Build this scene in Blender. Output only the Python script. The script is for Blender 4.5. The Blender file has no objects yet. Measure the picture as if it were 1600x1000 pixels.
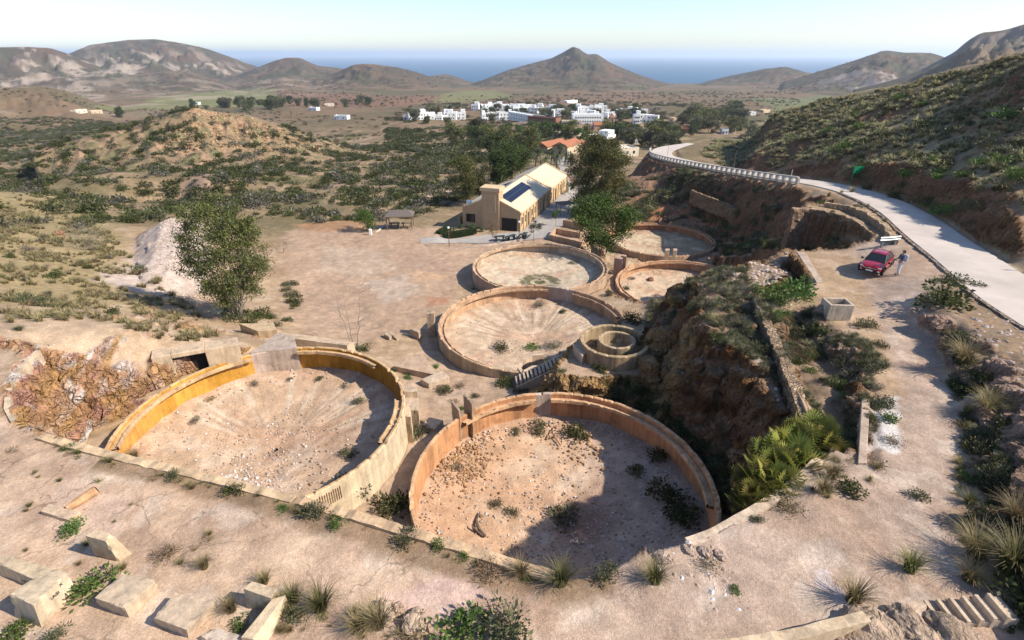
import bpy, bmesh, math, random
import numpy as np
from mathutils import Vector, Matrix
rnd = random.Random(7)
SC = bpy.context.scene
COL = SC.collection
R = math.radians
# ---------------------------------------------------------------- camera, sky, sun, exposure
FPX = 820.0
PITCH = math.atan(415 / FPX)
cam_d = bpy.data.cameras.new('camera'); cam = bpy.data.objects.new('camera', cam_d); COL.objects.link(cam)
cam_d.sensor_width = 36; cam_d.lens = 36 * FPX / 1600
cam_d.clip_start = 0.2; cam_d.clip_end = 90000
cam.location = (0, 0, 0); cam.rotation_euler = (math.pi / 2 - PITCH, 0, R(0.15))
SC.camera = cam
SUN_EL, SUN_AZ = R(39), R(-14)          # azimuth measured from +x towards +y
w = bpy.data.worlds.new('World'); SC.world = w; w.use_nodes = True
nt = w.node_tree; nt.nodes.clear()
sky = nt.nodes.new('ShaderNodeTexSky'); sky.sky_type = 'NISHITA'; sky.sun_disc = False
sky.sun_elevation = SUN_EL; sky.sun_rotation = math.pi / 2 - SUN_AZ
sky.altitude = 100; sky.air_density = 1.0; sky.dust_density = .5; sky.ozone_density = 1.0
bg = nt.nodes.new('ShaderNodeBackground'); bg.inputs[1].default_value = 0.12
wo = nt.nodes.new('ShaderNodeOutputWorld')
tint = nt.nodes.new('ShaderNodeMix'); tint.data_type = 'RGBA'; tint.blend_type = 'MULTIPLY'; tint.inputs[0].default_value = 1; tint.inputs[7].default_value = (.88, .94, 1.07, 1)
nt.links.new(sky.outputs[0], tint.inputs[6]); nt.links.new(tint.outputs[2], bg.inputs[0]); nt.links.new(bg.outputs[0], wo.inputs[0])
sd = bpy.data.lights.new('sun', 'SUN'); sun = bpy.data.objects.new('sun', sd); COL.objects.link(sun)
sd.energy = 4.9; sd.angle = R(0.5); sd.color = (1.0, 0.915, 0.785)
sv = Vector((math.cos(SUN_EL) * math.cos(SUN_AZ), math.cos(SUN_EL) * math.sin(SUN_AZ), math.sin(SUN_EL)))
sun.rotation_euler = sv.to_track_quat('Z', 'Y').to_euler()
SC.view_settings.view_transform = 'Standard'; SC.view_settings.look = 'None'
SC.view_settings.exposure = 0.70; SC.view_settings.gamma = 1.0
SC.view_settings.use_curve_mapping = False
SC.render.engine = 'CYCLES'
SC.cycles.max_bounces = 6; SC.cycles.diffuse_bounces = 3; SC.cycles.transparent_max_bounces = 8; SC.cycles.volume_bounces = 1
SC.cycles.use_denoising = True

# ---------------------------------------------------------------- numeric helpers
_rs = np.random.RandomState(5)
_perm = _rs.permutation(512).astype(np.int64); _perm = np.concatenate([_perm, _perm, _perm])
_g2 = _rs.randn(512, 2); _g2 /= np.linalg.norm(_g2, axis=1)[:, None]
_g3 = _rs.randn(512, 3); _g3 /= np.linalg.norm(_g3, axis=1)[:, None]
def pn2(x, y):
    xi = np.floor(x).astype(np.int64); yi = np.floor(y).astype(np.int64)
    xf = x - xi; yf = y - yi; xi &= 511; yi &= 511
    u = xf * xf * xf * (xf * (xf * 6 - 15) + 10); v = yf * yf * yf * (yf * (yf * 6 - 15) + 10)
    def g(a, b, fx, fy):
        h = _perm[_perm[(xi + a) & 511] + ((yi + b) & 511)]
        return _g2[h, 0] * fx + _g2[h, 1] * fy
    a = g(0, 0, xf, yf); b = g(1, 0, xf - 1, yf); c = g(0, 1, xf, yf - 1); d = g(1, 1, xf - 1, yf - 1)
    return (a + u * (b - a) + v * ((c + u * (d - c)) - (a + u * (b - a)))) * 1.5
def pn3(x, y, z):
    xi = np.floor(x).astype(np.int64); yi = np.floor(y).astype(np.int64); zi = np.floor(z).astype(np.int64)
    xf = x - xi; yf = y - yi; zf = z - zi
    f = lambda t: t * t * t * (t * (t * 6 - 15) + 10)
    u, v, w_ = f(xf), f(yf), f(zf); out = 0
    for a in (0, 1):
        for b in (0, 1):
            for c in (0, 1):
                h = _perm[_perm[_perm[(xi + a) & 511] + ((yi + b) & 511)] + ((zi + c) & 511)]
                d = _g3[h, 0] * (xf - a) + _g3[h, 1] * (yf - b) + _g3[h, 2] * (zf - c)
                out = out + d * (u if a else 1 - u) * (v if b else 1 - v) * (w_ if c else 1 - w_)
    return out * 1.5
def fbm(x, y, s, o=4, seed=0.0, rough=.5):
    t = 0; a = 1.0; f = 1.0 / s
    for k in range(o):
        t = t + a * pn2(x * f + seed + 17.3 * k, y * f - seed + 9.1 * k); a *= rough; f *= 2.03
    return t
def sst(a, b, x):
    t = np.clip((x - a) / (b - a), 0, 1); return t * t * (3 - 2 * t)
cP, sP = math.cos(PITCH), math.sin(PITCH)
def ray(px, py):
    x = (px - 800.0) / FPX; y = -(py - 500.0) / FPX
    return (x, cP + y * sP, -sP + y * cP)
def at(px, py, z):
    d = ray(px, py); t = z / d[2]; return (d[0] * t, d[1] * t, z)
def atr(px, py, r):
    d = ray(px, py); t = r / math.hypot(d[0], d[1]); return (d[0] * t, d[1] * t, d[2] * t)
def world(poly, z=None):
    return np.array([at(p[0], p[1], p[2] if len(p) > 2 else z) for p in poly])
def sdf(poly, x, y):
    """signed distance, positive inside"""
    p = np.asarray(poly)[:, :2]; n = len(p)
    d = np.full(x.shape, 1e9); ins = np.zeros(x.shape, bool)
    for i in range(n):
        a = p[i]; b = p[(i + 1) % n]; e = b - a
        wx = x - a[0]; wy = y - a[1]
        t = np.clip((wx * e[0] + wy * e[1]) / (e @ e + 1e-12), 0, 1)
        d = np.minimum(d, (wx - t * e[0]) ** 2 + (wy - t * e[1]) ** 2)
        c = ((a[1] > y) != (b[1] > y))
        if abs(e[1]) > 1e-9: ins ^= c & (x < e[0] * (y - a[1]) / e[1] + a[0])
    d = np.sqrt(d); return np.where(ins, d, -d)
def boxed(poly, x, y, m):
    p = np.asarray(poly); return (x > p[:, 0].min() - m) & (x < p[:, 0].max() + m) & (y > p[:, 1].min() - m) & (y < p[:, 1].max() + m)
def polydist(line, x, y):
    """distance to a polyline and the interpolated third coordinate along it"""
    d = np.full(x.shape, 1e9); zz = np.zeros(x.shape); side = np.zeros(x.shape)
    for a, b in zip(line[:-1], line[1:]):
        e = b[:2] - a[:2]; wx = x - a[0]; wy = y - a[1]
        t = np.clip((wx * e[0] + wy * e[1]) / (e @ e), 0, 1)
        q = np.hypot(wx - t * e[0], wy - t * e[1]); m = q < d
        d = np.where(m, q, d); zz = np.where(m, a[2] + t * (b[2] - a[2]), zz)
        side = np.where(m, np.sign(e[0] * wy - e[1] * wx), side)
    return d, zz, side

# ---------------------------------------------------------------- terrain
TANKS = {  # centre from unit-height fit * |z|, rim height, radius
    'A': (-1.8116 * 17.6, 3.1192 * 17.6, -17.6, 7.5), 'B': (0.3233 * 18.8, 2.6313 * 18.8, -18.8, 7.5),
    'D': (0.2103 * 20.9, 4.9266 * 20.9, -20.9, 8.3), 'C': (0.3927 * 22.2, 7.2925 * 22.2, -22.2, 8.0),
    'E': (2.4482 * 23.1, 6.8068 * 23.1, -23.1, 8.0), 'F': (2.7379 * 24.5, 9.4706 * 24.5, -24.5, 8.0)}
TANKS = {k: (v[0] / {'A': 2.351, 'B': 2.5034, 'D': 2.5144, 'C': 2.7737, 'E': 2.8867, 'F': 3.0669}[k],
             v[1] / {'A': 2.351, 'B': 2.5034, 'D': 2.5144, 'C': 2.7737, 'E': 2.8867, 'F': 3.0669}[k], v[2], v[3]) for k, v in TANKS.items()}
GT = (6.95, 31.6, -17.5, 2.36)
ROADPX = [(1680, 520, -13.0), (1600, 473, -13.0), (1555, 440, -13.0), (1508, 405, -13.1), (1460, 371, -13.2), (1405, 330, -13.5), (1345, 303, -14.0), (1285, 288, -14.8),
          (1225, 279, -16.0), (1165, 270, -17.4), (1100, 259, -19.0), (1055, 250, -20.4), (1032, 242, -21.3), (1040, 232, -22.0), (1085, 225, -23.0)]
def smooth_line(pts, n=8):
    p = np.asarray(pts, float); out = []
    for i in range(len(p) - 1):
        p0 = p[max(i - 1, 0)]; p1 = p[i]; p2 = p[i + 1]; p3 = p[min(i + 2, len(p) - 1)]
        for k in range(n):
            t = k / n
            out.append(.5 * ((2 * p1) + (-p0 + p2) * t + (2 * p0 - 5 * p1 + 4 * p2 - p3) * t * t + (-p0 + 3 * p1 - 3 * p2 + p3) * t ** 3))
    out.append(p[-1]); return np.array(out)
ROAD = smooth_line(world(ROADPX), 6)
CP = [  # smooth lower ground: pixel, pixel, height
 (-200, 640, -13.6), (0, 560, -14.2), (0, 640, -14.1), (60, 538, -14.5), (150, 533, -15), (250, 540, -16.3), (350, 548, -17.4), (-150, 520, -13.6),
 (0, 480, -15), (100, 470, -17), (200, 480, -18.4), (300, 520, -18.8), (0, 420, -16.5), (100, 400, -19), (0, 350, -18.5), (120, 350, -21), (-200, 400, -14.5), (-200, 300, -18.5),
 (370, 500, -20.6), (430, 500, -21.5), (440, 440, -23.5), (460, 525, -21), (250, 455, -20.8), (330, 450, -22.3), (200, 400, -21), (170, 330, -23.5), (300, 320, -26), (0, 300, -22),
 (150, 290, -27), (300, 290, -28.5), (420, 335, -26), (500, 315, -27.8), (640, 325, -26.8), (700, 300, -28.5), (600, 290, -30),
 (450, 380, -24.6), (560, 360, -24.9), (700, 380, -24.4), (600, 430, -24), (480, 455, -23.8), (700, 440, -23.8), (550, 500, -23), (640, 480, -23.2), (620, 520, -22.6),
 (720, 352, -25.2), (860, 365, -25), (780, 375, -24.7), (900, 350, -25.2), (890, 300, -27.3), (880, 262, -30.5), (800, 300, -27.6), (760, 280, -29.5),
 (650, 600, -21.4), (700, 640, -21.0), (760, 600, -21.6), (640, 680, -20.2), (600, 750, -19.8), (590, 800, -19.8), (560, 560, -21.2), (150, 700, -19.2), (300, 760, -19), (800, 640, -21),
 (900, 800, -20.4), (1050, 690, -20.3), (1130, 770, -20.3), (1000, 610, -20.8), (1080, 620, -20.3), (960, 480, -22.4), (740, 455, -23.8), (950, 440, -23.8), (990, 500, -22),
 (960, 395, -25.2), (970, 335, -25.6), (1040, 340, -25.0), (1000, 318, -24.0), (1100, 328, -22.9), (1000, 280, -22.9), (1100, 288, -20.6), (1040, 300, -22.8), (1050, 275, -21.9), (950, 280, -26), (935, 330, -25.6),
 (1115, 405, -24.4), (1150, 390, -22.6), (1215, 362, -20.6), (1160, 330, -21.6), (1180, 300, -19.2), (1250, 310, -16.8), (1260, 360, -18), (1320, 370, -17.6), (1230, 410, -18), (1330, 325, -13.9), (1290, 300, -14.8),
 (1400, 390, -14), (1450, 440, -13.8), (1360, 303, -13.2), (1430, 322, -12.6), (1500, 345, -12.4), (1600, 390, -12.2), (1600, 430, -12.6), (1720, 430, -11.5),
 ]
CPW = [at(*c) for c in CP]
for px, py, r in [(1680, 55, 95), (1600, 81, 108), (1500, 105, 120), (1400, 131, 130), (1300, 153, 140), (1235, 170, 148), (1175, 195, 150)]:
    p = atr(px, py, r); CPW.append(p)
    CPW.append((p[0] * 1.4, p[1] * 1.4, p[2] - 13))
for f, c in (((1690, 400, -12.2), (1680, 55, 95)), ((1600, 390, -12.3), (1600, 81, 108)), ((1500, 345, -12.6), (1500, 105, 120)), ((1400, 312, -13.4), (1400, 131, 130)),
             ((1300, 280, -15.0), (1300, 153, 140)), ((1200, 264, -17.8), (1235, 170, 148)), ((1120, 252, -21.6), (1175, 195, 150))):
    f = at(*f); c = atr(*c)
    if f[0] < 45: CPW.append(tuple(f[k] + (c[k] - f[k]) * .085 + (1.5 if k == 2 else 0) for k in range(3)))
    for t in (0, .3, .6, .85): CPW.append(tuple(f[k] + (c[k] - f[k]) * t + (.9 * math.sin(math.pi * t) if k == 2 else 0) for k in range(3)))
def valley(r):
    return np.interp(r, [0, 60, 100, 150, 200, 300, 420, 700, 1385, 2200, 3000, 3400, 3700], [-22, -24, -27.5, -31.5, -35, -43, -50, -60, -80, -106, -131, -148, -165])
for a in range(-60, 24, 7):
    for r in (150, 210): 
        CPW.append((r * math.sin(R(a)), r * math.cos(R(a)), float(valley(r)) + (3 if a < -38 else 0)))
for a in (30, 38, 46, 56): CPW.append((225 * math.sin(R(a)), 225 * math.cos(R(a)), -24))
for p in [(0, 5, -14), (-20, 0, -14), (20, 0, -12), (-40, 10, -13.5), (40, 10, -10), (50, 30, -8)]: CPW.append(p)
CPW = np.array(CPW)
def tps_fit(P, lam=0.4):
    n = len(P); S = 40.0; X = P[:, :2] / S
    d = np.hypot(X[:, None, 0] - X[None, :, 0], X[:, None, 1] - X[None, :, 1])
    K = np.where(d > 0, d * d * np.log(d + 1e-12), 0) + lam * 1e-3 * np.eye(n)
    Q = np.c_[np.ones(n), X]; A = np.zeros((n + 3, n + 3)); A[:n, :n] = K; A[:n, n:] = Q; A[n:, :n] = Q.T
    s = np.linalg.solve(A, np.r_[P[:, 2], 0, 0, 0]); return X, s, S
TPS = tps_fit(CPW)
def tps(x, y):
    X, s, S = TPS; x = x / S; y = y / S; out = s[-3] + s[-2] * x + s[-1] * y
    for i in range(len(X)):
        d2 = (x - X[i, 0]) ** 2 + (y - X[i, 1]) ** 2
        out = out + s[i] * .5 * d2 * np.log(d2 + 1e-12)
    return out
HILLS = [  # distance, front width, back width, skyline pixels
 (3350, 1300, 500, [(60, 150), (95, 88), (135, 70), (170, 65), (200, 61), (240, 60), (285, 68), (320, 76), (360, 90), (405, 106), (440, 118), (480, 140)]),
 (2500, 800, 500, [(-300, 50), (-150, 70), (-60, 70), (0, 74), (40, 73), (75, 75), (100, 83), (130, 95), (160, 108), (200, 122), (240, 140)]),
 (2150, 500, 400, [(60, 138), (120, 118), (165, 108), (200, 118), (260, 112), (290, 110), (330, 124), (370, 138)]),
 (2700, 700, 400, [(300, 140), (350, 124), (400, 105), (425, 95), (445, 90), (465, 90), (495, 103), (520, 105), (560, 112), (600, 130)]),
 (2000, 700, 400, [(330, 150), (400, 127), (440, 120), (480, 127), (510, 118), (540, 105), (552, 100), (575, 99), (620, 105), (650, 113), (665, 119), (700, 128), (740, 142)]),
 (2600, 400, 300, [(640, 130), (668, 120), (695, 116), (720, 124), (745, 134)]),
 (2350, 900, 600, [(700, 145), (735, 131), (790, 110), (830, 99), (860, 91), (880, 80), (893, 72), (901, 75), (915, 85), (930, 84), (950, 97), (985, 112), (1010, 122), (1040, 133), (1070, 142)]),
 (2700, 700, 400, [(1070, 138), (1100, 128), (1130, 120), (1190, 107), (1225, 103), (1250, 110), (1270, 117), (1320, 122)]),
 (2250, 900, 500, [(1220, 128), (1270, 113), (1330, 95), (1380, 78), (1410, 82), (1450, 82), (1475, 90), (1540, 100)]),
 (1150, 550, 400, [(1330, 140), (1400, 122), (1440, 107), (1490, 80), (1505, 65), (1530, 50), (1560, 48), (1600, 37), (1680, 20), (1800, 10)]),
 (900, 260, 200, [(-300, 120), (-60, 130), (0, 136), (60, 134), (100, 142), (140, 158), (190, 172)]),
 (250, 62, 60, [(40, 237), (100, 224), (150, 210), (200, 198), (250, 183), (285, 169), (305, 166), (330, 173), (380, 178), (430, 194), (465, 206), (545, 238)]),
]
T_POLY = world([(-700, 560), (-200, 630), (0, 662), (60, 686), (200, 722), (455, 783), (720, 860), (860, 905), (930, 902), (1000, 868), (1110, 838), (1190, 792), (1255, 745), (1300, 700),
                (1275, 662), (1240, 590), (1205, 520), (1183, 468), (1200, 456), (1272, 442), (1240, 392), (1330, 389), (1385, 383), (1425, 392), (1480, 440), (1600, 520), (1900, 620), (2400, 1100), (800, 1500), (-900, 1100)], -14)
T2_POLY = world([(-900, 530), (-200, 540), (0, 540), (50, 541), (52, 560), (22, 600), (14, 640), (34, 690), (-200, 800), (-900, 700)], -14)
V_POLY = world([(1272, 662), (1205, 515), (1250, 490), (1330, 560), (1343, 625), (1343, 718), (1300, 700)], -14.4)
M_POLY = world([(1038, 486), (1050, 446), (1092, 424), (1150, 417), (1235, 394), (1260, 440), (1210, 470), (1240, 600), (1262, 660), (1240, 690), (1195, 650), (1150, 612), (1095, 560)], -15.2)
L_POLY = world([(845, 580), (880, 556), (900, 508), (950, 488), (1010, 500), (1040, 545), (1015, 585), (940, 598), (880, 592)], -18.6)
PIT_POLY = world([(40, 650), (120, 650), (190, 655), (235, 640), (330, 600), (250, 800), (100, 760), (40, 720)], -18.6)
P2_POLY = world([(1238, 322), (1300, 316), (1352, 332), (1402, 372), (1378, 385), (1362, 362), (1334, 342), (1288, 332)], -13.1)
B_POLY = world([(1450, 474), (1458, 454), (1505, 445), (1600, 500), (1800, 560), (2300, 1000), (1720, 1010), (1640, 900), (1625, 800), (1610, 720), (1585, 650), (1555, 585), (1500, 515)], -12.8)
PAD = np.array([at(690, 384, -25.2), at(700, 352, -25.2), at(722, 340, -25.2), at(862, 268, -25.2), at(893, 268, -25.2), at(897, 300, -25.2), at(870, 345, -25.2), at(850, 372, -25.2), at(790, 382, -25.2)])
HEAP = smooth_line(np.array([at(266, 345, -20.0), at(258, 375, -19.8), at(248, 410, -20.0), at(236, 440, -20.4)]), 6)
def hills_height(x, y, base):
    r = np.hypot(x, y); az = np.arctan2(x, y); h = base.copy(); k = 0
    for D, wf, wb, sk in HILLS:
        k += 1
        aa = []; ss = []
        for p in sk:
            d = ray(*p); aa.append(math.atan2(d[0], d[1])); ss.append(d[2] / math.hypot(d[0], d[1]))
        m = (r > D - wf * 1.25) & (r < D + wb * 1.3) & (az > aa[0]) & (az < aa[-1])
        if not m.any(): continue
        rr = r[m]; a = az[m]; q = 60.0 * D / 2500 if D > 500 else 4
        zr = D * np.interp(a, aa, ss)
        # smooth the skyline a little by averaging shifted samples
        e = 0.004 if D > 500 else .006
        zr = (zr * 2 + D * np.interp(a + e, aa, ss) + D * np.interp(a - e, aa, ss)) / 4
        xx = x[m]; yy = y[m]
        L = 0.16 * D if D > 500 else 45
        Dw = D + 0.22 * wf * pn2(xx / L + k, np.zeros_like(xx) + k * 3.1)
        t = np.where(rr < Dw, (Dw - rr) / wf, (rr - Dw) / wb)
        gul = fbm(xx, yy, L * .55, 5, k * 2.2)
        t = t * (1 + (.35 if D > 500 else .12) * gul)
        s = np.sqrt(np.clip(t, 0, 1) ** 2 + .004) - .063
        p = np.clip(1 - s, 0, 1) ** (1.75 if D > 500 else 1.15)
        amp = np.clip(zr - h[m], 0, None)
        rid = 1 - np.abs(fbm(xx, yy, L * .22, 4, k * 5.0)) * 1.6
        rid2 = 1 - np.abs(fbm(xx, yy, L * .11, 4, k * 7.7)) * 1.7
        hn = h[m] + amp * p + amp * (.24 * (rid - .55) + .09 * (rid2 - .5)) * np.clip(s * 6, 0, 1) * p * sst(0, .15, p)
        h[m] = np.maximum(h[m], hn)
    return h
def height(x, y):
    r = np.hypot(x, y); h = valley(r).astype(float)
    m = r < 235
    hn = tps(x[m], y[m]); t = sst(165, 232, r[m])
    h[m] = hn * (1 - t) + h[m] * t
    # undulation
    h += fbm(x, y, 160, 3, 3.3) * 4.5 * sst(120, 500, r) * (1 - .6 * sst(800, 2600, r))
    h += fbm(x, y, 14, 3, 1.1) * .55 * sst(55, 110, r)
    h = hills_height(x, y, h)
    # bumpy slopes
    near = r < 170
    h[near] += fbm(x[near], y[near], 3.2, 3, 8.8) * .10 + fbm(x[near], y[near], .9, 2, 4.8) * .025
    def lerp(poly, z, bw, bias=0.0, wob=0.0):
        b = boxed(poly, x, y, bw * 2 + 2); 
        if not b.any(): return
        xx = x[b]; yy = y[b]; d = sdf(poly, xx, yy) + bias
        if wob: d = d + fbm(xx, yy, 2.6, 3, 6.1) * wob
        wgt = sst(-bw, bw, d); zz = z(xx, yy, d) if callable(z) else z
        h[b] = h[b] * (1 - wgt) + zz * wgt
    bk = (r > 55) & (r < 135) & (x > 10)
    h[bk] += (fbm(x[bk], y[bk], 5.5, 4, 2.9) * .55 + np.abs(fbm(x[bk], y[bk], 2.2, 3, 6.9)) * .35) * sst(-16.5, -18.5, h[bk])
    # spoil heap
    b = (np.abs(x + 38) < 30) & (np.abs(y - 48) < 40)
    d, zz, sd_ = polydist(HEAP, x[b], y[b])
    h[b] = np.maximum(h[b], zz - np.maximum(d - 1.0, 0) * .50 + fbm(x[b], y[b], 1.5, 3, 2.0) * .12)
    lerp(PIT_POLY, -18.9, .9, 0.0, .7)
    lerp(L_POLY, -18.6, .6, 0.0, .35)
    lerp(M_POLY, lambda a, b_, d: -15.1 + np.clip((a - 9) / 6, -1, .6) * .9 + fbm(a, b_, 2.4, 3, 9.9) * .35, 1.9, -.1, .9)
    lerp(P2_POLY, -13.1, .35)
    lerp(T_POLY, lambda a, b_, d: -14.0 + fbm(a, b_, 5, 3, 2.7) * .07, .12, .12)
    lerp(T2_POLY, -14.0, .7, 0, .3)
    lerp(V_POLY, lambda a, b_, d: -14.9 + fbm(a, b_, 2, 3, 7.7) * .22, .7)
    lerp(B_POLY, lambda a, b_, d: -12.9 + np.clip(d, 0, 6) * .25 + np.clip((a - 24) / 14, 0, 1) * 1.5 + fbm(a, b_, 2, 3, 3.9) * .25, 1.15, 0.1, .8)
    lerp(PAD, -25.24, 1.6)
    lerp(np.array([(33, 108), (40, 148), (56, 162), (66, 150), (52, 118), (42, 100)], float), -21.4, 3.5)
    # road bed
    b = (x > 5) & (r < 190)
    d, zz, sd_ = polydist(ROAD, x[b], y[b])
    tt = 1 - sst(2.5, np.where(sd_ > 0, 8.0, 4.2), d); h[b] = h[b] * (1 - tt) + (zz - .06) * tt
    # tank pits
    for k, (cx, cy, zr, rr) in TANKS.items():
        q = np.hypot(x - cx, y - cy); b = q < rr + 2.5
        tt = 1 - sst(rr - .12, rr - .04, q[b]); h[b] = h[b] * (1 - tt) + (zr - 4.2) * tt
        # keep the ground outside below the rim
        o = (q > rr - .3) & (q < rr + 1.4); far_side = (y > cy - 1e9)
        lim = zr - .25 - np.where(h > zr + 2.0, -1e3, 0)
        h[o] = np.where(h[o] < zr + 1.0, np.minimum(h[o], zr - .5), h[o])
    return h
NA = 880; A0 = R(-66); A1 = R(66)
AZ = np.linspace(A0, A1, NA)
RR = np.concatenate([np.exp(np.arange(math.log(5.0), math.log(17), .0063)), np.exp(np.arange(math.log(17.05), math.log(45), .0026)), np.exp(np.arange(math.log(45.2), math.log(760), .0063)), np.exp(np.arange(math.log(762), math.log(3720), .0085))])
NR = len(RR)
GA, GR = np.meshgrid(AZ, RR, indexing='ij')
GX = (GR * np.sin(GA)); GY = (GR * np.cos(GA))
GZ = height(GX.ravel(), GY.ravel()).reshape(NA, NR)
def drop(x, y):
    r = math.hypot(x, y); a = (math.atan2(x, y) - A0) / (A1 - A0) * (NA - 1)
    i = min(max(int(a), 0), NA - 2); u = min(max(a - i, 0), 1)
    j = min(max(int(np.searchsorted(RR, r)) - 1, 0), NR - 2); v = min(max((r - RR[j]) / (RR[j + 1] - RR[j]), 0), 1)
    return float((GZ[i, j] * (1 - u) + GZ[i + 1, j] * u) * (1 - v) + (GZ[i, j + 1] * (1 - u) + GZ[i + 1, j + 1] * u) * v)
def gpx(px, py, zmin=None):
    """the visible ground point under a pixel of the photograph"""
    d = ray(px, py); s = d[2] / math.hypot(d[0], d[1]); az = math.atan2(d[0], d[1])
    a = (az - A0) / (A1 - A0) * (NA - 1); i = min(max(int(a), 0), NA - 2); u = a - i
    z = GZ[i] * (1 - u) + GZ[i + 1] * u; t = z / RR
    j = int(np.argmax(t >= s))
    if t[j] < s: j = NR - 1
    if j > 0:
        f = (s - t[j - 1]) / (t[j] - t[j - 1] + 1e-12); r = RR[j - 1] + f * (RR[j] - RR[j - 1])
    else: r = RR[0]
    return Vector((r * math.sin(az), r * math.cos(az), drop(r * math.sin(az), r * math.cos(az))))
# ---------------------------------------------------------------- materials
def mat(name):
    m = bpy.data.materials.new(name); m.use_nodes = True; n = m.node_tree; n.nodes.clear()
    o = n.nodes.new('ShaderNodeOutputMaterial'); b = n.nodes.new('ShaderNodeBsdfPrincipled')
    n.links.new(b.outputs[0], o.inputs[0]); b.inputs['Specular IOR Level'].default_value = .2; b.inputs['Roughness'].default_value = .9
    return m, n, b
def N(n, t, **kw):
    x = n.nodes.new(t)
    for k, v in kw.items():
        if k[0] == 'i' and k[1:].isdigit(): x.inputs[int(k[1:])].default_value = v
        elif k in x.inputs: x.inputs[k].default_value = v
        else: setattr(x, k, v)
    return x
def noise(n, scale, detail=4, rough=.55, coord=None):
    x = N(n, 'ShaderNodeTexNoise', Scale=scale, Detail=detail, Roughness=rough)
    if coord is not None: n.links.new(coord, x.inputs['Vector'])
    return x.outputs[0]
def ramp(n, src, a, b, lo=0., hi=1.):
    x = N(n, 'ShaderNodeMapRange'); n.links.new(src, x.inputs[0])
    for i, v in zip((1, 2, 3, 4), (a, b, lo, hi)): x.inputs[i].default_value = v
    return x.outputs[0]
def mixc(n, fac, a, b, mode='MIX'):
    x = n.nodes.new('ShaderNodeMix'); x.data_type = 'RGBA'; x.blend_type = mode
    for i, v in ((0, fac), (6, a), (7, b)):
        if isinstance(v, (int, float)): x.inputs[i].default_value = v
        elif isinstance(v, tuple): x.inputs[i].default_value = (*v, 1) if len(v) == 3 else v
        else: n.links.new(v, x.inputs[i])
    return x.outputs[2]
def bump(n, b, src, strength=.4, dist=.05):
    x = N(n, 'ShaderNodeBump', Strength=strength, Distance=dist); n.links.new(src, x.inputs['Height']); n.links.new(x.outputs[0], b.inputs['Normal'])
def plain(name, c, rough=.8, spec=.3, var=.12, scale=3.0, bs=.2, bd=.02, metal=0, c2=None, coat=0):
    """a mottled painted / plaster / concrete surface"""
    m, n, b = mat(name); co = N(n, 'ShaderNodeTexCoord').outputs['Object']
    f = ramp(n, noise(n, scale, 6, .6, co), .3, .7)
    c2 = c2 or tuple(v * (1 - var * 2) for v in c)
    n.links.new(mixc(n, f, tuple(c), tuple(c2)), b.inputs['Base Color'])
    b.inputs['Roughness'].default_value = rough; b.inputs['Specular IOR Level'].default_value = spec; b.inputs['Metallic'].default_value = metal
    if coat: b.inputs['Coat Weight'].default_value = coat; b.inputs['Coat Roughness'].default_value = .05
    if bs: bump(n, b, noise(n, scale * 9, 4, .6, co), bs, bd)
    return m
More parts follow.
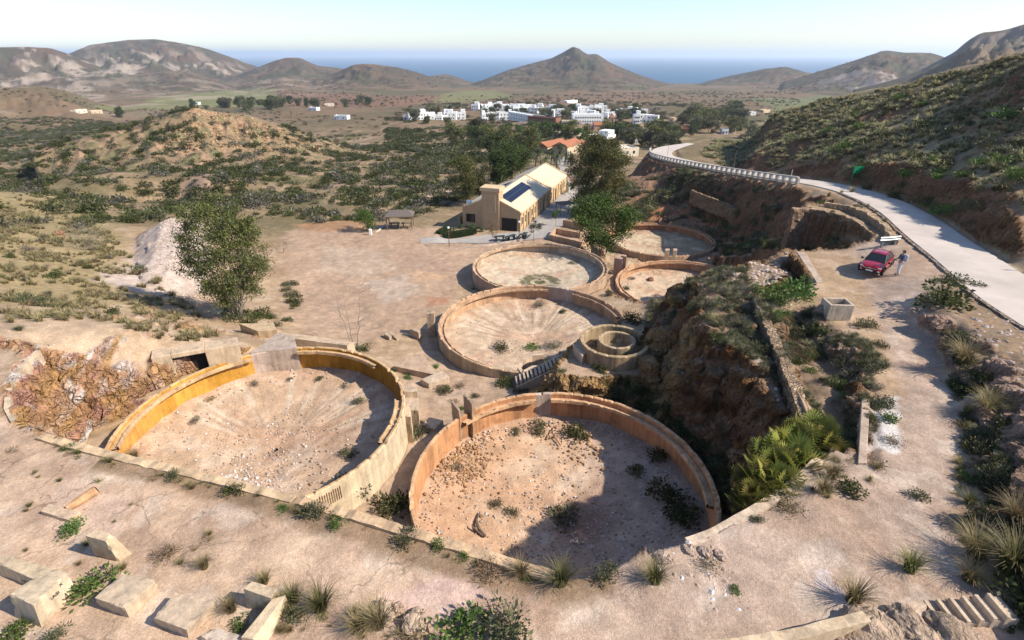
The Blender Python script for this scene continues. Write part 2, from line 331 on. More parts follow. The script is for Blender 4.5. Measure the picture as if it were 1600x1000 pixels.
# ground: colour comes from a per-vertex soil map, grain and relief from noise
def ground_mat(name, grain=1.0):
    m, n, b = mat(name); co = N(n, 'ShaderNodeNewGeometry').outputs['Position']
    at_ = N(n, 'ShaderNodeAttribute', attribute_name='soil'); rk = N(n, 'ShaderNodeAttribute', attribute_name='rock')
    c = at_.outputs['Color']
    f1 = ramp(n, noise(n, .9, 5, .6, co), .25, .75, .84, 1.14)
    f2 = ramp(n, noise(n, 9.0, 5, .7, co), .33, .67, .86, 1.11)
    v = N(n, 'ShaderNodeTexVoronoi', Scale=14.0); n.links.new(co, v.inputs['Vector'])
    vr = ramp(n, v.outputs['Distance'], .0, .22, 1.14, 1.0)
    v2 = N(n, 'ShaderNodeTexVoronoi', Scale=30.0); n.links.new(co, v2.inputs['Vector'])
    sepc = N(n, 'ShaderNodeSeparateColor'); n.links.new(v2.outputs['Color'], sepc.inputs[0])
    vc = ramp(n, sepc.outputs[0], 0, 1, .86, 1.12)
    v3 = N(n, 'ShaderNodeTexVoronoi', Scale=.42, feature='DISTANCE_TO_EDGE'); wv = N(n, 'ShaderNodeVectorMath', operation='ADD'); n3 = N(n, 'ShaderNodeTexNoise', Scale=1.6, Detail=5.0); n.links.new(co, n3.inputs['Vector'])
    n.links.new(co, wv.inputs[0]); n.links.new(n3.outputs['Color'], wv.inputs[1]); n.links.new(wv.outputs[0], v3.inputs['Vector'])
    ck = N(n, 'ShaderNodeMath', operation='MULTIPLY_ADD'); n.links.new(ramp(n, v3.outputs['Distance'], .0, .02, 1, 0), ck.inputs[0]); sl = N(n, 'ShaderNodeAttribute', attribute_name='slab'); sm_ = N(n, 'ShaderNodeMath', operation='MULTIPLY'); n.links.new(sl.outputs['Fac'], sm_.inputs[0]); sm_.inputs[1].default_value = -.45; n.links.new(sm_.outputs[0], ck.inputs[1]); ck.inputs[2].default_value = 1.0
    f0 = ramp(n, noise(n, .22, 5, .65, co), .3, .7, .88, 1.10)
    f4 = ramp(n, noise(n, 1.5, 9, .72, co), .47, .55, .90, 1.06); f5 = ramp(n, noise(n, 60, 2, .6, co), .38, .62, .80, 1.18)
    g = None
    for f in (f0, f1, f2, f4, f5, vr, vc, ck.outputs[0]):
        if g is None: g = f
        else:
            q = N(n, 'ShaderNodeMath', operation='MULTIPLY'); n.links.new(g, q.inputs[0]); n.links.new(f, q.inputs[1]); g = q.outputs[0]
    cc = N(n, 'ShaderNodeCombineColor')
    for i in range(3): n.links.new(g, cc.inputs[i])
    vk = N(n, 'ShaderNodeTexVoronoi', Scale=1.5, feature='DISTANCE_TO_EDGE'); w2 = N(n, 'ShaderNodeVectorMath', operation='MULTIPLY_ADD'); n.links.new(n3.outputs['Color'], w2.inputs[0]); w2.inputs[1].default_value = (1.8, 1.8, 1.8); n.links.new(co, w2.inputs[2]); n.links.new(w2.outputs[0], vk.inputs['Vector'])
    kr = N(n, 'ShaderNodeMath', operation='MULTIPLY'); n.links.new(ramp(n, vk.outputs['Distance'], 0, .05, .30, 0), kr.inputs[0]); n.links.new(rk.outputs['Fac'], kr.inputs[1])
    n.links.new(mixc(n, kr.outputs[0], mixc(n, 1.0, c, cc.outputs[0], 'MULTIPLY'), (.05, .03, .02)), b.inputs['Base Color'])
    h1 = noise(n, 5.0, 8, .68, co); kb = N(n, 'ShaderNodeMath', operation='MULTIPLY_ADD'); n.links.new(ramp(n, vk.outputs['Distance'], 0, .2), kb.inputs[0]); n.links.new(rk.outputs['Fac'], kb.inputs[1]); n.links.new(h1, kb.inputs[2]); h1 = kb.outputs[0]; h2 = noise(n, 26.0, 3, .6, co)
    s = N(n, 'ShaderNodeMath', operation='MULTIPLY_ADD'); n.links.new(h2, s.inputs[0]); s.inputs[1].default_value = .35; n.links.new(h1, s.inputs[2])
    bp = N(n, 'ShaderNodeBump', Distance=.16); n.links.new(s.outputs[0], bp.inputs['Height'])
    n.links.new(ramp(n, rk.outputs['Fac'], 0, 1, .38 * grain, 1.0), bp.inputs['Strength']); n.links.new(bp.outputs[0], b.inputs['Normal'])
    b.inputs['Roughness'].default_value = .95; b.inputs['Specular IOR Level'].default_value = .1
    return m
GM = ground_mat('bare_soil')
# ---------------------------------------------------------------- ground colour map
def zone(px): return np.array([gpx(*p) for p in px])
def soil(x, y, z, slope, rockm):
    r = np.hypot(x, y); n = len(x)
    f8 = fbm(x, y, 9, 4, .7); f2 = fbm(x, y, 2.2, 4, 5.5); f40 = fbm(x, y, 45, 4, 2.2); f200 = fbm(x, y, 230, 4, 6.2); f05 = fbm(x, y, .6, 3, 3.1)
    c = np.empty((n, 3)); c[:] = (.36, .25, .155)
    def mix(col, w_):
        w_ = np.clip(w_, 0, 1)[:, None]; c[:] = c * (1 - w_) + np.array(col) * w_
    mix((.30, .20, .12), sst(0, .6, f8) * .8); mix((.42, .31, .22), sst(.05, .5, f2) * .6)
    # scrub valley: dry olive and brown ground cover with bare patches
    far = sst(62, 100, r) * (1 - sst(.5, 2, -(y - 70)))
    scr = sst(70, 105, r)
    mix((.175, .13, .072), scr * (.72 + .5 * f8)); mix((.12, .105, .05), scr * sst(-.1, .5, f40) * .8); mix((.31, .21, .145), scr * sst(.25, .6, fbm(x, y, 22, 4, 8.1)) * .9)
    mix((.155, .105, .065), sst(350, 600, r) * .85); mix((.105, .092, .05), sst(350, 600, r) * sst(-.2, .4, f200) * .85)
    def paint(px, col, wd=3.0, wob=4.0, s=1.0):
        p = zone(px); b = boxed(p, x, y, wd * 2 + wob * 2)
        if not b.any(): return
        d = sdf(p, x[b], y[b]) + fbm(x[b], y[b], wob * 3, 3, 4.4) * wob
        ww = np.zeros(n); ww[b] = sst(-wd, wd, d) * s; mix(col, ww)
    # left slope of dry grass
    paint([(-60, 300), (140, 310), (215, 420), (240, 500), (120, 500), (-80, 470)], (.29, .225, .115), 2, 2.5, .8)
    paint([(-60, 500), (180, 480), (330, 530), (360, 548), (60, 545), (-60, 560)], (.43, .315, .215), 1.5, 1.5, .8)
    # plaza
    paint([(440, 362), (560, 350), (720, 360), (760, 372), (905, 366), (905, 380), (740, 400), (720, 440), (680, 480), (620, 520), (560, 540), (480, 525), (440, 480), (450, 420)], (.385, .265, .18), 1.2, 1.0, 1.0)
    paint([(500, 385), (590, 390), (620, 420), (560, 435), (500, 425)], (.41, .31, .225), 1.0, .8, .8)
    paint([(620, 400), (700, 400), (720, 420), (640, 430)], (.36, .245, .175), 1.5, 1.5, .7)
    paint([(650, 425), (700, 430), (690, 442), (650, 440)], (.50, .32, .19), .6, .8, .7)
    paint([(560, 440), (640, 430), (660, 450), (600, 480)], (.45, .36, .28), .6, 1.6, .6)
    paint([(665, 465), (700, 465), (700, 475), (665, 478)], (.40, .20, .12), .5, .4, .8)
    paint([(455, 350), (560, 340), (600, 352), (560, 362), (470, 360)], (.34, .19, .10), .9, .9, .8)
    # pink clearings in the scrub
    paint([(590, 262), (615, 252), (655, 256), (650, 264), (590, 264)], (.52, .36, .30), 1, 1.5, .9)
    paint([(650, 302), (670, 293), (710, 297), (715, 303), (660, 308)], (.52, .36, .30), 1, 1.2, .9)
    # red-brown banks round the far tanks
    paint([(960, 270), (1060, 262), (1180, 290), (1230, 330), (1150, 400), (1110, 395), (1080, 350), (960, 342)], (.235, .135, .08), 2, 2, .9)
    paint([(980, 322), (1080, 318), (1130, 345), (1090, 345), (1000, 340)], (.30, .125, .06), 1, 1.5, .75)
    # hillside
    paint([(1085, 240), (1180, 197), (1250, 166), (1400, 133), (1500, 108), (1640, 70), (1680, 340), (1500, 330), (1350, 296), (1230, 262)], (.25, .195, .115), 2, 2, .95)
    paint([(1095, 238), (1240, 225), (1350, 268), (1340, 292), (1230, 264), (1120, 250)], (.22, .115, .07), 1.2, 1.5, .85)
    paint([(1350, 298), (1480, 290), (1560, 330), (1600, 350), (1600, 375), (1480, 338), (1400, 318)], (.22, .13, .085), 1, 1, .6)
    paint([(1470, 345), (1600, 350), (1640, 450), (1600, 440)], (.34, .26, .17), 1, 1, .8)
    # terraces
    t = world([(-700, 560), (0, 662), (455, 783), (860, 905), (1000, 868), (1300, 700), (1420, 620), (1330, 388), (1425, 392), (1480, 440), (1520, 600), (1600, 800), (2400, 1100), (-900, 1100)], -14)
    d = sdf(t, x, y); mix((.41, .28, .20), sst(-.5, .3, d)); mix((.47, .345, .25), sst(-.5, .3, d) * sst(0, .7, f2 + .6 * f8))
    mix((.51, .36, .245), sst(-.5, .3, d) * sst(2, -9, x) * (.75 + .3 * f2)); mix((.375, .28, .215), sst(-.5, .3, d) * sst(0, 6, x) * .85); mix((.33, .22, .15), sst(-.5, .3, d) * sst(.15, .6, fbm(x, y, 3.4, 4, 12.2)) * .5); mix((.54, .44, .35), sst(-.5, .3, d) * sst(.2, .6, fbm(x, y, 1.7, 4, 14.2)) * .45)
    mix((.36, .245, .165), sst(-.3, .3, d) * sst(18, 22, x) * sst(26, 30, y) * sst(-.3, .4, f8) * .8)
    paint([(1362, 622), (1398, 618), (1408, 680), (1392, 705), (1352, 705)], (.60, .55, .50), .12, .3, .85)
    paint([(1285, 895), (1330, 920), (1320, 945), (1270, 915)], (.55, .47, .45), .1, .35, .6)
    paint([(590, 930), (740, 890), (780, 920), (720, 970), (640, 975)], (.55, .385, .32), .2, .35, .7)
    paint([(90, 765), (150, 755), (200, 800), (160, 850), (60, 830)], (.58, .42, .32), .2, .5, .6)
    paint([(1190, 480), (1280, 470), (1350, 560), (1340, 625), (1340, 715), (1290, 695), (1250, 600)], (.235, .165, .105), .6, .7, .85)
    paint([(1450, 455), (1500, 440), (1620, 510), (1620, 860), (1560, 800), (1530, 660)], (.22, .155, .10), .6, .6, .9)
    paint([(1520, 700), (1640, 720), (1640, 1000), (1560, 960), (1500, 860)], (.27, .18, .11), .4, .8, .8)
    wd = sst(.75, .25, np.abs(d - .35 - .25 * f2)) * (x < 3) * (x > -16) * (y > 8); mix((.22, .145, .085), wd * .85)
    paint([(1032, 228), (1090, 222), (1110, 244), (1062, 247)], (.17, .13, .075), .8, .5, .9)
    mix((.15, .085, .05), (r > 100) & (r < 155) & (x > 28) & (x < 62) & (slope > .32) & (z > -23.5))
    # mound top
    dm = sdf(M_POLY, x, y); mix((.24, .17, .11), sst(-1.5, .3, dm) * (1 - sst(-.5, .3, sdf(T_POLY, x, y))))
    # ledges between the tanks
    mix((.42, .30, .215), ((r > 20) & (r < 45) & (x > -8) & (x < 9) & (z < -18)) * .5)
    # fields and far ground
    paint([(370, 139), (425, 139), (432, 164), (250, 172), (150, 170), (250, 152)], (.17, .17, .07), 12, 10, .9)
    paint([(428, 140), (560, 150), (690, 150), (640, 166), (440, 165)], (.19, .11, .07), 12, 10, .9)
    paint([(690, 146), (770, 140), (800, 150), (740, 159), (680, 160)], (.18, .175, .08), 12, 10, .8)
    paint([(1150, 156), (1300, 148), (1330, 152), (1200, 166)], (.14, .155, .07), 12, 10, .8)
    paint([(820, 150), (1000, 140), (1040, 150), (900, 165), (640, 190), (620, 178)], (.19, .12, .08), 12, 14, .6)
    paint([(650, 195), (900, 190), (900, 200), (700, 212), (640, 204)], (.22, .145, .09), 6, 6, .6)
    # far hills
    hz = sst(800, 1300, r) * sst(.10, .24, slope)
    mix((.068, .056, .040), hz * .94); mix((.058, .06, .034), hz * sst(0, .5, f200) * .7); mix((.13, .075, .05), hz * sst(.0, .5, fbm(x, y, 120, 4, 1.4)) * .6)
    lef = hz * sst(-900, -1300, x); mix((.36, .29, .235), lef * sst(.05, .45, fbm(x, y, 130, 5, 3.3) + .5 * fbm(x, y, 30, 3, 7)) * (r < 2900) * .8); mix((.22, .165, .13), lef * sst(.1, .5, fbm(x, y, 110, 5, 13.3)) * (r > 2900) * .7)
    lef = sst(600, 800, r) * (1 - sst(1500, 2600, r)) * sst(-300, -700, x) * sst(.05, .4, fbm(x, y, 90, 4, 9.3)); mix((.36, .28, .21), lef * .6)
    h9 = hz * sst(500, 700, x) * (r < 1800); mix((.30, .25, .23), h9 * sst(.30, .5, slope + .12 * f40) * .7)
    kn = (np.hypot(x + 122, y - 215) < 110) & (r > 170)
    mix((.22, .155, .095), kn * .85); mix((.33, .21, .13), kn * sst(.25, .6, fbm(x, y, 9, 4, 6.6) + .4 * f2)); mix((.14, .135, .065), kn * sst(.05, .5, fbm(x, y, 5, 3, 2.6)) * .8)
    # rock faces
    rc = np.empty((n, 3)); rc[:] = (.19, .105, .052)
    g = fbm(x * .6, z * 1.2 + y * .5, 1.3, 5, 3.7); g2 = fbm(x, z + y * .7, .7, 4, 8.7)
    rc += np.array((.10, .08, .06)) * np.clip(g, -.7, 1)[:, None]
    ww = np.clip(sst(.2, .7, g2), 0, 1)[:, None]; rc[:] = rc * (1 - .5 * ww) + np.array((.28, .20, .14)) * .5 * ww
    fb = (sst(50, 62, r) * (1 - sst(125, 140, r)) * (x > 5))[:, None]; rc = rc * (1 - fb) + (np.array((.235, .125, .07)) * (1 + .5 * np.clip(g, -.6, 1))[:, None]) * fb
    lf = sst(-11, -13, x) * (r < 45)
    lc = np.empty((n, 3)); lc[:] = (.40, .225, .115)
    for col, k, lo, hi in (((.50, .36, .28), 2.1, .1, .5), ((.42, .22, .16), 6.4, .1, .5), ((.42, .24, .10), 9.9, .2, .5), ((.60, .53, .48), 5.2, .4, .62), ((.28, .15, .12), 1.2, .42, .65)):
        q = sst(lo, hi, fbm(x * .8 + y * .5, z * .8 - x * .4, 1.1, 5, k))[:, None]; lc[:] = lc * (1 - q) + np.array(col) * q
    rc = rc * (1 - lf[:, None]) + lc * lf[:, None]
    ol = ((np.hypot((x - 6) / 5.5, (y - 29) / 4.5) < 1) & (z > -21.5))[:, None]; rc = np.where(ol, rc * .4 + np.array((.27, .165, .07)), rc)
    br = (sst(16, 19, x) * (r < 50) * (y < 33))[:, None]; rc = rc * (1 - br) + (rc * .6 + np.array((.22, .16, .135))) * br
    rm = np.clip(rockm, 0, 1)[:, None]; c[:] = c * (1 - rm) + rc * rm
    dh, _, _ = polydist(HEAP, x, y); mix((.46, .365, .30), sst(4.6, 3.2, dh + f2))
    c *= (1 + .10 * f05 + .07 * f2)[:, None]
    return np.clip(c, .02, .8)
# ---------------------------------------------------------------- ground meshes
gx = GX.ravel(); gy = GY.ravel(); gz = GZ.ravel()
def grads(Z):
    P = np.stack([GX, GY, Z], -1); da = np.gradient(P, axis=0); dr = np.gradient(P, axis=1)
    nn = np.cross(dr, da); nn /= np.linalg.norm(nn, axis=-1)[..., None] + 1e-12; nn *= np.sign(nn[..., 2:3] + 1e-9); return nn
NRM = grads(GZ).reshape(-1, 3)
slope = np.hypot(NRM[:, 0], NRM[:, 1]) / np.maximum(NRM[:, 2], .02)
rr_ = np.hypot(gx, gy)
rockm = sst(.62, 1.0, slope + .35 * fbm(gx, gy, 1.8, 3, 9.2)) * (1 - sst(120, 150, rr_)) * sst(11, 13, rr_)
for k, (cx, cy, zr, rr) in TANKS.items(): rockm *= 1 - ((np.hypot(gx - cx, gy - cy) < rr + .7) & (gz > zr - 6) & (gz < zr + .5))
dT = sdf(T_POLY, gx, gy); rockm *= 1 - ((np.abs(dT) < .45) & (rr_ < 40) & ~((gx < -13.5) & (gy > 16.6)) & ~((gx > 2.0) & (gx < 4.2) & (gy < 16)))
SOIL = soil(gx, gy, gz, slope, rockm)
SLAB = (sst(0, .6, dT) * sst(4, -3, gx) * sst(-.5, .3, fbm(gx, gy, 3, 3, 5.9))).astype(np.float32)
b = rockm > .02
qx, qy, qz = gx[b], gy[b], gz[b]
dsp = 0
for s_, a_ in ((2.6, .36), (1.1, .34), (.5, .22), (.22, .10)):
    dsp = dsp + a_ * (1 - 2.2 * np.abs(pn3(qx / s_ + 3, qy / s_, qz / s_ * 1.15)))
dsp = dsp * rockm[b] * .75
gx[b] += NRM[b, 0] * dsp; gy[b] += NRM[b, 1] * dsp; gz[b] += NRM[b, 2] * dsp * .8
V = np.stack([gx, gy, gz], 1).astype(np.float32)
ii, jj = np.meshgrid(np.arange(NA - 1), np.arange(NR - 1), indexing='ij')
v00 = (ii * NR + jj).ravel(); FA = np.stack([v00, v00 + 1, v00 + NR + 1, v00 + NR], 1)
fx = gx[v00]; fy = gy[v00]; fr = np.hypot(fx, fy)
cls = np.zeros(len(FA), int)
hp = zone([(1100, 240), (1180, 198), (1250, 167), (1400, 134), (1500, 109), (1640, 70)]); hp2 = zone([(1690, 360), (1500, 330), (1350, 297), (1230, 263)])
cls[(sdf(np.vstack([hp, hp2]), fx, fy) > 0) & (fr < 175)] = 1
cls[fr > 900] = 2
def raw_mesh(name, V, F, mats, smooth=True, attrs=None):
    me = bpy.data.meshes.new(name); F = np.asarray(F, np.int32); k = F.shape[1]
    me.vertices.add(len(V)); me.vertices.foreach_set('co', np.asarray(V, np.float32).ravel())
    me.loops.add(F.size); me.loops.foreach_set('vertex_index', F.ravel())
    me.polygons.add(len(F)); me.polygons.foreach_set('loop_start', np.arange(0, F.size, k, dtype=np.int32))
    if not isinstance(smooth, bool): me.polygons.foreach_set('use_smooth', smooth)
    else: me.polygons.foreach_set('use_smooth', np.full(len(F), smooth))
    for nm, a in (attrs or {}).items():
        if a.ndim == 2:
            t = me.color_attributes.new(nm, 'FLOAT_COLOR', 'POINT'); t.data.foreach_set('color', np.c_[a, np.ones(len(a))].astype(np.float32).ravel())
        else:
            t = me.attributes.new(nm, 'FLOAT', 'POINT'); t.data.foreach_set('value', a.astype(np.float32))
    for m in mats: me.materials.append(m)
    me.update(); me.validate(); return me
def link(name, me, parent=None, **kw):
    o = bpy.data.objects.new(name, me); COL.objects.link(o)
    if parent is not None: o.parent = parent
    for k, v in kw.items(): o[k] = v
    return o
for k, nm in enumerate(('ground', 'hillside', 'hills')):
    f = FA[cls == k]; u, inv = np.unique(f, return_inverse=True); f = inv.reshape(f.shape)
    sm = rockm[FA[cls == k][:, 0]] < .35
    link(nm, raw_mesh(nm, V[u], f, [GM], sm, {'soil': SOIL[u], 'rock': rockm[u], 'slab': SLAB[u]}), kind='structure')
# ---------------------------------------------------------------- sea and haze
ms, n, b = mat('sea_water'); b.inputs['Base Color'].default_value = (.004, .07, .15, 1); b.inputs['Roughness'].default_value = .5; b.inputs['Specular IOR Level'].default_value = .12
co = N(n, 'ShaderNodeNewGeometry').outputs['Position']; bump(n, b, noise(n, .02, 4, .6, co), .3, 4)
aa = np.linspace(R(-75), R(75), 90); rs = np.array([2500, 3500, 5000, 8000, 14000, 24000, 40000.])
P = np.array([(r * math.sin(a), r * math.cos(a), -152.0) for a in aa for r in rs]); nr = len(rs)
f = [(i * nr + j, i * nr + j + 1, (i + 1) * nr + j + 1, (i + 1) * nr + j) for i in range(89) for j in range(nr - 1)]
link('sea', raw_mesh('sea', P, f, [ms]), kind='structure')
mh = bpy.data.materials.new('haze'); mh.use_nodes = True; n = mh.node_tree; n.nodes.clear()
o_ = n.nodes.new('ShaderNodeOutputMaterial'); pv = n.nodes.new('ShaderNodeVolumePrincipled'); n.links.new(pv.outputs[0], o_.inputs['Volume'])
pv.inputs['Density'].default_value = 8e-5; pv.inputs['Color'].default_value = (.80, .89, 1, 1); pv.inputs['Anisotropy'].default_value = .25
bm = bmesh.new(); bmesh.ops.create_cube(bm, size=1)
for v in bm.verts: v.co = (v.co.x * 86000, v.co.y * 86000, 120 if v.co.z > 0 else -175)
me = bpy.data.meshes.new('haze'); bm.to_mesh(me); bm.free(); me.materials.append(mh); link('haze', me, kind='stuff')
# ---------------------------------------------------------------- object helpers
def tag(o, label=None, cat=None, group=None, kind=None):
    for k, v in (('label', label), ('category', cat), ('group', group), ('kind', kind)):
        if v: o[k] = v
    return o
def thing(name, label, cat, loc=(0, 0, 0), rz=0.0, group=None):
    o = bpy.data.objects.new(name, None); COL.objects.link(o); o.location = loc; o.rotation_euler = (0, 0, rz); o.empty_display_size = .2
    return tag(o, label, cat, group)
class MB:
    def __init__(s): s.v = []; s.f = []; s.c = []
    def add(s, vs, fs, col=None):
        b = len(s.v); s.v += [tuple(p) for p in vs]; s.f += [tuple(i + b for i in f) for f in fs]; s.c += [col or (.4, .3, .2)] * len(vs); return s
    def hexa(s, bot, top, col=None):
        return s.add(list(bot) + list(top), [(3, 2, 1, 0), (4, 5, 6, 7), (0, 1, 5, 4), (1, 2, 6, 5), (2, 3, 7, 6), (3, 0, 4, 7)], col)
    def box(s, c, d, rz=0.0, col=None, M=None):
        x, y, z = (k / 2 for k in d); cs, sn = math.cos(rz), math.sin(rz)
        P = [(-x, -y), (x, -y), (x, y), (-x, y)]; P = [(c[0] + a * cs - b * sn, c[1] + a * sn + b * cs) for a, b in P]
        bot = [(a, b, c[2] - z) for a, b in P]; top = [(a, b, c[2] + z) for a, b in P]
        if M: bot = [M @ Vector(p) for p in bot]; top = [M @ Vector(p) for p in top]
        return s.hexa(bot, top, col)
    def tube(s, pts, rad, n=6, col=None, cap=True):
        pts = [Vector(p) for p in pts]; m = len(pts); rings = []
        rad = [rad] * m if isinstance(rad, (int, float)) else rad
        for i, p in enumerate(pts):
            t = (pts[min(i + 1, m - 1)] - pts[max(i - 1, 0)]).normalized()
            a = t.cross(Vector((0, 0, 1))) if abs(t.z) < .95 else t.cross(Vector((1, 0, 0))); a.normalize(); b = t.cross(a)
            rings += [p + (a * math.cos(2 * math.pi * k / n) + b * math.sin(2 * math.pi * k / n)) * rad[i] for k in range(n)]
        fs = [(i * n + k, i * n + (k + 1) % n, (i + 1) * n + (k + 1) % n, (i + 1) * n + k) for i in range(m - 1) for k in range(n)]
        if cap: fs += [tuple(range(n))[::-1], tuple((m - 1) * n + k for k in range(n))]
        return s.add(rings, fs, col)
    def lathe(s, prof, n=24, c=(0, 0, 0), col=None):
        m = len(prof); vs = [(c[0] + r * math.cos(2 * math.pi * k / n), c[1] + r * math.sin(2 * math.pi * k / n), c[2] + z) for r, z in prof for k in range(n)]
        return s.add(vs, [(i * n + k, i * n + (k + 1) % n, (i + 1) * n + (k + 1) % n, (i + 1) * n + k) for i in range(m - 1) for k in range(n)], col)
    def mesh(s, name, m, smooth=False, soil_=False):
        me = bpy.data.meshes.new(name); me.from_pydata([tuple(p) for p in s.v], [], s.f)
        for q in (m if isinstance(m, (list, tuple)) else [m]): me.materials.append(q)
        if smooth: me.polygons.foreach_set('use_smooth', [True] * len(me.polygons))
        if soil_:
            t = me.color_attributes.new('soil', 'FLOAT_COLOR', 'POINT'); t.data.foreach_set('color', np.c_[np.array(s.c), np.ones(len(s.c))].astype(np.float32).ravel())
        me.update(); return me
    def obj(s, name, m, parent=None, smooth=False, soil_=False, bevel=0, **kw):
        o = link(name, s.mesh(name, m, smooth, soil_), parent, **kw)
        if bevel:
            bv = o.modifiers.new('bevel', 'BEVEL'); bv.width = bevel; bv.segments = 2; bv.limit_method = 'ANGLE'
        return o
# weathered concrete coloured by a per-vertex map, with vertical streaks and stains
def concrete_mat(name):
    m, n, b = mat(name); g = N(n, 'ShaderNodeNewGeometry').outputs['Position']
    c = N(n, 'ShaderNodeAttribute', attribute_name='soil').outputs['Color']
    mp = N(n, 'ShaderNodeMapping'); mp.inputs['Scale'].default_value = (1, 1, .12); n.links.new(g, mp.inputs[0])
    st = ramp(n, noise(n, 5.0, 5, .65, mp.outputs[0]), .35, .7, 1.10, .72)
    bl = ramp(n, noise(n, 1.3, 6, .65, g), .3, .75, .82, 1.15); fi = ramp(n, noise(n, 22, 4, .7, g), .3, .7, .86, 1.12)
    q = N(n, 'ShaderNodeMath', operation='MULTIPLY'); n.links.new(st, q.inputs[0]); n.links.new(bl, q.inputs[1])
    q2 = N(n, 'ShaderNodeMath', operation='MULTIPLY'); n.links.new(q.outputs[0], q2.inputs[0]); n.links.new(fi, q2.inputs[1])
    pt = ramp(n, noise(n, 1.1, 9, .75, g), .53, .60, 1.03, .80); q3 = N(n, 'ShaderNodeMath', operation='MULTIPLY'); n.links.new(q2.outputs[0], q3.inputs[0]); n.links.new(pt, q3.inputs[1]); q2 = q3
    cc = N(n, 'ShaderNodeCombineColor'); [n.links.new(q2.outputs[0], cc.inputs[i]) for i in range(3)]
    n.links.new(mixc(n, 1.0, c, cc.outputs[0], 'MULTIPLY'), b.inputs['Base Color'])
    bump(n, b, noise(n, 9, 8, .7, g), .5, .05); return m
CM = concrete_mat('weathered_concrete')
M_RUST = plain('rusty_iron', (.17, .075, .04), .8, .3, .2, 8)
M_DARK = plain('dark_opening', (.015, .013, .012), .6, .3, .1, 3, 0)
# ---------------------------------------------------------------- settling tanks
def tank_floor(R_, z0, zc, colf, name, parent):
    na, nr = 150, 46; a = np.linspace(0, 2 * math.pi, na, endpoint=False); r = np.linspace(0.02, 1, nr) * R_
    A, Q = np.meshgrid(a, r, indexing='ij'); X = Q * np.cos(A); Y = Q * np.sin(A); cx, cy = parent.location[0], parent.location[1]
    Z = zc + (z0 - zc) * (Q / R_) ** 1.15 + fbm((X + cx).ravel(), (Y + cy).ravel(), 1.1, 4, 2.4).reshape(X.shape) * .05
    Z += np.maximum(0, Q / R_ - .9) ** 2 * 10 * (.6 + fbm((X + cx).ravel(), (Y + cy).ravel(), 1.6, 3, 7.9).reshape(X.shape)) * 1.2
    c = colf(X.ravel(), Y.ravel(), (Q / R_).ravel(), A.ravel())
    V_ = np.stack([X, Y, Z], -1).reshape(-1, 3)
    i, j = np.meshgrid(np.arange(na), np.arange(nr - 1), indexing='ij'); i2 = (i + 1) % na
    F = np.stack([i * nr + j, i * nr + j + 1, i2 * nr + j + 1, i2 * nr + j], -1).reshape(-1, 4)
    return link(name, raw_mesh(name, V_, F, [GM], True, {'soil': c, 'rock': np.zeros(len(V_))}), parent)
def arc_mesh(R_, prof, a0, a1, colf, chip=0.0, seed=0.0, closed=False, step=.012):
    """sweep a closed profile [(radius offset, z)] along an arc; profile points flagged chip move down unevenly"""
    n = max(3, int(abs(a1 - a0) / step)); a = np.linspace(a0, a1, n + 1); m = len(prof)
    if closed: a = a[:-1]
    V_ = np.empty((len(a), m, 3)); C = np.empty((len(a), m, 3))
    wob = fbm(np.cos(a) * R_ * 3 + seed, np.sin(a) * R_ * 3, 1.6, 4, seed) ; bite = np.clip(fbm(np.cos(a) * R_ * 2.2 + seed, np.sin(a) * R_ * 2.2, .9, 3, 5 + seed) - .25, 0, 1)
    for k, p in enumerate(prof):
        rad = R_ + p[0] + wob * .015; z = p[1] - (chip * bite * p[2] if len(p) > 2 else 0) + (.012 * wob)
        V_[:, k, 0] = rad * np.cos(a); V_[:, k, 1] = rad * np.sin(a); V_[:, k, 2] = z; C[:, k] = colf(a, p, k)
    F = []; na = len(a)
    i, k = np.meshgrid(np.arange(na if closed else na - 1), np.arange(m), indexing='ij'); i2 = (i + 1) % na; k2 = (k + 1) % m
    F = np.stack([i * m + k, i * m + k2, i2 * m + k2, i2 * m + k], -1).reshape(-1, 4)
    Vf = V_.reshape(-1, 3); Cf = C.reshape(-1, 3)
    if not closed:
        Vf = np.vstack([Vf, V_[0].mean(0)[None], V_[-1].mean(0)[None]]); Cf = np.vstack([Cf, C[0, :1], C[-1, :1]])
        t = len(Vf); F = np.vstack([F, [(t - 2, k_, (k_ + 1) % m, t - 2) for k_ in range(0)] or np.zeros((0, 4), int)])
    return Vf, F, Cf
def arc_obj(name, parent, *a, **k):
    Vf, F, Cf = arc_mesh(*a, **k)
    return link(name, raw_mesh(name, Vf, F, [CM], False, {'soil': Cf}), parent)
def ang(k, px, py):
    t = TANKS[k]; p = at(px, py, t[2]); return math.atan2(p[1] - t[1], p[0] - t[0])
def between(a, a0, a1):
    return ((a - a0) % (2 * math.pi)) < ((a1 - a0) % (2 * math.pi))
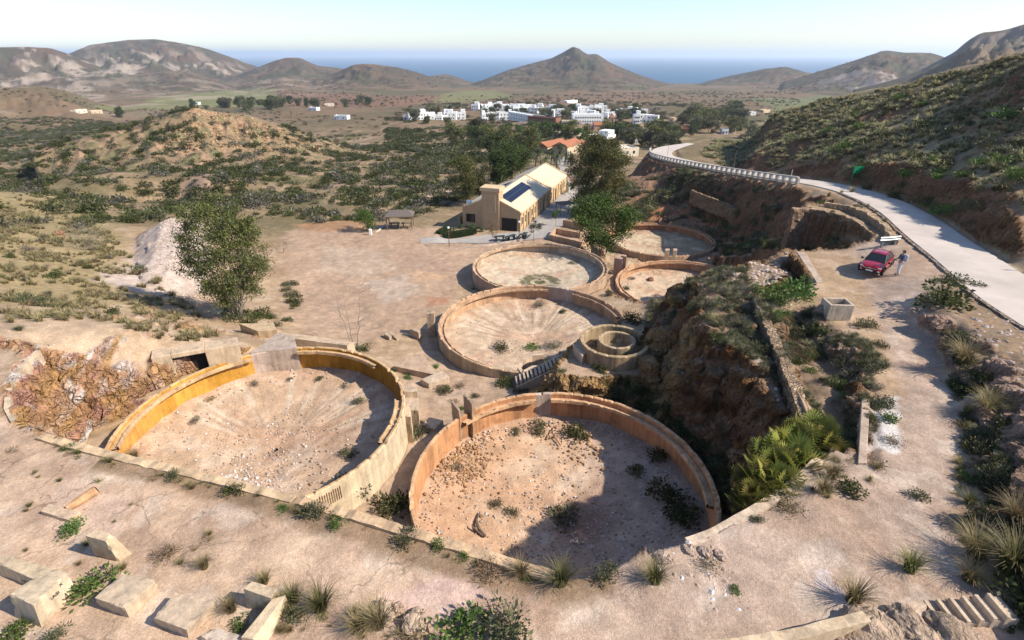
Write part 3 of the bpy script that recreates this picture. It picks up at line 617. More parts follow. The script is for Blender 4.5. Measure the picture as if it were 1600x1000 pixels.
TSPEC = {
 'A': dict(label='pale conical concrete tank with yellow ochre inner wall, beside the orange rock cut', H=1.6, top=(.50, .33, .18), out=(.50, .40, .27), ins=(.47, .24, .07), floor=(.47, .325, .215)),
 'B': dict(label='terracotta walled concrete tank half in shadow below the gravel path', H=1.8, top=(.50, .31, .175), out=(.47, .31, .20), ins=(.46, .235, .115), floor=(.47, .31, .20)),
 'D': dict(label='concrete tank with rayed floor beside the small staircase', H=1.5, top=(.44, .29, .18), out=(.38, .28, .18), ins=(.44, .28, .17), floor=(.44, .325, .225)),
 'C': dict(label='pale floored concrete tank with a dark ring of plants at its middle', H=1.2, top=(.43, .28, .17), out=(.37, .26, .18), ins=(.45, .36, .27), floor=(.52, .42, .30)),
 'E': dict(label='concrete tank half hidden behind the scrubby rock mound, boulder on its floor', H=1.2, top=(.45, .27, .16), out=(.42, .28, .19), ins=(.45, .27, .16), floor=(.49, .37, .255)),
 'F': dict(label='farthest concrete tank, under the red earth bank', H=1.2, top=(.44, .255, .15), out=(.40, .27, .18), ins=(.37, .19, .11), floor=(.47, .365, .25))}
TO = {}
for key, sp in TSPEC.items():
    cx, cy, zr, R_ = TANKS[key]; H = sp['H']; th = .22
    t = thing('concrete_tank', sp['label'], 'tank', (cx, cy, zr), 0, 'round settling tanks of the old gold works'); TO[key] = t
    panel = {'A': (ang('A', 463, 543), ang('A', 387, 549)), 'B': (ang('B', 858, 608), ang('B', 833, 609)), 'D': (ang('D', 895, 453), ang('D', 855, 447))}.get(key)
    def colf(a, p, k, sp=sp, key=key, panel=panel):
        s = np.stack([np.cos(a), np.sin(a)], 1); n1 = fbm(s[:, 0] * R_, s[:, 1] * R_, 1.4, 4, 3.1)[:, None]
        if p[0] > -.02 and k <= 1: base = np.array(sp['out'])
        elif k in (2, 3): base = np.array(sp['top'])
        else: base = np.array(sp['ins'])
        c = np.repeat(base[None], len(a), 0) * (1 + .3 * n1)
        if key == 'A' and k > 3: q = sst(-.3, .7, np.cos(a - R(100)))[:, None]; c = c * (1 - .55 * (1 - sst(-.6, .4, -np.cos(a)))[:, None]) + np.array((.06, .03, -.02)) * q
        if panel is not None and k >= 2:
            m = between(a, *panel)[:, None]; c = np.where(m, np.array((.40, .31, .25)) * (1 + .2 * n1), c)
        return np.clip(c, .02, .8)
    Hb = H + 1.2
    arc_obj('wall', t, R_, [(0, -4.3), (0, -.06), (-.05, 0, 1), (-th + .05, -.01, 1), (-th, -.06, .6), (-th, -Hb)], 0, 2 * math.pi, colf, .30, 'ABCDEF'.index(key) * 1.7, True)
    arcs = {'A': [(ang('A', 387, 549), ang('A', 165, 700) ), (ang('A', 585, 567), ang('A', 463, 543)), (ang('A', 602, 690), ang('A', 629, 620))],
            'B': [(ang('B', 833, 609), ang('B', 720, 652)), (ang('B', 1128, 785), ang('B', 858, 608))],
            'D': [(ang('D', 855, 447), ang('D', 757, 575)), (ang('D', 972, 490), ang('D', 895, 453))]}.get(key, [(R(-170), R(189.9))])
    for a0, a1 in arcs:
        if a1 < a0: a1 += 2 * math.pi
        dz = -.20 if key in 'ACEF' else -.34
        arc_obj('gutter', t, R_, [(-th - .002, dz - .16), (-th - .002, dz), (-.50, dz), (-.515, dz + .12, 1), (-.585, dz + .11, 1), (-.60, dz - .1), (-.48, dz - .16)], a0, a1,
                lambda a, p, k, sp=sp: np.repeat((np.array(sp['top']) * (1.05 if k in (1, 2, 3, 4) else .9))[None], len(a), 0) * (1 + .3 * fbm(np.cos(a) * 6, np.sin(a) * 6, 1.0, 3, 2)[:, None]), .22, 3.3 + a0)
    def floorc(x, y, q, a, sp=sp, key=key, cx=cx, cy=cy):
        n = len(x); f = fbm(x + cx, y + cy, 2.2, 5, 1.9); f2 = fbm(x + cx, y + cy, .7, 4, 5.2); ra = pn2(a * 15 + 'ABCDEF'.index(key), q * 1.2)
        c = np.repeat(np.array(sp['floor'])[None], n, 0)
        def mix(col, w_): w_ = np.clip(w_, 0, 1)[:, None]; c[:] = c * (1 - w_) + np.array(col) * w_
        mix((.52, .385, .275), sst(0, .6, f)); mix((.42, .26, .17), sst(.1, .6, fbm(x, y, 3.2, 4, 8.8)) * .6)
        if key in 'AD':
            m = sst(.1, .5, ra) * sst(.2, .45, q) * sst(-.2, .5, np.sin(a + (.2 if key == 'A' else -.2)))
            mix((.30, .21, .14) if key == 'D' else (.36, .25, .17), m * .85); mix((.57, .46, .34), sst(.2, .45, pn2(a * 40, q * .8)) * sst(.3, .5, q) * .8 * sst(-.1, .5, np.sin(a)))
        if key == 'A':
            mix((.33, .22, .15), sst(.4, .05, np.hypot(x - .2, y + .2) / 3) * .7)
            mix((.62, .55, .52), sst(2.6, .6, np.hypot(x + .6, y + 4.6)) * sst(-.1, .4, f2)); mix((.50, .31, .20), sst(1.6, .4, np.hypot(x - 2.2, y - 1.4)) * .5)
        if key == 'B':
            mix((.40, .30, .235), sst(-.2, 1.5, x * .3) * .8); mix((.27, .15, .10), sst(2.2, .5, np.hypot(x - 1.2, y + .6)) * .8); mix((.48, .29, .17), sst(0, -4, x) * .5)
        if key == 'C':
            dd = np.hypot(x, y + 1.0); ring = sst(1.0, 1.3, dd) * sst(2.6, 2.2, dd + f2 * .3); mix((.13, .115, .065), ring * .95); mix((.34, .28, .19), sst(1.2, .9, dd) * .7); mix((.10, .10, .04), sst(.8, .6, dd))
            mix((.08, .07, .05), sst(1.1, .6, np.hypot(x - 4.5, (y - 4.3) * 1.5)) * .95); mix((.43, .36, .27), sst(.0, .5, fbm(x, y, 1.2, 3, 2.2)) * .6)
        if key == 'F': mix((.30, .23, .14), sst(0, .5, f + x * .08) * .8)
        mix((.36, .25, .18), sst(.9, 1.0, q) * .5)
        return np.clip(c * (1 + .12 * f2)[:, None], .02, .8)
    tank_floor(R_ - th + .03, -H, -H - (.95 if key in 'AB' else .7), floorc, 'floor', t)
# small ringed tank on the rock ledge
cx, cy, zr, R_ = GT
t = thing('ringed_tank', 'small spiral shaped concrete tank of two rings on the rock ledge', 'tank', (cx, cy, zr))
gc = lambda base: (lambda a, p, k: np.repeat((np.array(base) * (1.0 if k in (2, 3) else .85))[None], len(a), 0) * (1 + .3 * fbm(np.cos(a) * 3, np.sin(a) * 3, .7, 3, 4)[:, None]))
arc_obj('outer_ring', t, R_, [(0, -1.9), (0, -.04), (-.04, 0, 1), (-.24, 0, 1), (-.28, -.05), (-.28, -1.9)], R(20), R(338), gc((.36, .26, .155)), .12, 2.0, step=.03)
G2 = link('inner_ring', None, t) if False else None
Vf, F, Cf = arc_mesh(1.3, [(0, -1.5), (0, -.04), (-.04, 0, 1), (-.2, 0, 1), (-.24, -.05), (-.24, -1.5)], 0, 2 * math.pi, gc((.37, .275, .17)), .08, 1.0, True, .03)
p = at(962, 530, zr - .12); Vf = Vf + np.array((p[0] - cx, p[1] - cy, -.12)); link('inner_ring', raw_mesh('inner_ring', Vf, F, [CM], False, {'soil': Cf}), t)
q = at(966, 533, zr - .9); MB().lathe([(0.001, .12), (.25, .12), (.28, .08), (.30, -.6)], 20, (q[0] - cx, q[1] - cy, -.75), (.40, .33, .25)).obj('pedestal', CM, t, soil_=True)
m = MB(); m.lathe([(0.001, -1.0), (R_ - .1, -.95), (R_ - .1, -1.9)], 40, (0, 0, 0), (.33, .25, .16)); m.obj('floor', GM, t, soil_=True)
# ---------------------------------------------------------------- walls
def wall_line(name, pts, ztop, depth, th, col, chip=.12, stone=False, parent=None, step=.3, top_col=None, seed=1.0, lean=0.0):
    P = np.array([p[:2] for p in pts], float); seg = np.hypot(*np.diff(P, axis=0).T); s = np.r_[0, np.cumsum(seg)]; n = max(2, int(s[-1] / step))
    u = np.linspace(0, s[-1], n + 1); x = np.interp(u, s, P[:, 0]); y = np.interp(u, s, P[:, 1])
    zt = np.interp(u, s, ztop) if not np.isscalar(ztop) else np.full(n + 1, float(ztop))
    tx = np.gradient(x); ty = np.gradient(y); L = np.hypot(tx, ty); nx, ny = -ty / L, tx / L
    jag = np.clip(fbm(u * 1.0 + seed * 9, u * 0 + seed, .8, 4, seed), -.6, .8) * chip; zt = zt - np.abs(jag) + (0 if not stone else jag)
    rows = 2 if not stone else max(3, int(depth / .25))
    V_ = []; C = []; ring = []
    for sgn in (1, -1):
        lv = list(range(rows + 1)); lv = lv if sgn == 1 else lv[::-1]
        for k in lv: ring.append((sgn, k / rows))
    for i in range(n + 1):
        for sgn, f in ring:
            z = zt[i] - depth * (1 - f); off = th / 2 + lean * depth * (1 - f)
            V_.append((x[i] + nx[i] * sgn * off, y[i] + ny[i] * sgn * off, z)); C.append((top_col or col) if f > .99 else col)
    V_ = np.array(V_); C = np.array(C, float); m = len(ring)
    C *= (1 + .35 * fbm(V_[:, 0] + V_[:, 1] * .6, V_[:, 2] * 1.3 + V_[:, 1] * .5, .8, 4, seed + 2))[:, None]
    if stone:
        d = pn3(V_[:, 0] * 2.6, V_[:, 1] * 2.6, V_[:, 2] * 3.2) * .13 + pn3(V_[:, 0] * 6, V_[:, 1] * 6, V_[:, 2] * 6) * .05
        V_[:, 0] += np.repeat(nx, m) * d; V_[:, 1] += np.repeat(ny, m) * d; V_[:, 2] += d * .5
    i, k = np.meshgrid(np.arange(n), np.arange(m - 1), indexing='ij')
    F = np.stack([i * m + k, i * m + k + 1, (i + 1) * m + k + 1, (i + 1) * m + k], -1).reshape(-1, 4)
    e = []
    for k in range(rows): e += [(k, m - 1 - k, m - 2 - k, k + 1)]
    E_ = np.array(e); F = np.vstack([F, E_[:, ::-1], E_ + n * m])
    me = raw_mesh(name, V_, F, [SM if stone else CM], False, {'soil': np.clip(C, .02, .8)})
    return link(name, me, parent)
def stone_mat():
    m, n, b = mat('rubble_masonry'); g = N(n, 'ShaderNodeNewGeometry').outputs['Position']
    c = N(n, 'ShaderNodeAttribute', attribute_name='soil').outputs['Color']
    v = N(n, 'ShaderNodeTexVoronoi', Scale=6.0); n.links.new(g, v.inputs['Vector']); e = N(n, 'ShaderNodeTexVoronoi', Scale=6.0, feature='DISTANCE_TO_EDGE'); n.links.new(g, e.inputs['Vector'])
    s = N(n, 'ShaderNodeSeparateColor'); n.links.new(v.outputs['Color'], s.inputs[0])
    k = mixc(n, ramp(n, s.outputs[0], 0, 1), (.7, .65, .6), (1.3, 1.25, 1.2)); col = mixc(n, 1.0, c, k, 'MULTIPLY')
    col = mixc(n, ramp(n, e.outputs['Distance'], 0, .09, .75, 0), col, (.10, .075, .055)); n.links.new(col, b.inputs['Base Color'])
    bump(n, b, ramp(n, e.outputs['Distance'], 0, .14), .9, .09); return m
SM = stone_mat()
def edge(px, z): return [at(a, b, z) for a, b in px]
def oset(pts, d):
    P = np.array([p[:2] for p in pts]); t = np.gradient(P, axis=0); t /= np.linalg.norm(t, axis=1)[:, None]; return P + np.c_[-t[:, 1], t[:, 0]] * d
tag(wall_line('retaining_wall', oset(edge([(58, 685), (120, 702), (200, 722), (300, 745), (455, 783)], -14), .05), -13.90, 6, .36, (.45, .33, .21), .10, seed=1, top_col=(.50, .36, .22)), 'low tan concrete kerb wall along the terrace above the yellow ochre tank', 'wall')
tag(wall_line('retaining_wall', oset(edge([(458, 784), (560, 813), (640, 837), (720, 860), (790, 884), (862, 905)], -14), .05), -13.86, 6, .38, (.45, .30, .17), .16, seed=3, top_col=(.48, .33, .20)), 'chipped orange tan concrete wall along the terrace edge above the terracotta tank', 'wall')
tag(wall_line('retaining_wall', oset(edge([(1075, 850), (1110, 838), (1150, 815), (1190, 792), (1225, 768), (1258, 742), (1280, 718)], -14), .05), -13.93, 5, .36, (.47, .35, .25), .05, seed=5, top_col=(.52, .40, .29)), 'smooth pale concrete wall edging the gravel terrace by the fan palms', 'wall')
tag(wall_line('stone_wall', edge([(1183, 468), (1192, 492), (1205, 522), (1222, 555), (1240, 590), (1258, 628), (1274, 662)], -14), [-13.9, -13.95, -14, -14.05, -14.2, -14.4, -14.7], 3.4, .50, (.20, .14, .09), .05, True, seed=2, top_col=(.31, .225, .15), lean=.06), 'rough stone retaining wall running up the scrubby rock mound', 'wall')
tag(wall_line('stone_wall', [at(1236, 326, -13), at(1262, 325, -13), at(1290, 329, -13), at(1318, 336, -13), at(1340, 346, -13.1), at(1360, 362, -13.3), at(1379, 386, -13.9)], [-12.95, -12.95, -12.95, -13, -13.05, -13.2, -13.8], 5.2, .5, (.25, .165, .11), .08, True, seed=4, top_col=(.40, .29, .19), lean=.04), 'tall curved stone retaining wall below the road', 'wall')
tag(wall_line('low_wall', [at(1285, 319, -12.9), at(1325, 324, -12.9), at(1352, 335, -12.8), at(1378, 353, -12.8), at(1397, 374, -12.9)], [-12.7, -12.7, -12.6, -12.6, -12.9], 1.2, .45, (.38, .26, .17), .06, True, seed=6, top_col=(.46, .34, .22)), 'low tan wall along the road verge behind the red car', 'wall')
tag(wall_line('low_wall', [at(1078, 302, -20), at(1105, 312, -20), at(1135, 322, -20.2), at(1150, 330, -20.5)], [-19.4, -19.5, -19.8, -20.4], 2.2, .4, (.24, .17, .11), .1, True, seed=8), 'dark broken stone wall on the bank under the road balustrade', 'wall')
m = MB(); a = at(1241, 391, -13.9); b_ = at(1273, 440, -13.9); c_ = at(1258, 396, -13.9)
m.hexa([at(1240, 392, -13.9)[:2] + (-17.5,), b_[:2] + (-17.5,), (b_[0] + .5, b_[1] + .1, -17.5), (c_[0], c_[1], -17.5)], [a, b_, (b_[0] + .5, b_[1] + .1, -13.95), c_], (.40, .31, .24)); tag(m.obj('concrete_wall', CM, None, soil_=True, bevel=.03), 'tapering grey concrete wall at the parking terrace edge by the rubble', 'wall')
# little white topped retaining wall on the path
m = MB(); p = edge([(1344, 622), (1357, 621), (1352, 722), (1338, 722)], -13.93); m.hexa([(x, y, -16) for x, y, z in p], p, (.42, .32, .24)); tag(m.obj('concrete_wall', CM, None, soil_=True, bevel=.03), 'short straight concrete wall beside the white patch on the path', 'wall')
# left ledge with a culvert opening
tag(wall_line('low_wall', [at(70, 540, -14.6), at(110, 536, -15), at(165, 536, -15.4), at(215, 540, -16.0)], [-14.5, -14.85, -15.25, -15.85], .7, .5, (.48, .36, .26), .06, seed=11), 'low sandy ledge wall along the top of the orange rock cut', 'wall')
m = MB(); A_ = Vector(at(240, 572, -16.8)); B_ = Vector(at(372, 548, -17.0)); d = (B_ - A_).normalized(); nr_ = Vector((-d.y, d.x, 0)); L = (B_ - A_).length
t = thing('culvert', 'sandy concrete culvert with a dark mouth beside the orange rock cut', 'culvert', A_)
for s0, s1, h0, h1 in ((-.1, .9, -1.6, .55), (.9, 2.7, .25, .55), (2.7, L, -1.2, .45)):
    q = [d * s0 - nr_ * .0, d * s1 - nr_ * .0, d * s1 + nr_ * 1.1, d * s0 + nr_ * 1.1]; m.hexa([v + Vector((0, 0, h0)) for v in q], [v + Vector((0, 0, h1)) for v in q], (.49, .37, .25))
m.obj('body', CM, t, soil_=True, bevel=.04); m = MB(); q = [d * .9 + nr_ * .6, d * 2.7 + nr_ * .6, d * 2.7 + nr_ * .7, d * .9 + nr_ * .7]; m.hexa([v + Vector((0, 0, -1.6)) for v in q], [v + Vector((0, 0, .25)) for v in q]); m.obj('mouth', M_DARK, t)
# curved path kerb, far left
tag(wall_line('kerb', [at(56, 550, -14), at(30, 575, -14), at(10, 610, -14), at(8, 640, -14), at(20, 662, -14)], -13.92, .8, .22, (.50, .38, .26), .04, seed=13), 'thin curved concrete kerb beside the orange rock cut', 'kerb')
# wedges and plates behind the ochre tank
def roughen(o, cuts=7, amp=.03, chip=.09):
    """weather a block: finer faces, uneven surfaces, corners broken off"""
    bm = bmesh.new(); bm.from_mesh(o.data); bm.normal_update(); e0 = [(e.verts[0].co.copy(), e.verts[1].co.copy()) for e in bm.edges]
    bmesh.ops.subdivide_edges(bm, edges=bm.edges[:], cuts=cuts, use_grid_fill=True); bm.normal_update(); P = np.array([v.co for v in bm.verts]); Nn = np.array([v.normal for v in bm.verts]); c = P.mean(0)
    de = np.full(len(P), 9.0)
    for a, b_ in e0:
        a = np.array(a); d_ = np.array(b_) - a; t = np.clip(((P - a) @ d_) / (d_ @ d_ + 1e-9), 0, 1); de = np.minimum(de, np.linalg.norm(P - a - t[:, None] * d_, axis=1))
    W_0 = np.array(o.location) + P; n1 = pn3(W_0[:, 0] * 3, W_0[:, 1] * 3, W_0[:, 2] * 3); n2 = pn3(W_0[:, 0] * 5 + 7, W_0[:, 1] * 5, W_0[:, 2] * 5)
    P = P + Nn * (n1 * amp * np.clip(de / .15, .2, 1))[:, None] - Nn * (np.clip(n2, 0, 1) * chip * (de < .03))[:, None]
    for v, p in zip(bm.verts, P): v.co = p
    bm.to_mesh(o.data); bm.free()
def slab(name, label, cat, top, drop_, col, bot=None, bevel=.02, parent=None):
    """top: four (px, py, z); the base either given the same way or straight below"""
    tp = [at(*p) for p in top]; bt = [at(*p) for p in bot] if bot else [(p[0], p[1], p[2] - drop_) for p in tp]
    o = MB().hexa(bt, tp, col).obj(name, CM, parent, soil_=True); roughen(o, 5)
    return tag(o, label, cat) if label else o
slab('concrete_slab', 'tilted grey concrete slab against the back rim of the ochre tank', 'slab', [(388, 552, -17.6), (462, 544, -17.5), (458, 528, -17.6), (432, 520, -17.9)], 2.5, (.42, .33, .26))
slab('concrete_slab', 'short thick concrete block under the multi-stemmed eucalyptus', 'block', [(371, 506, -19.3), (400, 518, -19.2), (430, 516, -19.2), (425, 504, -19.4)], 1.6, (.49, .36, .22))
slab('concrete_slab', 'long low concrete kerb behind the rim of the ochre tank', 'kerb', [(430, 526, -18.6), (540, 540, -18.9), (552, 534, -19.1), (440, 519, -18.9)], 2.2, (.47, .35, .24))
for i, (lab, tp) in enumerate([('upright concrete pillar touching the rim of the rayed floor tank', [(664, 490, -20.3), (676, 490, -20.3), (677, 484, -20.3), (666, 484, -20.3)]),
      ('thin leaning concrete plate nearest the terracotta tank rim', [(703, 628, -18.2), (715, 642, -18.2), (718, 641, -18.2), (706, 626, -18.2)]),
      ('thin upright concrete plate beside the leaning one at the terracotta tank', [(722, 617, -18.0), (735, 631, -18.0), (738, 629, -18.0), (725, 615, -18.0)]),
      ('stubby concrete pillar, one of two by the farthest tanks', [(1037, 391, -22.7), (1044, 391, -22.7), (1044, 388, -22.7), (1038, 388, -22.7)]),
      ('stubby concrete pillar standing by the other at the farthest tanks', [(1049, 391, -22.7), (1056, 391, -22.7), (1056, 388, -22.7), (1050, 388, -22.7)]),
      ('tall thin concrete plate standing between the pale tanks', [(958, 403, -22.0), (971, 405, -22.0), (971, 402, -22.0), (960, 400, -22.0)]),
      ('second tall thin concrete plate just behind its twin between the pale tanks', [(968, 399, -22.0), (977, 401, -22.0), (977, 398, -22.0), (969, 397, -22.0)])]):
    slab('concrete_pillar' if 'pillar' in lab else 'concrete_plate', lab, 'pillar' if 'pillar' in lab else 'plate', tp, 2.6, [(.38, .28, .19), (.36, .26, .18), (.34, .25, .17), (.45, .33, .22), (.45, .33, .22), (.40, .27, .2), (.42, .28, .2)][i])
for lab, tp, dr, c in [('upper square concrete buttress on the ochre tank wall', [(628, 612, -19.0), (650, 612, -19.0), (650, 604, -19.2), (629, 604, -19.2)], 2.5, (.45, .35, .25)),
      ('middle concrete buttress on the ochre tank wall', [(630, 640, -18.9), (652, 642, -18.9), (652, 618, -19.6), (632, 616, -19.6)], 2.5, (.46, .35, .25)),
      ('tall lower concrete buttress on the ochre tank wall', [(628, 650, -18.2), (640, 652, -18.2), (640, 636, -18.4), (630, 634, -18.4)], 2.8, (.50, .38, .25)),
      ('square concrete plinth between the ochre and terracotta tanks', [(655, 668, -20.2), (678, 670, -20.2), (692, 655, -20.2), (668, 652, -20.2)], 1.2, (.42, .32, .23)),
      ('flat sandy concrete floor slab between the tanks', [(612, 572, -21.0), (690, 588, -21.05), (655, 552, -21.0), (634, 560, -21.0)], .8, (.42, .30, .21)),
      ('pale concrete step slab below the rayed floor tank', [(655, 592, -20.9), (668, 600, -20.9), (700, 588, -20.9), (690, 580, -20.9)], .6, (.47, .36, .26))]:
    slab('concrete_slab' if 'slab' in lab else 'concrete_plinth', lab, 'slab' if 'slab' in lab else 'plinth', tp, dr, c)
for i, tp in enumerate([[(598, 522, -22.0), (606, 527, -22.0), (610, 524, -22.0), (602, 518, -22.0)], [(605, 520, -22.2), (618, 530, -22.2), (621, 528, -22.2), (609, 517, -22.2)], [(575, 532, -22.3), (582, 537, -22.3), (584, 533, -22.3), (577, 528, -22.3)], [(638, 514, -21.8), (652, 520, -21.8), (655, 516, -21.8), (642, 511, -21.8)]]):
    slab('concrete_fragment', ['small leaning concrete fragment', 'long broken concrete fragment', 'fallen dark concrete stub', 'flat concrete fragment by the tank pillar'][i] + ' on the ground at the plaza corner', 'fragment', tp, .9, (.40, .30, .21))
# staircase to the ringed tank
p0 = Vector(at(803, 598, -21.1)); p1 = Vector(at(903, 549, -18.75)); d = p1 - p0; dn = Vector((d.x, d.y, 0)).normalized(); sd_ = Vector((-dn.y, dn.x, 0))
t = thing('staircase', 'narrow concrete staircase climbing the rock to the small ringed tank', 'staircase', p0)
ns = 17; run = Vector((d.x, d.y, 0)).length / ns; rise = d.z / ns; rz = math.atan2(dn.y, dn.x); base = None
for i in range(ns):
    if base is None:
        m = MB().box((0, 0, -.3), (run * .62, 1.05, .62), 0, (.46, .35, .25)); base = m.mesh('step', CM, soil_=True)
    o = link('step', base, t); o.location = dn * (run * (i + .5)) + Vector((0, 0, rise * (i + 1) + .10)) + Vector((0, 0, rnd.uniform(-.03, .03))); o.rotation_euler = (0, 0, rz + rnd.uniform(-.03, .03))
for k in (-1, 1):
    q = [sd_ * (k * .62 - .08), dn * d.xy.length + sd_ * (k * .62 - .08), dn * d.xy.length + sd_ * (k * .62 + .08), sd_ * (k * .62 + .08)]
    zz = (0, d.z, d.z, 0); MB().hexa([v + Vector((0, 0, z - 1.1)) for v, z in zip(q, zz)], [v + Vector((0, 0, z + .02)) for v, z in zip(q, zz)], (.43, .33, .23)).obj('stringer', CM, t, soil_=True)
slab('concrete_landing', 'plain concrete landing block at the head of the narrow staircase', 'landing', [(893, 538, -17.9), (908, 556, -17.9), (916, 548, -17.9), (904, 531, -17.9)], 1.6, (.45, .34, .24))
tag(wall_line('curved_wall', [at(848, 556, -20.9), at(828, 558, -20.9), at(813, 566, -20.9), at(809, 576, -20.9), at(816, 584, -20.9), at(830, 590, -20.9), at(842, 592, -20.9)], [-20.7, -20.7, -20.7, -20.75, -20.85, -20.95, -21.0], .9, .24, (.46, .34, .24), .04, seed=17, step=.12), 'small curved concrete wall at the foot of the narrow staircase', 'wall')
# ---------------------------------------------------------------- the visitor building on the plaza
M_PLASTER = plain('ochre_plaster', (.50, .345, .20), .85, .2, .10, 1.2, .15, .01)
M_TRIM = plain('pale_trim', (.58, .43, .26), .8, .2, .08, 2, .1, .01)
def roof_mat():
    m, n, b = mat('pale_roof_sheets'); co = N(n, 'ShaderNodeTexCoord').outputs['Object']
    f = ramp(n, noise(n, 1.4, 5, .6, co), .3, .7); n.links.new(mixc(n, f, (.58, .49, .355), (.50, .415, .295)), b.inputs['Base Color']); b.inputs['Roughness'].default_value = .6
    wv = N(n, 'ShaderNodeTexWave', Scale=2.2, bands_direction='Y'); n.links.new(co, wv.inputs['Vector']); bump(n, b, wv.outputs['Fac'], .5, .04); return m
M_ROOF = roof_mat()
M_GLASS = plain('dark_glass', (.02, .022, .025), .15, .5, .1, 3, 0)
M_SHUT = plain('grey_metal', (.22, .24, .26), .45, .5, .08, 6, .1, .005, .6)
M_PANEL = plain('solar_cells', (.008, .014, .04), .4, .25, .15, 2, 0)
M_WHITE = plain('white_render', (.80, .79, .76), .8, .2, .06, .5, .1, .01)
BO = Vector(at(811, 362, -25.2)); BV = (Vector(at(881, 296, -25.2)) - BO); BL = BV.length; BV.normalize(); BU = Vector((-BV.y, BV.x, 0)); BW = 9.9
bz = math.atan2(BV.y, BV.x)
bt = thing('visitor_building', 'long ochre building with pale gabled roof, square tower and solar panels', 'building', BO, bz - math.pi / 2)
# local frame: x runs left to right along the front (the right corner is 0), y runs back along the right wall
def loc(px, py, z):
    p = Vector(at(px, py, z)) - BO; return (-p.dot(BU), p.dot(BV))
y1 = loc(856, 295, -22.2)[1]; EH = 3.0; RH = 5.1; XM = -BW * .47
def gable(name, ya, yb, eh, rh, x0, x1, xm):
    m = MB(); P = [(x0, 0), (x1, 0), (x1, eh), (xm, rh), (x0, eh)]
    m.add([(x, ya, z) for x, z in P] + [(x, yb, z) for x, z in P], [(0, 1, 2, 3, 4), (9, 8, 7, 6, 5)] + [(i, i + 5, (i + 1) % 5 + 5, (i + 1) % 5) for i in (0, 1, 4)])
    m.obj(name, M_PLASTER, bt)
    for sx, xe in ((1, x1), (-1, x0)):
        sl = Vector((xe - xm, 0, eh - rh)); nn = Vector((-(eh - rh) * 1, 0, (xe - xm))).normalized(); nn = nn if nn.z > 0 else -nn
        a = Vector((xm, ya + .18, rh)); b_ = a + sl * 1.03
        m = MB(); bot = [a, b_, b_ + Vector((0, yb - ya - .36, 0)), a + Vector((0, yb - ya - .36, 0))]
        if sx < 0: bot = bot[::-1]
        m.hexa([p + nn * .01 for p in bot], [p + nn * .13 for p in bot]); m.obj('roof', M_ROOF, bt)
    for yy in (ya, yb):
        m = MB()
        for xe in (x0, x1):
            a = Vector((xm, yy, rh)); b_ = Vector((xe, yy, eh)); 
            q = [a + Vector((0, -.17, 0)), b_ + Vector((0, -.17, 0)), b_ + Vector((0, .17, 0)), a + Vector((0, .17, 0))]
            m.hexa([p - Vector((0, 0, .02)) for p in q], [p + Vector((0, 0, .26)) for p in q])
        m.obj('gable_coping', M_TRIM, bt)
gable('wall', 0, y1, EH, RH, -BW, 0, XM)
gable('wall', y1 + .4, BL, EH - .1, RH - .1, -BW + .8, .12, XM + .2)
# eave fascia and pilasters
MB().box((.09, y1 / 2, EH - .12), (.16, y1, .22)).obj('eave_band', M_TRIM, bt)
MB().box((.2, (y1 + BL) / 2 + .2, EH - .22), (.14, BL - y1 - .4, .22)).obj('eave_band', M_TRIM, bt)
pil = MB().box((0, 0, EH / 2 - .15), (.16, .28, EH - .3)).mesh('pilaster', M_TRIM)
ypos = [loc(700 + zx / 7.69, 250 + zy / 7.69, -23.7)[1] for zx, zy in [(880, 745), (918, 705), (960, 672), (1000, 632), (1033, 602), (1070, 570), (1100, 540), (1153, 505), (1188, 468), (1222, 430), (1278, 380), (1328, 330), (1350, 308), (1372, 290)]]
ypos = [max(.9, min(BL - .7, y)) for y in ypos]
pan = MB().box((0, 0, 0), (.06, .62, 1.2)).mesh('pane', M_GLASS); frm = MB()
for s in (-1, 1): frm.box((.03, s * .37, 0), (.1, .12, 1.44)); frm.box((.03, 0, s * .66), (.1, .62, .12))
frm.box((.05, 0, 0), (.05, .05, 1.2)); frm = frm.mesh('window', M_TRIM)
dpan = MB().box((0, 0, 0), (.06, .9, 2.1)).mesh('door', plain('brown_door', (.06, .035, .022), .5, .3, .1, 4, 0))
for i, y in enumerate(ypos):
    xo = .03 if y < y1 else .15
    if i in (2, 7, 10): o = link('door', dpan, bt); o.location = (xo, y, 1.06)
    else:
        o = link('window', frm, bt); o.location = (xo, y, 1.55); p = link('pane', pan, o); p.location = (.005, 0, 0)
for a_, b_ in zip(ypos[:-1], ypos[1:]):
    o = link('pilaster', pil, bt); o.location = (.085 if (a_ + b_) / 2 < y1 else .205, (a_ + b_) / 2, .02)
# tower
tx0, tx1 = loc(751, 358, -25.2)[0], loc(779, 359, -25.2)[0]; tw = tx1 - tx0; tc = (tx0 + tx1) / 2; TH = 6.15
MB().box((tc, .55, TH / 2), (tw, 2.0, TH)).obj('tower', M_PLASTER, bt)
m = MB(); cap = MB().box((tc, .55, TH + .28), (tw + .44, 2.44, .56)).obj('tower_cap', M_TRIM, bt, bevel=.03)
m = MB(); fw, fh, fz = tw * .60, 2.7, 4.25; yf = -.47
for s in (-1, 1): m.box((tc + s * fw / 2, yf, fz), (.12, .10, fh)); m.box((tc, yf, fz + s * (fh / 2 - .06)), (fw - .12, .10, .12))
em = m.obj('emblem_frame', M_TRIM, bt)
def text_mesh(txt, size, ext, m, name):
    c = bpy.data.curves.new(name, 'FONT'); c.body = txt; c.size = size; c.align_x = 'CENTER'; c.align_y = 'CENTER'; c.extrude = ext
    q = bpy.data.objects.new(name, c); COL.objects.link(q); bpy.context.view_layer.update(); me = bpy.data.meshes.new_from_object(q.evaluated_get(bpy.context.evaluated_depsgraph_get())); bpy.data.objects.remove(q)
    me.materials.clear(); me.materials.append(m); return me
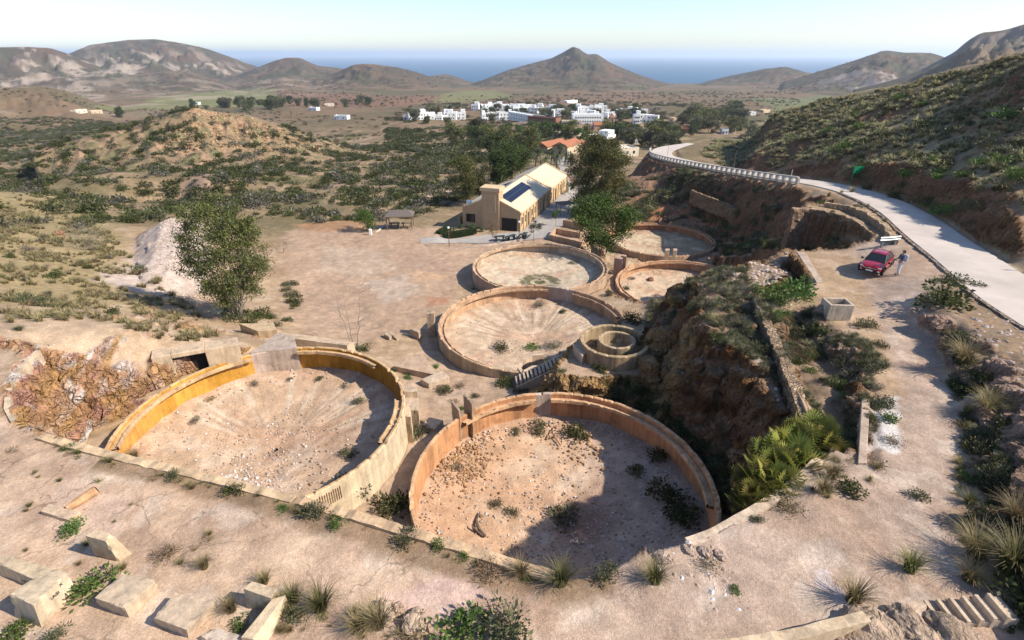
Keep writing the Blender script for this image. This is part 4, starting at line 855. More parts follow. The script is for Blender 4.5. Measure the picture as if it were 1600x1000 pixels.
def letter(txt, x, z, size, parent, name='emblem_letter'):
    o = link(name, text_mesh(txt, size, .04, M_TRIM, name), parent); o.location = (x, yf, z); o.rotation_euler = (math.pi / 2, 0, 0); return o
letter('E', tc - .28, fz - .05, .75, em); letter('N', tc + .28, fz - .05, .75, em)
[MB().box((tc, yf, fz + s * .78), (.14, .08, .75)).obj('emblem_bar', M_TRIM, em) for s in (1, -1)]
# garage and front window
gx0, gx1 = loc(781, 360, -25.2)[0], loc(805, 362, -25.2)[0]
MB().box(((gx0 + gx1) / 2, -.02, 1.0), (gx1 - gx0, .1, 2.0)).obj('garage_door', M_DARK, bt)
wx0, wx1 = loc(730, 352, -25.2)[0], loc(743, 353, -25.2)[0]
w_ = MB()
for s in (-1, 1): w_.box(((wx0 + wx1) / 2 + s * .72, -.03, 1.5), (.1, .1, 1.3)); w_.box(((wx0 + wx1) / 2, -.03, 1.5 + s * .6), (1.34, .1, .1))
w_.box(((wx0 + wx1) / 2, -.04, 1.5), (.06, .08, 1.1)); w_ = w_.obj('window', M_DARK, bt); MB().box(((wx0 + wx1) / 2, -.015, 1.5), (1.34, .05, 1.1)).obj('pane', M_GLASS, w_)
# solar panels on both slopes
sR = Vector((0 - XM, 0, EH - RH)); lenR = sR.length; sRn = sR.normalized(); nR = Vector((RH - EH, 0, -XM)).normalized()
pw, ph = 1.02, 1.02
pm = MB().box((0, 0, 0), (pw * .94, ph * .94, .05)).mesh('solar_panel', M_PANEL)
ph_fr = MB().box((0, 0, -.015), (pw * .985, ph * .985, .03)).mesh('panel_frame', M_SHUT)
for sgn, (s0, nrow) in ((1, (.75, 2)), (-1, (.75, 2))):
    ax = sRn if sgn == 1 else Vector((-XM - BW, 0, EH - RH)).normalized()
    nn = nR if sgn == 1 else Vector((-(RH - EH), 0, BW + XM)).normalized()
    for i in range(nrow):
        for j in range(11):
            c = Vector((XM, 1.6 + ph * (j + .5), RH)) + ax * (s0 + pw * (i + .5)) + nn * .22
            o = link('solar_panel', pm, bt); o.location = c; o.rotation_euler = (0, math.atan2(-ax.z, ax.x) if sgn == 1 else math.pi - math.atan2(-ax.z, -ax.x) + math.pi, 0)
            f_ = link('panel_frame', ph_fr, o)
m = MB(); m.box((-BW + .7, 1.2, EH + .75), (.8, .5, .5)); m.obj('air_unit', M_WHITE, bt, bevel=.03)
m = MB(); m.box((-BW - .9, 5, .7), (.16, 9, 1.4)); m.obj('side_ramp_wall', M_PLASTER, bt)
# ---------------------------------------------------------------- street, forecourt and pale road
def drape(name, poly, off, m, step=1.0, soilc=None):
    p = np.asarray(poly)[:, :2]; bm = bmesh.new(); vs = [bm.verts.new((a, b, 0)) for a, b in p]; f = bm.faces.new(vs)
    return bm
M_ROAD = plain('pale_road_concrete', (.53, .46, .40), .9, .2, .13, .35, .35, .015)
M_PAVE = plain('grey_paving', (.36, .33, .30), .9, .2, .12, .8, .3, .01)
def strip(name, line, hw, m, off=.03, skirt=.25, **kw):
    L = np.asarray(line); t = np.gradient(L[:, :2], axis=0); t /= np.linalg.norm(t, axis=1)[:, None]; nrm = np.c_[-t[:, 1], t[:, 0]]
    hw = np.broadcast_to(hw, (len(L),)); V_ = []; k = 7
    for i in range(len(L)):
        for j in range(k):
            s = (j / (k - 1) * 2 - 1) * hw[i]; V_.append((L[i, 0] + nrm[i, 0] * s, L[i, 1] + nrm[i, 1] * s, L[i, 2] + off))
        V_.insert(len(V_) - k, (V_[-k][0], V_[-k][1], V_[-k][2] - skirt)); V_.append((V_[-1][0], V_[-1][1], V_[-1][2] - skirt))
    k += 2; F = [(i * k + j, i * k + j + 1, (i + 1) * k + j + 1, (i + 1) * k + j) for i in range(len(L) - 1) for j in range(k - 1)]
    return link(name, raw_mesh(name, np.array(V_), F, [m], False), None, kind='structure', **kw)
wid = np.interp(np.arange(len(ROAD)), [0, 30, len(ROAD) * .55, len(ROAD) - 12, len(ROAD)], [2.3, 2.15, 2.2, 2.5, 2.6])
strip('road', ROAD, wid, M_ROAD, .05)
# rough stone edging on the terrace side of the road
e_ = ROAD[(ROAD[:, 1] > 20) & (ROAD[:, 1] < 60)]; t = np.gradient(e_[:, :2], axis=0); t /= np.linalg.norm(t, axis=1)[:, None]; ed = np.c_[e_[:, 0] - t[:, 1] * 2.42, e_[:, 1] + t[:, 0] * 2.42]
tag(wall_line('road_edging', ed, e_[:, 2].tolist() if False else np.interp(np.linspace(0, 1, len(ed)), np.linspace(0, 1, len(e_)), e_[:, 2]) + .07, .8, .22, (.27, .22, .18), .05, True, seed=21), 'rough dark stone edging along the pale road', 'kerb')
# balustrade along the outer side of the road
bl = ROAD[(ROAD[:, 1] > 69) & (np.arange(len(ROAD)) < len(ROAD) - 9)]; t = np.gradient(bl[:, :2], axis=0); t /= np.linalg.norm(t, axis=1)[:, None]
bl = np.c_[bl[:, 0] - t[:, 1] * 2.75, bl[:, 1] + t[:, 0] * 2.75, bl[:, 2]]
bal = thing('balustrade', 'pale concrete balustrade with many square openings along the road', 'balustrade', bl[0])
s_ = np.r_[0, np.cumsum(np.hypot(*np.diff(bl[:, :2], axis=0).T))]; npost = 40; us = np.linspace(0, s_[-1], npost + 1)
pp = [Vector((np.interp(u, s_, bl[:, 0]), np.interp(u, s_, bl[:, 1]), np.interp(u, s_, bl[:, 2]))) - Vector(bl[0]) for u in us]
M_BAL = plain('pale_cast_concrete', (.50, .46, .41), .85, .2, .1, 3, .2, .01)
pm_ = MB().box((0, 0, .12), (.62, .26, 1.2)).mesh('post', M_BAL)
mid = MB().box((0, 0, .12), (.5, .2, .14)).mesh('middle_rail', M_BAL)
for i in range(npost + 1):
    d = (pp[min(i + 1, npost)] - pp[max(i - 1, 0)]); o = link('post', pm_, bal); o.location = pp[i]; o.rotation_euler = (0, 0, math.atan2(d.y, d.x))
m1 = MB(); m2 = MB(); m3 = MB()
for a, b_ in zip(pp[:-1], pp[1:]):
    d = b_ - a; n_ = Vector((-d.y, d.x, 0)).normalized()
    for mm, z0, z1, hw in ((m1, .72, .86, .18), (m2, -1.3, -.46, .2), (m3, .05, .20, .11)):
        q = [a - n_ * hw, b_ - n_ * hw, b_ + n_ * hw, a + n_ * hw]; mm.hexa([p + Vector((0, 0, z0)) for p in q], [p + Vector((0, 0, z1)) for p in q])
m1.obj('top_rail', M_BAL, bal); m2.obj('plinth', M_BAL, bal); m3.obj('middle_rail', M_BAL, bal)
# forecourt and street
def sheet(name, line, hw, m, off=.04):
    L = smooth_line(np.array([[p[0], p[1], 0] for p in line], float), 8); 
    t = np.gradient(L[:, :2], axis=0); t /= np.linalg.norm(t, axis=1)[:, None]; n_ = np.c_[-t[:, 1], t[:, 0]]; V_ = []; k = 9
    hw = np.interp(np.linspace(0, 1, len(L)), np.linspace(0, 1, len(hw)), hw)
    for i in range(len(L)):
        for j in range(k):
            s = (j / (k - 1) * 2 - 1) * hw[i]; x, y = L[i, :2] + n_[i] * s; V_.append((x, y, drop(x, y) + off))
    F = [(i * k + j, i * k + j + 1, (i + 1) * k + j + 1, (i + 1) * k + j) for i in range(len(L) - 1) for j in range(k - 1)]
    return link(name, raw_mesh(name, np.array(V_), F, [m], True), None, kind='structure')
def W_(px, py, z=-25.2): p = at(px, py, z); return (p[0], p[1])
r0 = BO - BU * 3.0
st_line = [tuple((BO - BU * 2.9 + BV * k)[:2]) for k in (-3, 6, 16, 26, 34)] + [tuple(gpx(886, 262)[:2]), tuple(gpx(872, 245)[:2])]
sheet('street', st_line, [2.6, 2.7, 2.7, 2.7, 2.8, 2.8, 2.6], M_PAVE, .05)
sheet('forecourt', [W_(655, 381, -24.9), W_(700, 378, -24.95), W_(760, 373, -25.05), W_(820, 368, -25.1), W_(850, 360, -25.2)], [1.2, 2.0, 2.5, 2.9, 2.2], M_PAVE, .035)
# ---------------------------------------------------------------- plaza furniture
M_WOOD = plain('weathered_timber', (.19, .13, .085), .85, .2, .15, 6, .3, .01)
M_TILE = plain('grey_brown_shingle', (.15, .125, .11), .85, .2, .15, 5, .4, .02)
sp = gpx(624, 356); sh = thing('picnic_shelter', 'open timber picnic shelter with a dark hipped roof', 'shelter', sp, R(4))
for i in (-1, 1):
    for j in (-1, 1): MB().box((i * 1.95, j * 1.2, 1.1), (.14, .14, 2.2)).obj('post', M_WOOD, sh)
m = MB().add([(-2.3, -1.6, 2.2), (2.3, -1.6, 2.2), (2.3, 1.6, 2.2), (-2.3, 1.6, 2.2), (-1.5, 0, 2.95), (1.5, 0, 2.95)], [(0, 1, 5, 4), (1, 2, 5), (2, 3, 4, 5), (3, 0, 4), (3, 2, 1, 0)]); m.obj('roof', M_TILE, sh)
m = MB().box((0, -1.62, 2.2), (4.6, .06, .16)); m.box((0, 1.62, 2.2), (4.6, .06, .16)); m.obj('fascia', M_WOOD, sh)
def bench_table(name, label, loc_, rz, group, m_):
    t = thing(name, label, 'table', loc_, rz, group)
    MB().box((0, 0, .74), (1.6, .7, .06)).obj('table_top', m_, t)
    for s in (-1, 1): MB().box((0, s * .72, .45), (1.6, .26, .05)).obj('bench', m_, t); MB().box((s * .55, 0, .36), (.09, 1.5, .07)).obj('cross_beam', m_, t); MB().box((s * .55, 0, .36), (.08, .4, .72)).obj('leg', m_, t)
    return t
for s, w in ((-1, 'wider open end'), (1, 'end nearest the ochre building')): bench_table('picnic_table', 'wooden picnic table under the shelter roof, at its ' + w, sp + Vector((s * 1.0, .1, .02)), R(4), 'picnic tables in the shelter', M_WOOD)
M_BENCH = plain('dark_green_slats', (.035, .05, .045), .6, .4, .1, 4, 0)
for i, (px, py, lab) in enumerate([(779, 377, 'dark outdoor table set nearest the bare young tree'), (797, 376, 'dark outdoor table set midway along the grey forecourt'), (817, 373, 'dark outdoor table set by the round-headed young tree'), (825, 345, 'dark bench table against the sunny side wall of the ochre building')]):
    bench_table('table_set', lab, gpx(px, py) + Vector((0, 0, .06)), R(20 + 25 * i), 'table sets on the forecourt', M_BENCH)
def lamp(px, py, h, lab):
    t = thing('lamp_post', lab, 'lamp post', gpx(px, py), 0, 'lamp posts of the plaza')
    MB().tube([(0, 0, 0), (0, 0, h)], [.06, .04], 8).obj('pole', M_RUST, t); MB().lathe([(.001, .22), (.14, .16), (.18, 0), (.1, -.1), (.001, -.1)], 12, (0, 0, h + .08)).obj('lantern', M_WHITE, t)
lamp(700, 386, 2.7, 'brown lamp post with white lantern in front of the clipped hedges'); lamp(809, 378, 2.9, 'thin lamp post in front of the dark garage door')
# canopy, ruined walls by the street
cp_ = gpx(880, 337); t = thing('canopy', 'small dark flat canopy on thin posts by the ruined walls', 'canopy', cp_, R(20))
MB().box((0, 0, 2.25), (2.8, 2.2, .14)).obj('roof', M_TILE, t)
for i in (-1, 1):
    for j in (-1, 1): MB().box((i * 1.25, j * .95, 1.1), (.09, .09, 2.2)).obj('post', M_WOOD, t)
rc_ = (.44, .29, .19)
def pwall(name, a, b_, z, depth, th, lab, **k): return tag(wall_line(name, [at(*a, z), at(*b_, z)], z, depth, th, rc_, .12, **k), lab, 'wall')
pwall('ruined_wall', (856, 366), (906, 377), -24.1, 1.9, .3, 'broad ruined concrete wall above the pale floored tank', seed=31)
pwall('ruined_wall', (866, 356), (905, 363), -24.2, 1.2, .25, 'low middle wall of the small roofless ruin', seed=32)
pwall('ruined_wall', (878, 343), (910, 348), -24.0, 1.4, .25, 'rear terracotta wall of the small roofless ruin', seed=33)
pwall('ruined_wall', (866, 356), (857, 367), -24.2, 1.4, .25, 'short end wall of the roofless ruin by the street', seed=34)
pwall('ruined_wall', (905, 378), (913, 366), -24.0, 1.9, .4, 'stepped end wall of the roofless ruin beside the leafy tree', seed=35)
pwall('ruined_wall', (924, 384), (940, 392), -23.6, 2.2, .5, 'mottled pink stone wall stub under the leafy tree', seed=36)
# low white posts and kerb by the shelter
m = MB().box((0, 0, .45), (.4, .3, .9)); o = m.obj('white_post', M_WHITE, None, bevel=.03); o.location = gpx(577, 367); tag(o, 'squat white post at the end of the kerb by the picnic shelter', 'post')
tag(wall_line('kerb', [gpx(579, 367)[:2], gpx(600, 353)[:2]], -24.85, .5, .16, (.6, .55, .48), .02, seed=41), 'pale kerb running from the squat white post to the picnic shelter', 'kerb')
tag(wall_line('kerb', [gpx(658, 381)[:2], gpx(700, 389)[:2], gpx(760, 384)[:2], gpx(815, 377)[:2]], -24.38, .5, .14, (.45, .38, .32), .02, seed=42), 'low kerb edging the grey forecourt towards the plaza', 'kerb')
# ---------------------------------------------------------------- foreground blocks (corner pixels from an enlarged view)
T0 = -14.0
def Z(x, y, h): return (x / 3.3333, 700 + y / 3.3333, T0 + h)
def block(lab, top, base, h, col, parts=None, name='concrete_block'):
    hs = h if isinstance(h, (list, tuple)) else [h] * 4
    m = MB().hexa([at(*Z(x, y, -.15)) for x, y in base], [at(*Z(x, y, k)) for (x, y), k in zip(top, hs)], col)
    o = m.obj(name, CM, parts, soil_=True); roughen(o, 11, .03, .10)
    if lab: tag(o, lab, 'block', 'machine footings on the terrace')
    return o
bc = (.50, .385, .255)
block('upright wedge shaped concrete block standing highest up the slope', [(435, 462), (540, 490), (572, 452), (480, 428)], [(490, 580), (620, 614), (690, 566), (560, 520)], .95, bc)
block('long low concrete block cut by the picture edge behind the graffiti block', [(-60, 590), (165, 690), (262, 632), (25, 562)], [(-50, 670), (165, 745), (280, 690), (60, 600)], .55, bc)
b3 = block('large sloping concrete block with black graffiti letters', [(38, 765), (165, 826), (340, 655), (250, 632)], [(75, 905), (216, 962), (408, 772), (310, 640)], [.95, .95, .5, .5], (.52, .41, .28))
block('broad flat topped concrete block behind a green bush', [(484, 786), (640, 838), (802, 694), (628, 652)], [(500, 836), (677, 908), (830, 752), (660, 700)], .5, (.47, .36, .25))
block('chipped flat concrete block casting a long shadow, beside the hollow frame', [(790, 888), (966, 952), (1112, 800), (908, 756)], [(800, 934), (978, 1010), (1120, 872), (925, 800)], .45, (.46, .35, .245))
fr_ = thing('hollow_footing', 'hollow L-shaped concrete frame with a dark pit inside', 'block', at(*Z(1300, 850, 0)), 0, 'machine footings on the terrace')
def sub(name, top, base, h):
    hs = h if isinstance(h, (list, tuple)) else [h] * 4; L0 = Vector(fr_.location)
    MB().hexa([Vector(at(*Z(x, y, -.15))) - L0 for x, y in base], [Vector(at(*Z(x, y, k))) - L0 for (x, y), k in zip(top, hs)], bc).obj(name, CM, fr_, soil_=True)
sub('cross_beam', [(1262, 736), (1405, 786), (1442, 735), (1305, 698)], [(1282, 850), (1392, 850), (1468, 800), (1330, 790)], .75)
sub('side_beam', [(1250, 990), (1310, 1000), (1478, 770), (1412, 790)], [(1262, 1050), (1400, 1020), (1502, 818), (1430, 840)], [.35, .35, .62, .62])
block('low cracked concrete slab between the flat block and the hollow frame', [(1040, 985), (1180, 1040), (1260, 985), (1120, 938)], [(1040, 1030), (1180, 1080), (1270, 1020), (1130, 960)], .2, (.50, .40, .31))
M_PAINT = plain('black_paint', (.03, .03, .035), .7, .2, .1, 3, 0)
def wall_text(txt, o3, uv, size, face):
    q = link('graffiti', text_mesh(txt, size, .002, M_PAINT, 'graffiti')); me = o3.data; P = [v.co for v in me.vertices]
    a, b_, c_, d_ = (Vector(p) for p in face)      # right face: bottom front, bottom back, top back, top front
    pos = (a * (1 - uv[0]) + b_ * uv[0]) * (1 - uv[1]) + (d_ * (1 - uv[0]) + c_ * uv[0]) * uv[1]
    x = (b_ - a).normalized(); n_ = x.cross((d_ - a)).normalized(); y = n_.cross(x)
    q.matrix_world = Matrix((x, y, n_)).transposed().to_4x4(); q.location = pos + n_ * .045; q.parent = o3
b3f = (at(*Z(216, 962, -.15)), at(*Z(408, 772, -.15)), at(*Z(340, 655, .5)), at(*Z(165, 826, .95))); wall_text('GAB', b3, (.45, .74), .17, b3f); wall_text('X', b3, (.72, .88), .16, b3f)
# broken pipe lying on the slab
t = thing('concrete_pipe', 'broken orange concrete pipe lying on the pale terrace', 'pipe', gpx(122, 782))
a = Vector(at(102, 796, -13.9)) - t.location; b_ = Vector(at(148, 766, -13.72)) - t.location
MB().tube([a, (a + b_) / 2, b_], [.12, .16, .17], 10, (.52, .30, .16)).obj('pipe', CM, t, soil_=True); d = (b_ - a).normalized(); MB().tube([b_, b_ + d * .02], .11, 10).obj('opening', M_DARK, t)
slab('concrete_slab', 'flat broken footing slab beside the orange pipe', 'slab', [(60, 800, -13.85), (104, 814, -13.85), (122, 800, -13.85), (74, 788, -13.85)], .3, (.52, .38, .26))
# steps at the lower right
sx = thing('stone_steps', 'short flight of pale concrete steps at the edge of the gravel terrace', 'steps', at(1455, 958, -13.98))
d = (Vector(at(1566, 960, -13.98)) - Vector(at(1455, 958, -13.98))); n_ = 6; run = d.xy.length / n_; rz = math.atan2(d.y, d.x); dn = d.normalized()
sm_ = MB().box((0, 0, -.3), (.10, .72, .8), 0, (.52, .40, .28)).mesh('step', CM, soil_=True); tm = MB().box((0, 0, -.42), (run, .68, .8), 0, (.42, .33, .25)).mesh('tread', CM, soil_=True)
for i in range(n_):
    o = link('step', sm_, sx); o.location = dn * (run * i) + Vector((0, 0, .07 * i)); o.rotation_euler = (0, 0, rz); o = link('tread', tm, sx); o.location = dn * (run * (i + .5)) + Vector((0, 0, .07 * i)); o.rotation_euler = (0, 0, rz)
slab('concrete_slab', 'flat tan concrete landing beside the pale steps', 'slab', [(1375, 962, -13.85), (1440, 962, -13.85), (1450, 936, -13.9), (1400, 942, -13.9)], .5, (.50, .37, .26))
tag(wall_line('low_wall', edge([(1060, 1012), (1150, 1006), (1240, 990), (1300, 975), (1352, 962)], -13.4), -13.35, 1.0, .30, (.50, .38, .25), .08, seed=51), 'curving low concrete wall below the pale steps', 'wall')
# ---------------------------------------------------------------- trough, guardrail, sign, posts
c_ = gpx(1300, 494); t = thing('water_trough', 'square concrete basin full of rubble beside the dirt track', 'basin', c_, R(-4))
m = MB()
for s in (-1, 1): m.box((s * .62, 0, .5), (.14, 1.1, 1.0), 0, (.47, .38, .29)); m.box((0, s * .48, .5), (1.1, .14, 1.0), 0, (.47, .38, .29))
m.obj('basin', CM, t, soil_=True, bevel=.02); MB().box((0, 0, .3), (1.1, .82, .6), 0, (.34, .30, .26)).obj('fill', GM, t, soil_=True)
g0 = gpx(1384, 384); t = thing('guardrail', 'short bent grey steel guardrail on two posts behind the red car', 'guardrail', g0, R(8))
prof = [(0, -.16), (.05, -.10), (0, -.03), (0, .03), (.05, .10), (0, .16), (-.02, .16), (-.02, -.16)]
m = MB(); k = len(prof); vs = []
for x in (-.9, -.1, .8): vs += [(x, -y - .08, z + .62 + (.05 if x > 0 else 0)) for y, z in prof]
m.add(vs, [(i * k + j, i * k + (j + 1) % k, (i + 1) * k + (j + 1) % k, (i + 1) * k + j) for i in range(2) for j in range(k)]); m.obj('rail', M_SHUT, t)
for x in (-.55, .55): MB().box((x, 0, .35), (.14, .12, .95)).obj('post', M_SHUT, t)
M_GREEN = plain('green_sign_paint', (.0, .20, .09), .5, .4, .06, 3, 0)
c_ = gpx(1331, 288); t = thing('green_sign', 'bright green panel sign on two slanting legs by the road bend', 'sign', c_, R(12))
for s in (-1, 1): MB().tube([(s * .42, .25, 0), (s * .42, .02, 2.2)], .05, 6).obj('leg', M_GREEN, t)
MB().box((0, -.04, 1.75), (1.25, .05, .95), 0).obj('panel', M_GREEN, t)
for px, py, h, lab in [(1231, 285, 1.7, 'thin pale post at the end of the balustrade'), (1143, 264, 3.2, 'slender grey pole on the inner side of the road'), (1040, 247, 3.0, 'slender pole where the road bends out of sight'), (1056, 196, 7.5, 'wooden utility pole above the village roofs')]:
    c_ = gpx(px, py); o = MB().tube([(0, 0, -.2), (0, 0, h)], [.06, .05], 8).obj('post', M_WOOD if h > 3 else M_BAL); o.location = c_; tag(o, lab, 'post')
c_ = gpx(1597, 425); t = thing('marker_sign', 'small pale sign plate on a dark post at the dry roadside', 'sign', c_); MB().tube([(0, 0, 0), (0, 0, 1.0)], .05, 6).obj('post', M_DARK, t); MB().box((0, -.06, .95), (.5, .04, .3)).obj('plate', M_WHITE, t)
# ---------------------------------------------------------------- vegetation
def leaf_mat(name, rough=.6, trans=.25):
    m = bpy.data.materials.new(name); m.use_nodes = True; n = m.node_tree; n.nodes.clear()
    o = n.nodes.new('ShaderNodeOutputMaterial'); a = N(n, 'ShaderNodeAttribute', attribute_name='leaf'); oi = n.nodes.new('ShaderNodeObjectInfo')
    hs = N(n, 'ShaderNodeHueSaturation'); n.links.new(a.outputs['Color'], hs.inputs['Color']); n.links.new(ramp(n, oi.outputs['Random'], 0, 1, .78, 1.25), hs.inputs['Value']); n.links.new(ramp(n, oi.outputs['Random'], 0, 1, .485, .515), hs.inputs['Hue'])
    d = N(n, 'ShaderNodeBsdfPrincipled', Roughness=rough); d.inputs['Specular IOR Level'].default_value = .25; t = n.nodes.new('ShaderNodeBsdfTranslucent'); mx = N(n, 'ShaderNodeMixShader', i0=trans)
    n.links.new(hs.outputs[0], d.inputs['Base Color']); n.links.new(hs.outputs[0], t.inputs[0]); n.links.new(d.outputs[0], mx.inputs[1]); n.links.new(t.outputs[0], mx.inputs[2]); n.links.new(mx.outputs[0], o.inputs[0]); return m
LM = leaf_mat('foliage')
M_BARK = plain('pale_bark', (.36, .31, .25), .85, .2, .15, 5, .3, .01); M_BARKD = plain('brown_bark', (.15, .11, .08), .9, .2, .15, 5, .3, .01)
def raw_leaf(name, V_, F, C, m=LM):
    me = bpy.data.meshes.new(name); F = np.asarray(F, np.int32); k = F.shape[1]
    me.vertices.add(len(V_)); me.vertices.foreach_set('co', np.asarray(V_, np.float32).ravel()); me.loops.add(F.size); me.loops.foreach_set('vertex_index', F.ravel())
    me.polygons.add(len(F)); me.polygons.foreach_set('loop_start', np.arange(0, F.size, k, dtype=np.int32))
    t = me.color_attributes.new('leaf', 'FLOAT_COLOR', 'POINT'); t.data.foreach_set('color', np.c_[C, np.ones(len(C))].astype(np.float32).ravel()); me.materials.append(m); me.update(); return me
def quads(P, dirs, size, width, rs):
    """one pointed leaf-shaped quad per point along dirs"""
    n = len(P); s = rs.randn(n, 3); s -= (s * dirs).sum(1)[:, None] * dirs; s /= np.linalg.norm(s, axis=1)[:, None] + 1e-9
    L = (size * (.6 + .8 * rs.rand(n)))[:, None] if np.isscalar(size) else size[:, None]; W = L * width
    V_ = np.stack([P, P + dirs * L * .45 + s * W * .5, P + dirs * L, P + dirs * L * .55 - s * W * .5], 1).reshape(-1, 3)
    return V_, np.arange(n * 4).reshape(n, 4)
def cols_for(n, cols, rs, cl=None, var=.25):
    cols = np.array(cols); i = rs.randint(len(cols), size=n) if cl is None else cl; c = cols[i % len(cols)] * (1 - var + 2 * var * rs.rand(n, 1)); return c
def unit(v): return v / (np.linalg.norm(v, axis=1)[:, None] + 1e-9)
def shrub_mesh(name, seed, nl, size, cols, wh=(1, 1, .7), nclump=9, width=.4, up=.4, twig=0, flat=0.0):
    """unit-radius shrub: clumps of leaves spread through a lumpy dome, with some bare twigs"""
    rs = np.random.RandomState(seed); cc = unit(rs.randn(nclump, 3)); cc[:, 2] = np.abs(cc[:, 2]) * .9 + .05; cc *= (.35 + .4 * rs.rand(nclump, 1)); cr = .30 + .22 * rs.rand(nclump)
    k = rs.randint(nclump, size=nl); d = unit(rs.randn(nl, 3)); q = cr[k] * rs.rand(nl) ** .4; P = (cc[k] + d * q[:, None]) * np.array(wh); P[:, 2] = np.abs(P[:, 2])
    dr = unit(d + np.array((0, 0, up)) + .7 * rs.randn(nl, 3)); V_, F = quads(P, dr, size, width, rs)
    tint = (.75 + .5 * rs.rand(nclump))[k][:, None]; C = np.repeat(cols_for(nl, cols, rs, (k + rs.randint(2, size=nl))) * tint, 4, 0)
    if twig:
        a = rs.rand(twig) * 6.28; e = np.stack([np.cos(a), np.sin(a), .5 + rs.rand(twig)], 1); e = unit(e) * (.6 + .45 * rs.rand(twig, 1)) * np.array(wh); b0 = rs.randn(twig, 3) * .06; b0[:, 2] = 0
        s = unit(np.cross(e, rs.randn(twig, 3))) * .012; V2 = np.stack([b0 - s, b0 + s, e + s * .3, e - s * .3], 1).reshape(-1, 3); F = np.vstack([F, np.arange(twig * 4).reshape(-1, 4) + len(V_)]); V_ = np.vstack([V_, V2]); C = np.vstack([C, np.repeat(np.array([(.20, .16, .12)]) * (.7 + .6 * rs.rand(twig, 1)), 4, 0)])
    return raw_leaf(name, V_, F, np.clip(C, .005, .6))
def tussock_mesh(name, seed, nb, cols, tips, spread=.8, h=1.0, wid=.013):
    rs = np.random.RandomState(seed); a = rs.rand(nb) * 6.283; tilt = rs.rand(nb) ** .7 * spread; L = h * (.55 + .5 * rs.rand(nb)); b0 = np.stack([np.cos(a), np.sin(a), a * 0], 1) * (rs.rand(nb, 1) * .2)
    V_ = []; C = []; o = np.stack([np.cos(a), np.sin(a)], 1); s = np.stack([-np.sin(a), np.cos(a), a * 0], 1) * wid
    rows = []
    for k, t in enumerate((0, .4, .75, 1.0)):
        bend = tilt * t * (.6 + .75 * t); p = b0.copy(); p[:, :2] += o * (L * np.sin(bend) * t)[:, None]; p[:, 2] = L * t * np.cos(bend * .85); rows.append((p, s * (1 - .85 * t)))
    c0 = cols_for(nb, cols, rs); c1 = cols_for(nb, tips, rs)
    V_ = np.stack([np.stack([p - w, p + w], 1) for p, w in rows], 1); V_ = V_.reshape(nb, 8, 3); C = np.stack([c0 * .8, c0 * .8, c0, c0, c0 * .4 + c1 * .6, c0 * .4 + c1 * .6, c1, c1], 1)
    F = np.array([[0, 1, 3, 2], [2, 3, 5, 4], [4, 5, 7, 6]])[None] + (np.arange(nb) * 8)[:, None, None]
    return raw_leaf(name, V_.reshape(-1, 3), F.reshape(-1, 4), C.reshape(-1, 3))
G1 = [(.075, .085, .03), (.06, .075, .025), (.09, .095, .035)]; G2_ = [(.06, .068, .018), (.07, .078, .022), (.045, .054, .015)]; GREY = [(.15, .135, .105), (.12, .11, .085), (.10, .10, .07)]; STRAW = [(.28, .22, .10), (.22, .18, .08), (.17, .15, .06)]
OLIVE = [(.09, .095, .045), (.075, .08, .038), (.11, .11, .055)]; BRIGHT = [(.07, .12, .025), (.09, .14, .03)]; RUST_ = [(.19, .13, .06), (.15, .105, .05)]
SH = {'dark': [shrub_mesh('shrub', 10 + i, 620, .15, G2_, (1, 1, .75), 10, .5) for i in range(3)],
      'olive': [shrub_mesh('shrub', 20 + i, 560, .15, OLIVE, (1, 1, .7), 9, .4, .5, 30) for i in range(3)],
      'grey': [shrub_mesh('shrub', 30 + i, 420, .16, GREY, (1, 1, .75), 10, .22, .6, 70) for i in range(2)],
      'bright': [shrub_mesh('shrub', 40 + i, 520, .15, BRIGHT, (1, 1, .6), 9, .5) for i in range(2)],
      'rust': [shrub_mesh('shrub', 50 + i, 420, .15, RUST_, (1, 1, .6), 8, .25, .6, 50) for i in range(2)]}
TU = {'green': [tussock_mesh('grass_tussock', 60 + i, 280, [(.10, .115, .035), (.08, .095, .03)], STRAW) for i in range(3)],
      'straw': [tussock_mesh('grass_tussock', 70 + i, 250, [(.15, .125, .055), (.20, .155, .07)], [(.36, .28, .14), (.27, .21, .10)]) for i in range(3)],
      'grey': [tussock_mesh('grass_tussock', 80 + i, 170, [(.085, .09, .045), (.10, .10, .05)], [(.20, .18, .10), (.15, .14, .075)], 1.0, .8, .03) for i in range(3)]}
LOWT = [tussock_mesh('tussock', 90 + i, 34, [(.25, .225, .11), (.20, .19, .085)], [(.42, .37, .21), (.34, .30, .15)], 1.05, .85, .07) for i in range(3)]
DRYT = [tussock_mesh('tussock', 95 + i, 36, [(.22, .18, .085), (.17, .15, .07)], [(.36, .29, .15), (.28, .22, .11)], 1.0, .8, .05) for i in range(3)]
LOWS = {k: [shrub_mesh('bush', 100 + 7 * i + len(k), 190, .21, c, (1, 1, .8), 7, .6) for i in range(2)] for k, c in (('dark', G2_), ('olive', OLIVE), ('grey', GREY), ('brown', [(.11, .08, .05), (.09, .07, .04)]))}
def put(me, x, y, s, name, lab, cat, grp, z=None, sz=1.0, sink=.04):
    o = bpy.data.objects.new(name, me); COL.objects.link(o); o.location = (x, y, (drop(x, y) if z is None else z) - sink * s); o.scale = (s, s, s * sz); o.rotation_euler = (rnd.uniform(-.08, .08), rnd.uniform(-.08, .08), rnd.uniform(0, 6.28)); return tag(o, lab, cat, grp)
